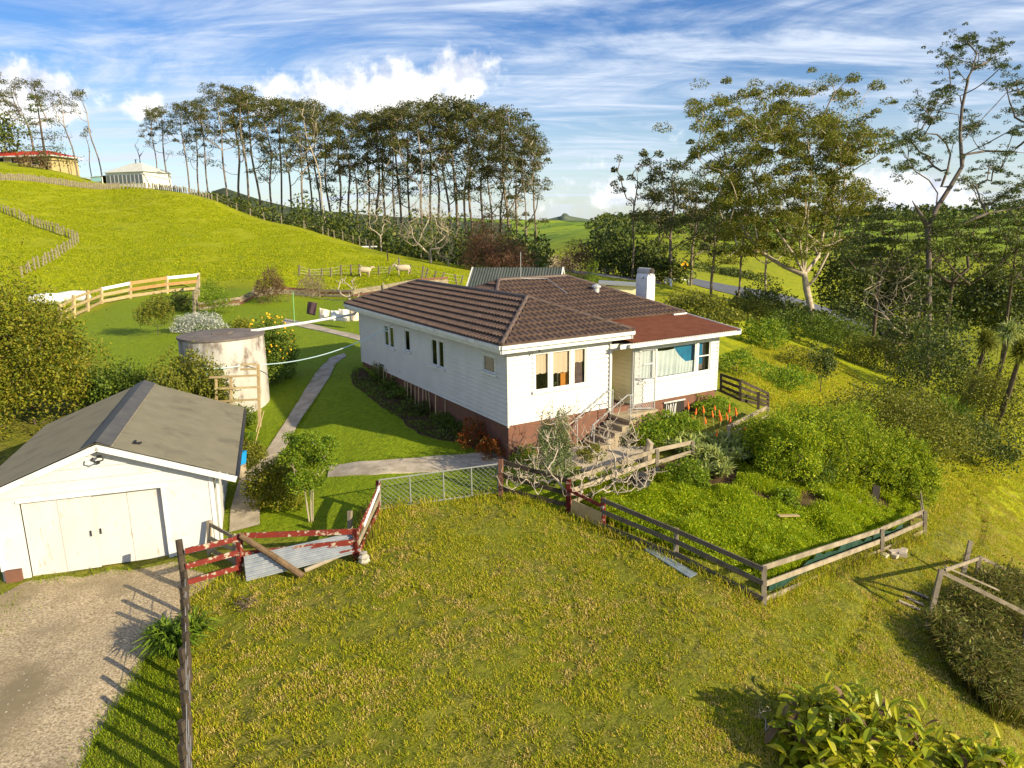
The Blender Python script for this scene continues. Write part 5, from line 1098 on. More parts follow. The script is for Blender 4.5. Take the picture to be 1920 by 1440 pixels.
def conifer(name, label, base, h, r, tiers, leaf, n, seed, droop=.12, bark=BKD, ls=.4, gap=.35):
    global rng
    rng = np.random.default_rng(seed); tb = MB(); tb.tube([(0, 0, 0), (0, 0, h*.5), (0, 0, h)], [h*.018, h*.012, .03], 7); cb = MB()
    for i in range(tiers):
        t = i/(tiers-1); z = h*(.12+.86*t); R = r*(1-t)**.75*rng.uniform(.8, 1.15)+.25
        for k in range(6):
            a = rng.uniform(0, 6.283); e = Vector((R*math.cos(a), R*math.sin(a), z+R*droop*(1 if i % 2 else -.4))); tb.tube([(0, 0, z), tuple(e)], [.05, .015], 4, cap=False)
            m_ = max(3, int(n/tiers/6*(R/r+.3))); f = rng.uniform(gap, 1.05, m_)[:, None]; p = np.array([0, 0, z])*(1-f)+np.array(tuple(e))*f+vec(m_)*np.array([.16*R, .16*R, .10*R+.05]); cb.leaves(p, ls, .45, .6)
    return make_tree(name, tb, cb, label, 'tree', bark, LF[leaf], base)
d = ray(103, 415); conifer('conifer_tree', 'layered conifer rising over the roof of the hilltop bungalow', gz(d[0]*148, d[1]*148), 15.5, 5.2, 11, 'pine', 2200, 31)
def shrub(name, label, base, rx, h, leaf, nl, ls, lobes=16, asp=.5, ry=None, bark=BKD, seed=0, group=None, cat='shrub', low=.0, stems=None, up=.1, lob=.42, extra=None, jitter=.25, fill=.35, parts=('stems', 'foliage'), bow=.25, r0=.012, shoots=3):
    """many-lobed shrub: stems reach every lobe, leaves sit in a loose skin round each"""
    global rng
    rng = np.random.default_rng(seed+int(abs(base[0])*10)); ry = ry or rx; C = []; 
    for i in range(lobes):
        a = 2.4*i+rng.uniform(-.4, .4); t = (i+.5)/lobes; ph = math.acos(1-t*1.45); k = rng.uniform(.45, .8)
        C.append((rx*k*math.sin(ph)*math.cos(a), ry*k*math.sin(ph)*math.sin(a), h*(low+(1-low)*(.40+.52*math.cos(ph)*k/.8))-(h*.10 if low < .2 else 0)+rng.uniform(-.08, .08)*h))
    tb, tips = grow([(0, 0, -.1), (0, 0, h*.12), (0, 0, h*.22)], C, r0, h*.12, bow, 2.2, 5)
    cb = MB(); per = int(nl/lobes)
    for c in C:
        s_ = lob*rng.uniform(.7, 1.3); k = int(per*rng.uniform(.6, 1.4)); p = vec(k); p /= np.linalg.norm(p, axis=1)[:, None]; out = p.copy()
        p *= (rng.uniform(fill, 1, (k, 1))**.5)*(1+jitter*rng.normal(size=(k, 1))*.4); p *= np.array([rx*s_, ry*s_, h*.5*s_*1.15]); p += np.array(c); p = p[p[:, 2] > .02]
        cb.leaves(p, ls, asp, up)
        if shoots:
            for _ in range(shoots):
                d0 = vec(1)[0]; d0[2] = abs(d0[2])+.6; d0 /= np.linalg.norm(d0); q0 = np.array(c)+d0*np.array([rx*s_, ry*s_, h*.5*s_])*.8; l0 = h*rng.uniform(.08, .22); k0 = 9; f0 = np.linspace(0, 1, k0)[:, None]; cb.leaves(q0+d0*l0*f0+vec(k0)*ls*.3, ls*.9, asp, up)
    if extra: extra(cb, C)
    r = empty(name, base, 0, label, cat, group); tb.build(parts[0], bark, r, smooth=True); cb.build(parts[1], LF[leaf], r); return r
d = ray(14, 415); shrub('evergreen_tree', 'dense dark round tree above the left end of the red roof', gz(d[0]*163, d[1]*163), 5.5, 15, 'dark', 1600, .8, 22, cat='tree', seed=3, parts=('trunk', 'crown'))
d = ray(82, 415); shrub('shrub', 'russet shrub in front of the yellow brick wall on the hilltop', gz(d[0]*146, d[1]*146), 3.6, 3.0, 'brown', 500, .5, 9, seed=4); 
# undergrowth beneath the gums: one mass nobody could count
rng = np.random.default_rng(60); P = []
w = MB()
for i in range(420):
    u = rng.uniform(370, 1020); D = float(np.interp(u, [330, 400, 560, 700, 800, 870], [140, 134, 121, 108, 98, 93]))+rng.uniform(4, 48); d = ray(u, 415); x, y = d[0]*D, d[1]*D; hh = rng.uniform(2, 7.5)*(1 if u > 560 else .65)*(1.15 if 640 < u < 900 else 1)*min(1, (u-340)/120); z = float(zf(x, y)); R = rng.uniform(1.4, 3)
    k = 75; p = vec(k); p /= np.linalg.norm(p, axis=1)[:, None]; p *= rng.uniform(.5, 1, (k, 1)); w.leaves(np.array([x, y, z+hh*.5])+p*np.array([R, R, hh*.55]), .62, .5, .3)
o = w.build('undergrowth', LF['dark']); tag(o, 'dark tangled undergrowth filling the foot of the gum row', 'undergrowth', kind='stuff')
def bare(name, label, base, h, spread, n, bark, seed, r0=.02, cat='tree', leaf=None, nl=0, ls=.1, low=.25, bow=.1, tr=.2, flat=1., lean=(0, 0), fine=0):
    global rng
    rng = np.random.default_rng(seed); tg = []
    for i in range(n):
        a = rng.uniform(0, 6.283); t = rng.uniform(0, 1); e = math.acos(rng.uniform(.0, 1)); k = rng.uniform(.5, 1)
        tg.append((spread*math.sin(e)*math.cos(a)*k+lean[0]*t, spread*math.sin(e)*math.sin(a)*k+lean[1]*t, h*(low+(1-low)*math.cos(e)*k)*flat+rng.uniform(0, .1)*h))
    tb, tips = grow([(0, 0, -.1), (0, 0, h*tr*.5), (0, 0, h*tr)], tg, r0, h*.07, bow, 2.1, 6)
    if fine:
        for t in tips:
            for j in range(fine): e = t+Vector(vec(1)[0])*h*.06+Vector((0, 0, h*.05)); tb.tube([t, t.lerp(e, .5)+Vector(vec(1)[0])*h*.01, e], [r0*.5, r0*.35, r0*.15], 3, cap=False)
    cb = MB()
    if leaf:
        for t in tips: cb.leaves(np.array(tuple(t))+vec(nl)*h*.04, ls, .5)
    return make_tree(name, tb, cb if leaf else None, label, cat, bark, LF[leaf] if leaf else None, base)
def gpd(u, D, lift=0): d = ray(u, 415); return gz(d[0]*D, d[1]*D, lift)
bare('bare_tree', 'fine branched leafless pale tree at the edge of the dark wood', gpd(805, 96), 9.5, 4.6, 130, BKP, 71, .028, fine=3)
bare('bare_tree', 'small leafless tree beside the lane right of the pale one', gpd(838, 94), 4.2, 1.8, 40, BKP, 72, .02, fine=2)
bare('bare_tree', 'grey leafless tree among the undergrowth under the gums', gpd(712, 112), 12, 3.2, 60, BKP, 73, .03, fine=2)
shrub('willow_tree', 'russet leafless willow beside the lane, taller of two', gpd(905, 93), 3.4, 7.2, 'willow', 5200, .42, 26, .12, cat='tree', seed=5, up=0, parts=('trunk', 'crown'))
shrub('willow_tree', 'russet leafless willow right of the taller one, spreading low', gpd(952, 92), 3.8, 4.8, 'willow', 5000, .42, 26, .12, cat='tree', seed=6, up=0, parts=('trunk', 'crown'))
shrub('shrub', 'brown twiggy shrub between the grey shed roof and the lane', gpd(1083, 92), 2.6, 5.0, 'willow', 2200, .4, 14, .12, seed=8, up=0)
shrub('sapling', 'pale green upright sapling behind the small outbuilding', gp(1110, 545), .8, 3.6, 'bright', 700, .16, 10, .3, seed=9)
rng = np.random.default_rng(61); w = MB()
for i in range(50):
    u = rng.uniform(985, 1075); D = rng.uniform(130, 200); d = ray(u, 415); x, y = d[0]*D, d[1]*D; z = float(zf(x, y)); hh = rng.uniform(1.5, 4.5); k = 60; p = vec(k); p /= np.linalg.norm(p, axis=1)[:, None]; w.leaves(np.array([x, y, z+hh*.4])+p*np.array([2, 2, hh*.5]), .5, .5)
tag(w.build('scrub', LF['palebrown']), 'pale brown scrub in the dip beyond the lane', 'scrub', kind='stuff')
# trees around the road: gums and dark broadleaves
def gum_at(u, vb, vt, D, seed, spread, bare_, nc, lean, label, leaf='gum2', pad=1.0, nl=90, bark=BK):
    b = gpd(u, D, -.3); h = dp(u, vt, D).z-b.z; tb, cb = gum_variant(seed, h, spread, bare_, nc, lean, pad, leaf, nl); return make_tree('gum_tree', tb, cb, label, 'tree', bark, LF[leaf], b)
gum_at(1188, 0, 283, 100, 81, 5.0, .42, 22, .01, 'thin crowned gum left of the road sign with wide empty branches', 'gum', .8)
gum_at(1260, 0, 300, 98, 82, 4.6, .3, 46, .0, 'full dark gum standing directly behind the road sign', 'gum', 1.2)
gum_at(1300, 0, 330, 104, 83, 4.2, .3, 40, .03, 'dark gum right of the road sign among the roadside trees', 'gum', 1.2)
gum_at(1238, 0, 350, 108, 84, 3.8, .3, 34, -.03, 'shorter dark gum between the two left roadside gums', 'gum', 1.2)
gum_at(1340, 0, 355, 92, 85, 4.2, .25, 40, .02, 'dark gum at the roadside left of the great spreading gum', 'gum', 1.2)
for i, (u, D, rx, h, l) in enumerate(((1130, 112, 5, 6.5, 'dark rounded tree furthest left in the roadside clump'), (1165, 106, 5, 5.2, 'dark rounded tree in the roadside clump under the thin gum'), (1215, 104, 5, 6.0, 'dark rounded tree in the middle of the roadside clump'), (1245, 100, 4, 4.2, 'low dark tree just left of the road sign'))):
    shrub('evergreen_tree', l, gpd(u, D), rx, h, 'dark', 2000, .5, 20, cat='tree', seed=10+i, parts=('trunk', 'crown'))
# the great gum right of the house
D = 80; b = gp(1527, 612); 
def PT(u, v, dz=0): return dp(u, v, D+dz)
rng = np.random.default_rng(91); Pb = PT(1524, 616)
CL = [(1300,208),(1320,195),(1345,190),(1372,182),(1395,176),(1415,172),(1435,178),(1455,172),(1478,166),(1500,170),(1524,168),(1340,225),(1365,215),(1405,222),(1440,215),(1460,205),(1485,210),(1512,200),(1320,275),(1345,262),(1370,250),(1400,245),(1425,258),(1450,250),(1480,240),(1500,245),(1535,250),(1560,258),(1580,262),(1330,310),(1360,300),(1385,290),(1410,300),(1440,290),(1470,280),(1495,275),(1525,235),(1550,285),(1575,290),(1590,300),(1610,290),(1345,340),(1375,335),(1400,330),(1430,330),(1460,320),(1490,310),(1520,300),(1545,320),(1350,375),(1375,385),(1400,370),(1425,380),(1450,365),(1480,350),(1510,340),(1530,360),(1555,370),(1590,360),(1610,368),(1630,372),(1370,420),(1390,440),(1410,410),(1440,420),(1470,400),(1495,390),(1520,400),(1545,410),(1570,400),(1600,390),(1385,470),(1420,460),(1450,450),(1555,150),(1600,146),(1640,158),(1573,178),(1570,228),(1545,225),(1590,185),(1625,258),(1648,262),(1605,232),(1585,345),(1560,330),(1500,440),(1530,450),(1480,470),(1575,450)]
tr = [Pb-Vector((0, 0, .5)), PT(1520, 575), PT(1512, 540), PT(1508, 515)]
LB = []
for limb in ([(1490, 480), (1455, 430), (1430, 380), (1412, 330), (1395, 280)], [(1470, 500), (1430, 475), (1400, 440), (1385, 410)], [(1512, 470), (1515, 400), (1522, 330), (1515, 270), (1508, 225)], [(1530, 520), (1555, 470), (1575, 400), (1585, 330), (1592, 260)], [(1500, 460), (1480, 400), (1462, 340), (1450, 290)], [(1535, 480), (1545, 430), (1550, 370), (1560, 320)]):
    o_ = rng.uniform(-3.5, 3.5)
    LB.append([PT(u, v, o_*(j+1)/len(limb)) for j, (u, v) in enumerate(limb)])
TG = []
for (u, v) in CL:
    TG.append(PT(u+rng.uniform(-5, 5), v+rng.uniform(-4, 4), rng.uniform(-7, 7)))
    if v > 200: TG.append(PT(u+rng.uniform(-22, 22), v+rng.uniform(-16, 16), rng.uniform(-8, 8))); TG.append(PT(u+rng.uniform(-26, 26), v+rng.uniform(-14, 22), rng.uniform(-8, 8)))
L0 = lambda p: tuple(Vector(p)-Pb)
# limbs first, in order, then the tips
def grow2(trunk, limbs, targets, **k):
    return grow([L0(p) for p in trunk], [L0(p) for p in targets], limbs=[[L0(p) for p in l] for l in limbs], **k)
tb, tips = grow2(tr, LB, TG, r0=.042, step=1.0, bow=.1, ex=2.05, n_=8)
cb = MB(); clumps(cb, [t for t in tips if t.z > 5.5], 1.35, .75, 330, .26, .42, .35); clumps(cb, [t+Vector(vec(1)[0])*1.4 for t in tips[20:] if t.z > 6], 1.0, .5, 170, .24, .42, .3)
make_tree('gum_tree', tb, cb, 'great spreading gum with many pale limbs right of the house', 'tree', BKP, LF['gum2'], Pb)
tb, cb = gum_variant(95, 17, 3.2, .5, 14, .05, .8, 'gum2', 40); make_tree('gum_tree', tb, cb, 'slimmer gum standing left of the great gum by the road', 'tree', BK, LF['gum2'], gp(1383, 575))
tb, cb = gum_variant(96, 15, 3.2, .4, 22, -.05, .8, 'gum2', 50); make_tree('gum_tree', tb, cb, 'pale trunked gum close behind the great gum on its left', 'tree', BKP, LF['gum2'], gpd(1445, 88))
# the big windswept pine at the right edge
D = 57; rng = np.random.default_rng(92)
tp = [(1738, 730), (1741, 620), (1742, 520), (1740, 430), (1755, 392), (1782, 350), (1804, 312), (1800, 250), (1804, 200), (1815, 150), (1832, 100)]
TRK = [PT(u, v) for u, v in tp]; Pb = TRK[0]
PC = [(1827,67),(1800,87),(1773,103),(1877,80),(1847,97),(1780,117),(1830,120),(1873,123),(1858,90),(1810,75),(1773,167),(1753,180),(1790,170),(1900,153),(1913,170),(1885,160),(1930,150),(1717,193),(1753,200),(1740,190),(1730,223),(1750,225),(1693,260),(1683,273),(1720,253),(1705,262),(1710,300),(1690,317),(1735,298),(1700,315),(1813,237),(1833,230),(1787,257),(1825,245),(1897,210),(1925,205),(1907,250),(1935,240),(1863,307),(1870,318),(1820,350),(1833,350),(1807,337),(1845,365),(1893,357),(1913,350),(1873,367),(1855,335),(1930,340),(1950,180),(1970,210),(1980,260),(1960,300),(1890,285),(1940,370)]
TG = []
for (u, v) in PC:
    dz = rng.uniform(-4, 4)
    for j in range(3): TG.append(PT(u+rng.uniform(-9, 9), v+rng.uniform(-6, 6), dz+rng.uniform(-1, 1)))
LB = [[PT(1765, 350), PT(1777, 318), PT(1782, 290), PT(1774, 268), PT(1757, 252), PT(1735, 250)], [PT(1758, 362), PT(1742, 338), PT(1722, 325), PT(1705, 310)], [PT(1800, 270), PT(1835, 230, 1), PT(1868, 195, 2), PT(1895, 165, 2), PT(1920, 140, 3)], [PT(1803, 292), PT(1845, 272, -1), PT(1885, 250, -2), PT(1930, 235, -3)], [PT(1808, 290), PT(1850, 283, 1), PT(1900, 285, 2), PT(1960, 290, 3)], [PT(1797, 215), PT(1778, 212), PT(1745, 205), PT(1715, 195)], [PT(1812, 150), PT(1825, 128), PT(1855, 115), PT(1870, 100)], [PT(1812, 152), PT(1798, 135), PT(1782, 108)], [PT(1741, 440), PT(1790, 425, -1), PT(1850, 400, -2), PT(1930, 385, -2)], [PT(1800, 180), PT(1790, 175), PT(1775, 172)]]
tb, tips = grow([L0(p) for p in TRK], [L0(p) for p in TG], r0=.03, step=.7, bow=.15, ex=2.1, n_=8, limbs=[[L0(p) for p in l] for l in LB])
tb.tube([L0(PT(1741, 430)), L0(PT(1728, 405)), L0(PT(1710, 376))], [.22, .16, .03], 7)
cb = MB(); clumps(cb, tips[10:], .62, .26, 110, .17, .35, .15); clumps(cb, [t+Vector(vec(1)[0])*.7 for t in tips[10:] for _ in (0, 1)], .38, .18, 50, .16, .35, .1)
make_tree('pine_tree', tb, cb, 'tall windswept pine with bare crooked trunk at the right edge', 'tree', mat('pine_bark', (.17, .14, .12), (.09, .07, .06), 2, .95, .3, 12), LF['pine'], Pb)
rng = np.random.default_rng(93)
def dark_pine(label, u0, vb, D_, cells, seed, nl=150, pad=1.1, leaf='pine'):
    global D, Pb, rng
    rng = np.random.default_rng(seed); D = D_; Pb = gpd(u0, D_, -.3); top = min(c[1] for c in cells)
    tr = [Pb, Pb.lerp(PT(u0, top), .3), Pb.lerp(PT(u0, top), .6), Pb.lerp(PT(u0, top+12), .95)]
    TG = [PT(u+rng.uniform(-17, 17), v+rng.uniform(-16, 16), rng.uniform(-5, 5)) for u, v in cells for _ in (0, 1)]
    tb, tips = grow([L0(p) for p in tr], [L0(p) for p in TG], r0=.03, step=.8, bow=.2, ex=2.1); cb = MB(); clumps(cb, tips, pad, .28, nl, .24, .35, .1)
    make_tree('pine_tree', tb, cb, label, 'tree', BKD, LF[leaf], Pb)
dark_pine('low dark layered pine between the great gum and the tall pine', 1660, 0, 62, [(u, v) for v in (398, 420, 440, 460, 480, 500) for u in range(1580, 1730, 22) if abs(u-1655) < 25+(v-390)*1.2], 1)
dark_pine('dark spreading pine under the tall windswept pine', 1800, 0, 60, [(u, v) for v in (405, 425, 445, 462) for u in range(1725, 1960, 22)]+[(1780, 485), (1830, 480), (1880, 500), (1740, 500)], 2, leaf='dark')
dark_pine('dark pine reaching in from the right edge over the valley', 1915, 0, 66, [(u, v) for v in (385, 470, 500, 520) for u in range(1850, 1960, 20)], 3, 110, leaf='dark')
# bank beyond the garden
B_ = lambda u, v: gp(u, v)
bare('bare_tree', 'leafless pale stemmed tree on the bank under the dark pine', gpd(1690, 58), 9.5, 3.0, 90, BKP, 74, .02, low=.35, fine=2, tr=.12)
conifer('conifer_tree', 'dark broad conifer on the bank right of the leafless tree', gpd(1755, 52), 8.5, 3.6, 13, 'dark', 5200, 33, ls=.24, gap=.2)
shrub('evergreen_tree', 'very dark round tree beneath the great gum', gpd(1440, 72), 2.8, 4.4, 'dark', 3500, .22, 20, cat='tree', seed=20, parts=('trunk', 'crown'))
shrub('evergreen_tree', 'dark bushy tree behind the cabbage palms', gpd(1800, 44), 3.2, 5.6, 'dark', 6000, .2, 24, cat='tree', seed=21, parts=('trunk', 'crown'))
SH = [('shrub', 'rounded sunlit shrub on the lawn edge right of the porch roof', (1428, 650), 1.6, 1.9, 'bright', 2600, .16, 12), ('shrub', 'feathery green shrub behind the chimney roof corner', (1300, 590), 2.6, 1.9, 'olive', 3500, .2, 16), ('shrub', 'low green shrub trailing right from the feathery one', (1350, 610), 2.2, 1.3, 'olive', 2200, .2, 12),
 ('shrub', 'tangled olive undergrowth left of the great gum trunk', (1400, 600), 3.2, 2.4, 'olive', 5200, .19, 16), ('shrub', 'brown green thicket at the foot of the great gum', (1500, 640), 3.4, 2.8, 'mid', 7000, .17, 18), ('shrub', 'dark thicket right of the great gum trunk', (1580, 650), 3.2, 3.0, 'mid', 7000, .17, 18), ('shrub', 'thicket of dark shrubs above the road bend', (1640, 690), 3.4, 3.0, 'olive', 7500, .16, 20),
 ('shrub', 'small bushy green plant beside the right house wall', (1380, 700), 1.3, 1.3, 'bright', 1800, .12, 10), ('shrub', 'leafy weeds growing against the dark rail fence', (1470, 725), 1.6, 1.0, 'bright', 2200, .12, 12), ('shrub', 'yellow green shrub on the slope beyond the dark fence', (1500, 690), 1.6, 1.1, 'yellow', 2000, .13, 12)]
for i, (n_m, l, b, rx, h, lf, nl, ls, lb) in enumerate(SH): shrub(n_m, l, B_(*b), rx, h, lf, nl, ls, lb, seed=100+i)
shrub('small_tree', 'small dark leaved fruit tree alone on the green slope', B_(1538, 735), .85, 2.2, 'dark', 1500, .12, 9, cat='tree', low=.4, seed=130, parts=('trunk', 'crown'))
shrub('shrub', 'wide glossy olive shrub overlooking the vegetable garden', B_(1665, 850), 3.4, 3.3, 'olive', 16000, .12, 40, seed=131, lob=.36)
shrub('shrub', 'yellow green shrub hanging over the bank below the wide olive one', B_(1745, 845), 1.6, 1.6, 'yellow', 5000, .11, 16, seed=132)
# the tall garden shrubs behind the plot
TS = [((1475, 905), 1.35, 2.3, 'tall leafy garden shrub nearest the aloe clump'), ((1540, 900), 1.4, 2.6, 'tall leafy garden shrub second from the aloe clump'), ((1600, 905), 1.4, 2.7, 'tall leafy garden shrub in the centre of the row by the plot'), ((1660, 920), 1.4, 2.5, 'tall leafy garden shrub behind the leaning stake'), ((1700, 935), 1.1, 2.2, 'tall leafy garden shrub at the right end above the pale rails'), ((1440, 870), 1.2, 1.9, 'garden shrub behind the orange aloe flowers'), ((1500, 870), 1.4, 2.2, 'garden shrub rising behind the row left of centre'), ((1570, 860), 1.4, 2.3, 'garden shrub rising behind the centre of the row')]
for i, (b, rx, h, l) in enumerate(TS): shrub('garden_shrub', l, B_(*b), rx, h, 'garden', 11000, .09, 46, .4, seed=140+i, group='leafy shrubs behind the vegetable plot', lob=.23, up=.2, fill=.6, shoots=9)
shrub('garden_shrub', 'low rounded leafy bush in front of the tall garden shrubs', B_(1500, 905), .95, 1.15, 'mid', 4200, .09, 16, .4, seed=150)
shrub('garden_shrub', 'small grey green bush in the soil of the vegetable plot', B_(1475, 950), .4, .6, 'bright', 700, .08, 7, seed=151)
shrub('garden_shrub', 'bright green bush below the aloe clump by the rails', B_(1285, 905), .75, .75, 'bright', 2600, .08, 12, seed=152)
shrub('garden_hedge', 'light green hedge plants between the concrete landing and the rails', B_(1215, 830), .95, .9, 'bright', 3600, .085, 14, seed=153, ry=.7)
shrub('garden_hedge', 'light green plants under the slatted vent opening', B_(1265, 815), .9, .85, 'bright', 3200, .085, 12, seed=154, ry=.7)
shrub('garden_shrub', 'low green shrub at the right front corner of the house', B_(1335, 775), 1.0, .7, 'bright', 3000, .085, 12, seed=155)
# left side
shrub('hedge_tree', 'large yellow green tree filling the left edge behind the garage', gpd(2, 26), 2.75, 6.2, 'yellow', 34000, .12, 60, .55, cat='tree', ry=3.0, seed=160, lob=.30, parts=('trunk', 'crown'))
shrub('hedge_tree', 'lower part of the hedge between the yellow tree and the olive bush', gpd(185, 26.5), 1.5, 2.4, 'mid', 9000, .12, 24, .6, seed=161, cat='tree', parts=('trunk', 'crown'))
shrub('shrub', 'rounded olive green bush between the garage roof and the water tank', gpd(318, 25), 1.75, 3.4, 'olive', 15000, .11, 34, .5, seed=162, lob=.32)
shrub('small_tree', 'young leafy tree on the back lawn casting a long shadow', gp(297, 628), 1.2, 2.3, 'olive', 2600, .14, 12, .4, low=.3, seed=163, cat='tree', parts=('trunk', 'crown'))
shrub('silver_shrub', 'silver grey leaved shrub behind the dark tank lid', gp(375, 622), 1.7, 1.3, 'grey', 4200, .12, 18, .35, seed=164, ry=1.1)
shrub('shrub', 'dark bush at the corner of the paling gate', gp(338, 582), 1.3, 1.6, 'dark', 1800, .16, 12, seed=165)
shrub('shrub', 'tall loose green shrub right of the paling gate', gp(402, 588), 1.5, 2.7, 'bright', 2200, .16, 16, .35, seed=166, fill=.1)
shrub('shrub', 'tall bronze brown shrub against the plank wall, darker of two', gp(508, 567), 1.6, 3.2, 'brown', 3600, .16, 18, .3, seed=167)
shrub('shrub', 'pale brown twiggy shrub against the plank wall right of the bronze one', gp(584, 557), 1.5, 2.6, 'palebrown', 2400, .18, 16, .16, seed=168, up=0)
bare('fruit_tree', 'small pruned leafless fruit tree behind the white washing', gp(655, 562), 2.3, 1.7, 26, BKP, 75, .03, tr=.3, bow=.3)
# lemon tree with fruit as parts
lt = shrub('lemon_tree', 'lemon tree heavy with yellow fruit beside the water tank', gp(508, 712), 1.25, 3.1, 'mid', 7500, .12, 24, .5, seed=170, cat='tree', parts=('trunk', 'crown'))
rng = np.random.default_rng(171); lm = MB().lathe((0, 0, 0), [(.005, -.075), (.04, -.05), (.055, 0), (.04, .05), (.008, .08)], 7).build('lemon', mat('lemon_skin', (.80, .50, .02), (.75, .40, .02), 9, .5), lt)
for i in range(99):
    a = rng.uniform(0, 6.283); e = math.acos(rng.uniform(-.5, 1)); k = rng.uniform(.82, 1.02); c = lm if i == 0 else lm.copy()
    if i: COL.objects.link(c); c.parent = lt
    c.location = (1.2*k*math.sin(e)*math.cos(a), 1.2*k*math.sin(e)*math.sin(a), 1.7+1.35*k*math.cos(e)); c.rotation_euler = tuple(rng.uniform(0, 3, 3)); c.scale = (.7,)*3
shrub('lemon_tree', 'low yellow fruited branch mass left of the lemon tree', gp(452, 640), .9, 1.6, 'yellow', 1500, .12, 9, seed=172, cat='tree', parts=('trunk', 'crown'))
# bush and small tree in front of the garage path
shrub('shrub', 'round yellow green bush beside the concrete path near the garage', gp(520, 948), .95, 1.55, 'yellow', 8500, .075, 28, .5, seed=173, lob=.33)
def st(cb, C): pass
rng = np.random.default_rng(174); b = gp(583, 978); h = 2.35
tg = [(rng.uniform(-.62, .62)*(1 if z > .7 else .7), rng.uniform(-.55, .55), h*z) for z in rng.uniform(.5, 1.0, 34)]
tb = MB(); TI = []
for k in range(5):
    a = k*1.3; t_, ti = grow([(.05*math.cos(a), .05*math.sin(a), -.1), (.09*math.cos(a), .09*math.sin(a), h*.2), (.13*math.cos(a+.4), .13*math.sin(a+.4), h*.42)], tg[k::5], .008, .18, .1, 2.2, 5); 
    for V_, in zip(t_.V): pass
    tb.V += t_.V; off = tb.n; tb.LP += [l+off for l in t_.LP]; tb.FN += t_.FN; tb.MI += t_.MI; tb.n += t_.n; TI += ti
cb = MB(); clumps(cb, TI, .27, .22, 260, .065, .5, .1); clumps(cb, TI, .16, .16, 90, .065, .5, .1)
make_tree('small_tree', tb, cb, 'small multi stemmed tree standing in front of the garden path', 'tree', BKP, LF['bright'], b)
shrub('heath_shrub', 'red and orange leaved bush at the near corner of the house', gp(888, 842), .5, 1.15, 'red', 1900, .07, 9, seed=175); shrub('heath_shrub', 'lower rust and green bush right of the red leaved one', gp(922, 860), .5, .85, 'red', 1300, .065, 8, seed=176)
shrub('shrub', 'grey green oleander bush in front of the kitchen windows', gp(1040, 912), .72, 2.7, 'oleander', 9000, .075, 30, .32, seed=177, lob=.3)
# the sprawling leafless fig around it
rng = np.random.default_rng(178); b = gp(1085, 935); tg = []
for i in range(230):
    a = rng.uniform(0, 6.283); k = rng.uniform(.3, 1)**.7; tg.append((2.4*k*math.cos(a), 1.0*k*math.sin(a), .35+.75*(1-k*k*.7)*rng.uniform(.3, 1.5)))
for i in range(130): a = rng.uniform(0, 6.28); tg.append((rng.uniform(-1.2, 1.7), .5*math.sin(a)+.3, rng.uniform(1.3, 2.7)))
tb, ti = grow([(0, 0, -.1), (0, 0, .2), (.05, 0, .38)], tg, .0095, .16, .5, 2.4, 6)
for t in ti:
    for j in range(2): e = t+Vector(vec(1)[0])*.1+Vector((0, 0, .10)); tb.tube([t, t.lerp(e, .5)+Vector((0, 0, -.02)), e], [.010, .008, .005], 4, cap=False)
make_tree('fig_tree', tb, None, 'sprawling leafless pale fig tree hanging over the garden rails', 'tree', mat('fig_bark', (.50, .42, .33), (.36, .30, .24), 3, .8), None, b)
bare('bare_shrub', 'upright leafless shrub at the corner of the house by the red bush', gp(972, 880), 1.3, .6, 22, BKP, 76, .007, cat='shrub', tr=.1, fine=1)
shrub('potted_plant', 'leafy plant growing in the porch doorway', wp(4.35, .5, LZ+.28), .22, .6, 'mid', 400, .1, 5, seed=179)
# wall bed plants
for i, (u, v, rx, h, lf, l) in enumerate(((985, 872, .45, .6, 'bright', 'low green plant at the brown base right of the near corner'), (1110, 862, .5, .55, 'olive', 'low plant at the foot of the concrete steps'), (712, 712, .5, .7, 'mid', 'leafy plant at the far end of the wall bed'), (752, 745, .6, .5, 'mid', 'low plant in the wall bed behind the canes, farther one'), (790, 775, .55, .5, 'dark', 'low dark plant in the middle of the wall bed'), (830, 795, .6, .45, 'mid', 'low plant in the wall bed near the tall stakes'), (868, 812, .5, .5, 'dark', 'low dark plant beside the red leaved bush'), (765, 735, .2, 1.5, 'dark', 'thin dark climber growing up the white house wall'), (733, 728, .5, .45, 'mid', 'low plant beside the arched trellis end of the bed'), (850, 800, .5, .4, 'mid', 'low plant close under the small side window'))):
    shrub('bed_plant', l, gp(u, v), rx, h, lf, 1100, .07, 8, seed=180+i)
# aloes, flax, agapanthus, broad leaved ginger
def rosette(name, label, base, n, L, w_, leaf, seed, spread=1., heads=1, hr=0, cat='plant', bend=.7, group=None, el=(.25, 1.35)):
    global rng
    rng = np.random.default_rng(seed); cb = MB()
    for k in range(heads):
        a0 = rng.uniform(0, 6.283); rr = hr*math.sqrt(rng.uniform()); c = np.array([rr*math.cos(a0), rr*math.sin(a0), rng.uniform(0, .35)*min(1, heads-1)*(hr*.6)])
        a = rng.uniform(0, 6.283, n); e = rng.uniform(*el, n); l = L*rng.uniform(.6, 1.1, n); D_ = np.stack([np.cos(a)*np.cos(e)*l*spread, np.sin(a)*np.cos(e)*l*spread, np.sin(e)*l], 1); cb.blades(c+vec(n)*.03, D_, w_, bend)
    o = cb.build(name, LF[leaf], loc=base); tag(o, label, cat, group); return o
for i, (u, v, r_, l) in enumerate(((1300, 845, .8, 'sprawling aloe clump above the pale rails, left part'), (1345, 860, .8, 'sprawling aloe clump in the centre with grey green rosettes'), (1375, 840, .7, 'aloe clump at the right below the orange flowers'), (1330, 885, .6, 'aloe clump reaching down towards the weeds'))):
    rosette('aloe', l, gp(u, v), 30, .50, .06, 'aloe', 200+i, heads=20, hr=r_, bend=.45, el=(.35, 1.4))
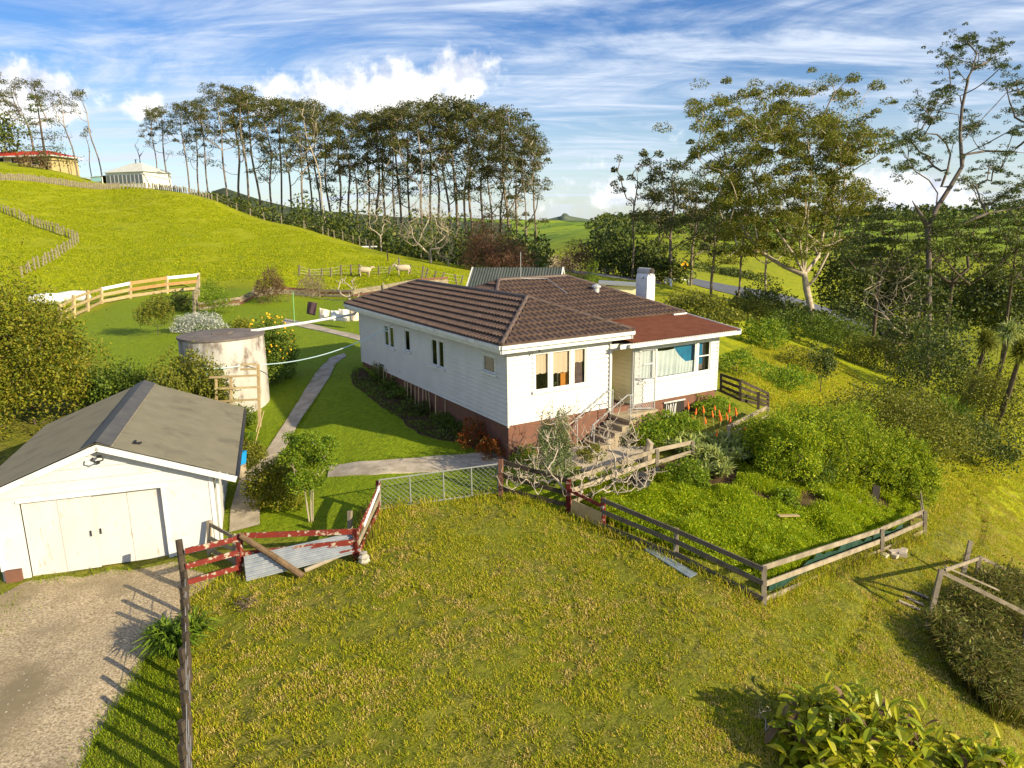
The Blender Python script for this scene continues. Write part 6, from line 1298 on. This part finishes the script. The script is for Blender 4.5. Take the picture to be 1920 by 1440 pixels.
rng = np.random.default_rng(210); w = MB(); ST = MB()
AF = [(1290, 762), (1306, 772), (1318, 768), (1335, 780), (1340, 766), (1348, 775), (1352, 790), (1362, 776), (1370, 785), (1379, 772), (1300, 782), (1345, 808), (1396, 805), (1322, 790), (1368, 768)]
for i, (u, v) in enumerate(AF):
    b = gp(u+rng.uniform(-6, 6), v+30); t = vfrom(b, u, v-rng.uniform(2, 12)); r = empty('aloe_flower', b, 0, 'orange red aloe flower spike standing above the aloe clumps', 'flower', 'orange aloe flower spikes')
    MB().tube([(0, 0, 0), tuple((t-b)*.8)], .012, 4).build('stalk', LF['aloe'], r); e = t-b; k_ = rng.uniform(.55, .75); MB().tube([tuple(e*k_), tuple(e*(k_+.08)), tuple(e)], [.025, rng.uniform(.035, .05), .008], 7).build('bloom', bpy.data.materials.get('aloe_orange') or mat('aloe_orange', (.75, .10, .015), (.85, .20, .02), 20), r)
rosette('flax', 'big dark flax with sword leaves on the right bank, left clump', gpd(1805, 36), 90, 2.0, .09, 'strap', 220, heads=3, hr=.5, bend=.25, el=(.6, 1.4))
rosette('flax', 'big dark flax with sword leaves on the right bank, right clump', gpd(1845, 35), 90, 2.1, .09, 'strap', 221, heads=3, hr=.5, bend=.25, el=(.6, 1.4))
for i, (u, v, D_, l) in enumerate(((1893, 625, 40, 'cabbage palm with spiky golden head at the right edge, tallest'), (1850, 640, 42, 'cabbage palm head left of the tallest golden one'), (1915, 660, 37, 'cabbage palm cut by the right edge of the picture'))):
    b = gpd(u, D_); t = dp(u, v, D_); r = empty('cabbage_palm', b, 0, l, 'tree'); MB().tube([(0, 0, -.2), tuple((t-b)*.5+Vector((.1, 0, 0))), tuple(t-b)], [.16, .13, .1], 8).build('trunk', BKD, r)
    rng = np.random.default_rng(230+i); n = 420; a = rng.uniform(0, 6.283, n); e = rng.uniform(-.9, 1.45, n); L_ = rng.uniform(.6, 1.0, n); c = MB(); c.blades(np.array(tuple(t-b))+vec(n)*.12, np.stack([np.cos(a)*np.cos(e)*L_, np.sin(a)*np.cos(e)*L_, np.sin(e)*L_], 1), .05, .4); c.build('crown', LF['aloe' if i == 0 else 'olive'], r)
rosette('flax', 'flax like grassy clump at the lower right bank beside dark trees', gpd(1880, 34), 120, 1.8, .08, 'olive', 222, heads=4, hr=.9, bend=.3, el=(.5, 1.4))
shrub('evergreen_tree', 'dark leafy tree at the right edge below the cabbage palms', gpd(1900, 38), 2.6, 4.4, 'olive', 8000, .15, 24, cat='tree', seed=231, parts=('trunk', 'crown'))
shrub('shrub', 'dark shrubbery low on the right bank under the flax', gpd(1880, 31), 2.2, 2.0, 'dark', 6000, .13, 20, seed=232)
rosette('agapanthus', 'dark green strap leaved clump growing over the batten fence line', gp(326, 1222), 150, .85, .04, 'strap', 240, heads=6, hr=.5, bend=.8, el=(.5, 1.35))
rosette('agave', 'blue green spiky plant between the garage roof and timber frame', gp(462, 838), 40, .7, .07, 'strap', 241, heads=2, hr=.2)
shrub('bed_plant', 'leafy plant beside the canes and the garage gutter', gp(470, 868), .6, .8, 'olive', 2600, .075, 12, seed=242); shrub('bed_plant', 'reddish weedy plant above the blue tub', gp(452, 870), .4, .7, 'brown', 900, .07, 8, seed=243); shrub('bed_plant', 'dark bush at the foot of the timber frame', gp(452, 800), .6, .9, 'mid', 2500, .08, 12, seed=244)
def ginger(name, label, base, n, h, R, seed, L=.42):
    """broad paddle leaves on leaning canes, some withered"""
    global rng
    rng = np.random.default_rng(seed); r = empty(name, base, 0, label, 'plant'); S_ = MB(); Lf = MB(); Dd = MB()
    for i in range(n):
        a = rng.uniform(0, 6.283); k = math.sqrt(rng.uniform()); b = Vector((R*k*math.cos(a), R*k*.75*math.sin(a), 0)); t = b*1.25+Vector((rng.uniform(-.2, .2), rng.uniform(-.2, .2), h*rng.uniform(.45, 1.05)*(1-.35*k))); S_.tube([b, b.lerp(t, .5)+Vector((0, 0, .08)), t], [.012, .01, .006], 5, cap=False)
        for j in range(3):
            q = b.lerp(t, .55+.22*j); al = rng.uniform(0, 6.283); el = rng.uniform(-.25, 1.15); d = Vector((math.cos(al)*math.cos(el), math.sin(al)*math.cos(el), math.sin(el))); l = L*rng.uniform(.55, 1.15); s_ = d.cross(Vector((0, 0, 1))).normalized(); up_ = s_.cross(d); wd = l*rng.uniform(.13, .2); V = []
            ns = 6
            for m_ in range(ns+1):
                f = m_/ns; c = q+d*l*f-Vector((0, 0, l*.25*f*f)); ww = wd*math.sin(math.pi*min(1, f*.93+.05))**.7; V += [c-s_*ww+up_*ww*.35, c, c+s_*ww+up_*ww*.35]
            Q = [(m_*3+x, m_*3+x+1, m_*3+x+4, m_*3+x+3) for m_ in range(ns) for x in (0, 1)]; (Dd if rng.uniform() < .09 else Lf).addq([tuple(v) for v in V], Q)
    S_.build('stems', LF['olive'], r); Lf.build('leaves', LF['big'], r); Dd.build('withered_leaves', LF['brown'], r)
ginger('ginger_plant', 'big clump of broad yellow green leaves in the lower right foreground', gp(1590, 1440), 300, 1.45, 1.0, 250, .36)
ginger('ginger_plant', 'smaller clump of broad leaves at the bottom right corner', gp(1850, 1480), 120, .95, .6, 251, .33)
bare('bare_shrub', 'small leafless twigs left of the broad leaved clump', gp(1435, 1375), .6, .3, 14, BKP, 77, .006, cat='shrub', tr=.08, fine=1)
rng = np.random.default_rng(252)
# ---------------------------------------------------------------- grass and weeds, nobody could count them
def scatter(poly, n, near=None):
    P = np.array(poly); lo, hi = P.min(0), P.max(0); out = np.zeros((0, 2))
    while len(out) < n:
        q = rng.uniform(lo, hi, (n*2, 2)); q = q[inpoly(q[:, 0], q[:, 1], poly)]; out = np.concatenate([out, q])
    return out[:n]
def turf(name, label, poly, n, L, w_, m, kind='stuff', el=(.3, 1.3), bend=.5, thin=None, tilt=0, patch=None):
    q = scatter(poly, n)
    if patch: q = q[patch(q)]
    a = rng.uniform(0, 6.283, len(q)); e = rng.uniform(*el, len(q)); l = L*rng.uniform(.5, 1.3, len(q))*(.6+.8*vnoise(q[:, 0], q[:, 1], .7, 9)); z = zf(q[:, 0], q[:, 1]); b = MB()
    b.blades(np.stack([q[:, 0], q[:, 1], z-.01], 1), np.stack([np.cos(a)*np.cos(e)*l, np.sin(a)*np.cos(e)*l, np.sin(e)*l], 1), w_, bend); o = b.build(name, m); tag(o, label, 'grass', kind=kind); return o
LF['turf'] = leafmat('paddock_grass_blades', [(.17, .24, .008), (.32, .38, .010), (.48, .48, .014), (.60, .52, .03), (.62, .44, .09)], .45, .6, 0)
LF['tuft'] = leafmat('dry_tuft_blades', [(.42, .32, .06), (.62, .46, .13), (.72, .56, .22), (.40, .34, .05)], .4, .6, 0)
LF['hill'] = leafmat('hill_grass_blades', [(.18, .25, .003), (.34, .42, .005), (.50, .54, .007), (.62, .58, .02)], .45, .6, 0)
LF['lawnb'] = leafmat('lawn_blades', [(.13, .21, .005), (.24, .32, .008), (.36, .43, .012)], .45, .6, 0)
LF['weed'] = leafmat('weed_leaves', [(.14, .24, .006), (.28, .40, .010), (.44, .52, .015), (.54, .54, .02)], .5, .55, 0)
FORE = wpoly([(352, 1120), (450, 1095), (560, 1090), (670, 1050), (700, 965), (935, 930), (1066, 962), (1131, 992), (1433, 1132), (1735, 1003), (1760, 940), (1880, 905), (1960, 960), (2000, 1200), (1960, 1500), (900, 1520), (352, 1500)])
CL_ = lambda q: vnoise(q[:, 0], q[:, 1], .13, 11)*.6+vnoise(q[:, 0], q[:, 1], .45, 12)*.4+rng.uniform(-.12, .12, len(q))
turf('paddock_grass', 'rough yellow green paddock grass', FORE, 420000, .085, .012, LF['turf'], patch=lambda q: CL_(q) > .49)
turf('dry_tufts', 'dry tan tufts of seeded grass scattered through the paddock', FORE, 260000, .07, .014, LF['tuft'], el=(.5, 1.4), patch=lambda q: (vnoise(q[:, 0], q[:, 1], .16, 21)*.55+vnoise(q[:, 0], q[:, 1], 1.3, 22)*.45+rng.uniform(-.06, .06, len(q))) > .65)
BANK = wpoly([(1735, 1003), (1745, 940), (1690, 880), (1760, 790), (1860, 800), (1990, 900), (1960, 960), (1880, 905), (1790, 960)])
SLOPE = wpoly([(1350, 735), (1385, 660), (1440, 635), (1560, 670), (1660, 760), (1690, 880), (1560, 850), (1440, 760)])
turf('slope_grass', 'bright uncut grass on the slope right of the house', SLOPE, 70000, .16, .026, LF['turf'])
turf('bank_grass', 'sunlit grass on the bank right of the garden', BANK, 60000, .13, .02, LF['turf'])
HILL = wpoly([(-60, 318), (100, 326), (250, 352), (330, 366), (400, 382), (560, 432), (700, 478), (860, 510), (870, 540), (700, 545), (540, 545), (380, 520), (230, 530), (60, 590), (-60, 620)])
turf('hill_grass', 'coarse bright pasture grass on the hillside', HILL, 150000, .26, .06, LF['hill'], el=(.2, .9), bend=.8, patch=lambda q: vnoise(q[:, 0], q[:, 1], 1.7, 51)*.6+vnoise(q[:, 0], q[:, 1], 5, 52)*.4+rng.uniform(-.1, .1, len(q)) > .38)
FG = [tuple(gp(353, 1165))[:2], tuple(gp(358, 1440))[:2], (-5.2, 8), (-8, 8), *wpoly([(150, 1440), (205, 1340), (262, 1260), (300, 1205), (345, 1160)])]
turf('verge_grass', 'green grass strip between the gravel drive and the batten fence', FG, 22000, .08, .011, LF['lawnb'])
turf('lawn_grass', 'short mown green lawn around the house and paths', LAWN, 200000, .045, .018, LF['lawnb'], patch=lambda q: np.hypot(q[:, 0], q[:, 1]) < 34)
WEED = wpoly([(1145, 905), (1235, 900), (1300, 905), (1400, 935), (1560, 970), (1640, 960), (1725, 965), (1655, 1010), (1440, 1105), (1300, 1045), (1140, 985), (1080, 950), (1090, 925)])
WEED2 = wpoly([(1290, 880), (1420, 860), (1560, 860), (1740, 905), (1735, 960), (1620, 975), (1520, 950), (1400, 925), (1300, 905)])
rng = np.random.default_rng(260)
q = scatter(WEED, 34000); q2 = scatter(WEED2, 16000); q2 = q2[vnoise(q2[:, 0], q2[:, 1], .9, 31) > .5]; q = np.concatenate([q, q2]); hgt = .06+.42*vnoise(q[:, 0], q[:, 1], .9, 3)**1.6+.2*vnoise(q[:, 0], q[:, 1], .3, 4)**2; w = MB()
z = zf(q[:, 0], q[:, 1]); w.leaves(np.stack([q[:, 0], q[:, 1], z+hgt*rng.uniform(.3, 1, len(q))], 1), .07, .45, .4); a = rng.uniform(0, 6.28, len(q)); w.blades(np.stack([q[:, 0], q[:, 1], z], 1), np.stack([np.cos(a)*hgt*.4, np.sin(a)*hgt*.4, hgt*1.2], 1), .014, .5)
tag(w.build('weeds', LF['weed']), 'lush bright green weeds covering the vegetable garden', 'weeds', kind='stuff')
# long tufts along fences and paths
rng = np.random.default_rng(261); w = MB()
def tuftline(pts, n, L, sp=.12, mb=None):
    W = [gp(u, v) for u, v in pts]
    for a, b in zip(W, W[1:]):
        k = int(n*(b-a).length); t = rng.uniform(0, 1, k); x = a.x+(b.x-a.x)*t+rng.normal(size=k)*sp; y = a.y+(b.y-a.y)*t+rng.normal(size=k)*sp; an = rng.uniform(0, 6.28, k); e = rng.uniform(.6, 1.4, k); l = L*rng.uniform(.4, 1.3, k)*(.4+vnoise(x, y, .4, 8)*1.2)
        mb.blades(np.stack([x, y, zf(x, y)-.01], 1), np.stack([np.cos(an)*np.cos(e)*l, np.sin(an)*np.cos(e)*l, np.sin(e)*l], 1), .012, .6)
tuftline([(714, 960), (935, 932), (1066, 965), (1131, 995), (1433, 1136)], 240, .24, .14, w); tuftline([(1433, 1136), (1655, 1042), (1735, 1005)], 260, .3, .14, w); tuftline([(352, 1110), (450, 1085), (570, 1085), (680, 1060), (712, 960)], 200, .2, .15, w); tuftline([(353, 1165), (358, 1440)], 200, .2, .1, w); tuftline([(700, 960), (675, 1040)], 400, .3, .15, w)
tag(w.build('fence_grass', LF['turf']), 'long unmown grass along the feet of the garden fences', 'grass', kind='stuff')
w = MB(); tuftline([(690, 965), (682, 1030)], 500, .32, .12, w); tuftline([(1560, 1080), (1720, 1010)], 260, .28, .1, w); tag(w.build('dry_grass', LF['tan']), 'dry straw coloured grass at the fence corners', 'grass', kind='stuff')
tb_ = MB()
for e_ in ([(430, 1000), (448, 900), (492, 858), (560, 752), (618, 672)], [(487, 985), (492, 900), (527, 855), (592, 748), (632, 680)], [(618, 874), (800, 858), (945, 846)], [(614, 895), (800, 886), (955, 874)]): tuftline(e_, 260, .07, .05, tb_)
tag(tb_.build('path_grass', LF['lawnb']), 'grass creeping over the edges of the concrete paths', 'grass', kind='stuff')
tb_ = MB(); tuftline([(60, 1092), (180, 1075), (322, 1058), (420, 1072)], 160, .10, .12, tb_); tuftline([(150, 1440), (205, 1340), (262, 1260), (300, 1205), (338, 1165)], 300, .12, .10, tb_); tuftline([(0, 1180), (40, 1120)], 200, .12, .3, tb_); tuftline([(100, 1100), (200, 1110)], 60, .06, .25, tb_)
tag(tb_.build('drive_weeds', LF['lawnb']), 'grass and weeds along the ragged edges of the gravel drive', 'weeds', kind='stuff')
rng = np.random.default_rng(265); q = scatter([p for p in DRIVE], 1800); w = MB(); z = zf(q[:, 0], q[:, 1])+.02
for (x, y), zz in zip(q, z):
    r_ = rng.uniform(.006, .018); a = rng.uniform(0, 3); w.box((x, y, zz), (r_*2, r_*1.5, r_), a)
tag(w.build('loose_stones', mat('loose_stone', (.45, .40, .33), (.25, .22, .18), 3, coord='World')), 'loose pale stones scattered over the gravel drive', 'stones', kind='stuff')
rng = np.random.default_rng(266); q = scatter(BED, 5200); q = q[vnoise(q[:, 0], q[:, 1], .5, 41) > .3]; hb = .05+.28*vnoise(q[:, 0], q[:, 1], .45, 42)**2; w = MB(); w.leaves(np.stack([q[:, 0], q[:, 1], zf(q[:, 0], q[:, 1])+hb*rng.uniform(.3, 1, len(q))], 1), .075, .5, .4)
tag(w.build('bed_plants', LF['mid']), 'low leafy ground cover in the flower bed under the side wall', 'ground cover', kind='stuff')
bare('branch_pile', 'heap of dark dead twigs lying in the grass by the strainer post', gp(462, 1140), .28, .42, 40, BKD, 79, .009, cat='branches', tr=.1, fine=1)
# dry growth in the pen
rng = np.random.default_rng(262); PEN = wpoly([(1742, 1190), (1800, 1120), (1960, 1140), (1990, 1300), (1960, 1400), (1870, 1360), (1785, 1275)]); q = scatter(PEN, 15000); hg = .3+.75*vnoise(q[:, 0], q[:, 1], .8, 2)+.5*vnoise(q[:, 0], q[:, 1], .3, 3)**2; w = MB(); a = rng.uniform(0, 6.28, len(q)); z = zf(q[:, 0], q[:, 1])
w.blades(np.stack([q[:, 0], q[:, 1], z], 1), np.stack([np.cos(a)*hg*.45, np.sin(a)*hg*.45, hg], 1), .02, .9); w.leaves(np.stack([q[:, 0], q[:, 1], z+hg*rng.uniform(.2, .95, len(q))], 1)+vec(len(q))*.08, .1, .35); tag(w.build('pen_growth', LF['tan']), 'matted dry brown growth filling the post and rail pen', 'dry growth', kind='stuff')
 # dark evergreens and hedgerows down in the valley
for i, (u, D_, rx, h, l) in enumerate(((1600, 84, 4.2, 10.5, 'dark evergreen right behind the great gum'), (1655, 92, 4.6, 11.5, 'dark evergreen behind the low layered pine'), (1712, 88, 4.4, 10.5, 'dark evergreen left of the tall pine trunk'), (1775, 84, 4.6, 10.0, 'dark evergreen right of the tall pine trunk'), (1840, 78, 4.6, 9.5, 'dark evergreen second from the right edge in the valley'), (1905, 74, 4.4, 9.5, 'dark evergreen cut by the right edge in the valley'))):
    shrub('evergreen_tree', l, gpd(u, D_), rx, h, 'pine' if i % 2 else 'dark', 3600, .42, 22, cat='tree', seed=300+i, parts=('trunk', 'crown'), low=.25, lob=.34, fill=.1)
rng = np.random.default_rng(270); w = MB()
for line, n, hh, sp in (([(1640, 548), (1760, 560), (1930, 585)], 150, 2.6, 5), ([(1640, 480), (1760, 476), (1930, 500)], 60, 3, 8), ([(1290, 498), (1360, 515), (1420, 528)], 60, 2.2, 4), ([(1100, 452), (1240, 470), (1400, 470), (1520, 480)], 90, 4, 14), ([(1440, 590), (1500, 600)], 30, 3, 4), ([(1560, 575), (1640, 600), (1700, 650)], 90, 2.6, 3)):
    W = [gp(u, v) for u, v in line]
    for i in range(n):
        k = rng.integers(len(W)-1); t = rng.uniform(); x = W[k].x*(1-t)+W[k+1].x*t+rng.normal()*sp*.5; y = W[k].y*(1-t)+W[k+1].y*t+rng.normal()*sp; R = rng.uniform(1, 2.4)*hh/2.5; kk = 60; p = vec(kk); p /= np.linalg.norm(p, axis=1)[:, None]; w.leaves(np.array([x, y, float(zf(x, y))+hh*.3])+p*np.array([R, R, hh*.5*rng.uniform(.4, 1)]), .5*hh/2.5, .5)
tag(w.build('hedgerow', LF['dark']), 'dark scrubby banks and hedgerows between the valley fields', 'hedgerow', kind='stuff')
# distant copses and the wooded ridge
rng = np.random.default_rng(263); w = MB()
for i in range(900):
    k0 = rng.uniform()
    if k0 < .55: u = rng.uniform(1080, 2050); D = rng.uniform(650, 1000)
    elif k0 < .8: u = rng.uniform(1100, 1650); D = rng.uniform(330, 600)
    else: u = rng.uniform(350, 1100); D = rng.uniform(500, 900)
    if 990 < u < 1120 and D > 480: continue
    d = ray(u, 415); x, y = d[0]*D, d[1]*D
    if vnoise(x, y, 90, 7) < (.42 if D > 640 else .6): continue
    far_ = D > 640; R = rng.uniform(4, 9)*(1 if far_ else .6); hh = rng.uniform(6, 15)*(1 if far_ else .6); k = 26 if far_ else 90; p = vec(k); p /= np.linalg.norm(p, axis=1)[:, None]; w.leaves(np.array([x, y, float(zf(x, y))+hh*.4])+p*np.array([R, R, hh*.55]), 4.0 if far_ else 1.5, .8)
tag(w.build('far_woodland', LF['dark']), 'distant dark woodland patches across the valley ridges', 'woodland', kind='stuff')
# far hills
def hill(pts, D, depth, m):
    V = []; n = len(pts)
    for (u, v) in pts: p = dp(u, v, D); V.append(p)
    for (u, v) in pts: p = dp(u, 430, D*.8); V.append(Vector((p.x, p.y, -20)))
    for (u, v) in pts: p = dp(u, 430, D*1.3); V.append(Vector((p.x, p.y, -20)))
    o = MB().addq([tuple(v) for v in V], [(i, i+1, n+i+1, n+i) for i in range(n-1)]+[(2*n+i, 2*n+i+1, i+1, i) for i in range(n-1)]).build('hills', m, smooth=True); tag(o, kind='structure')
HM = mat('far_hill', (.07, .10, .05), (.14, .17, .08), .004, .95, c3=(.35, .33, .28), s3=.02, t3=(.6, .7))
hill([(960, 424), (1000, 416), (1030, 410), (1052, 405), (1056, 400), (1062, 400), (1068, 405), (1090, 409), (1120, 414), (1160, 420)], 2600, 400, HM)
hill([(320, 420), (350, 385), (385, 368), (400, 358), (420, 352), (450, 362), (490, 375), (560, 392), (640, 398), (720, 405), (820, 412), (960, 420)], 520, 200, mat('wooded_hill', (.03, .045, .02), (.06, .08, .03), .08, .95, c3=(.12, .11, .07), s3=.05, t3=(.55, .7)))
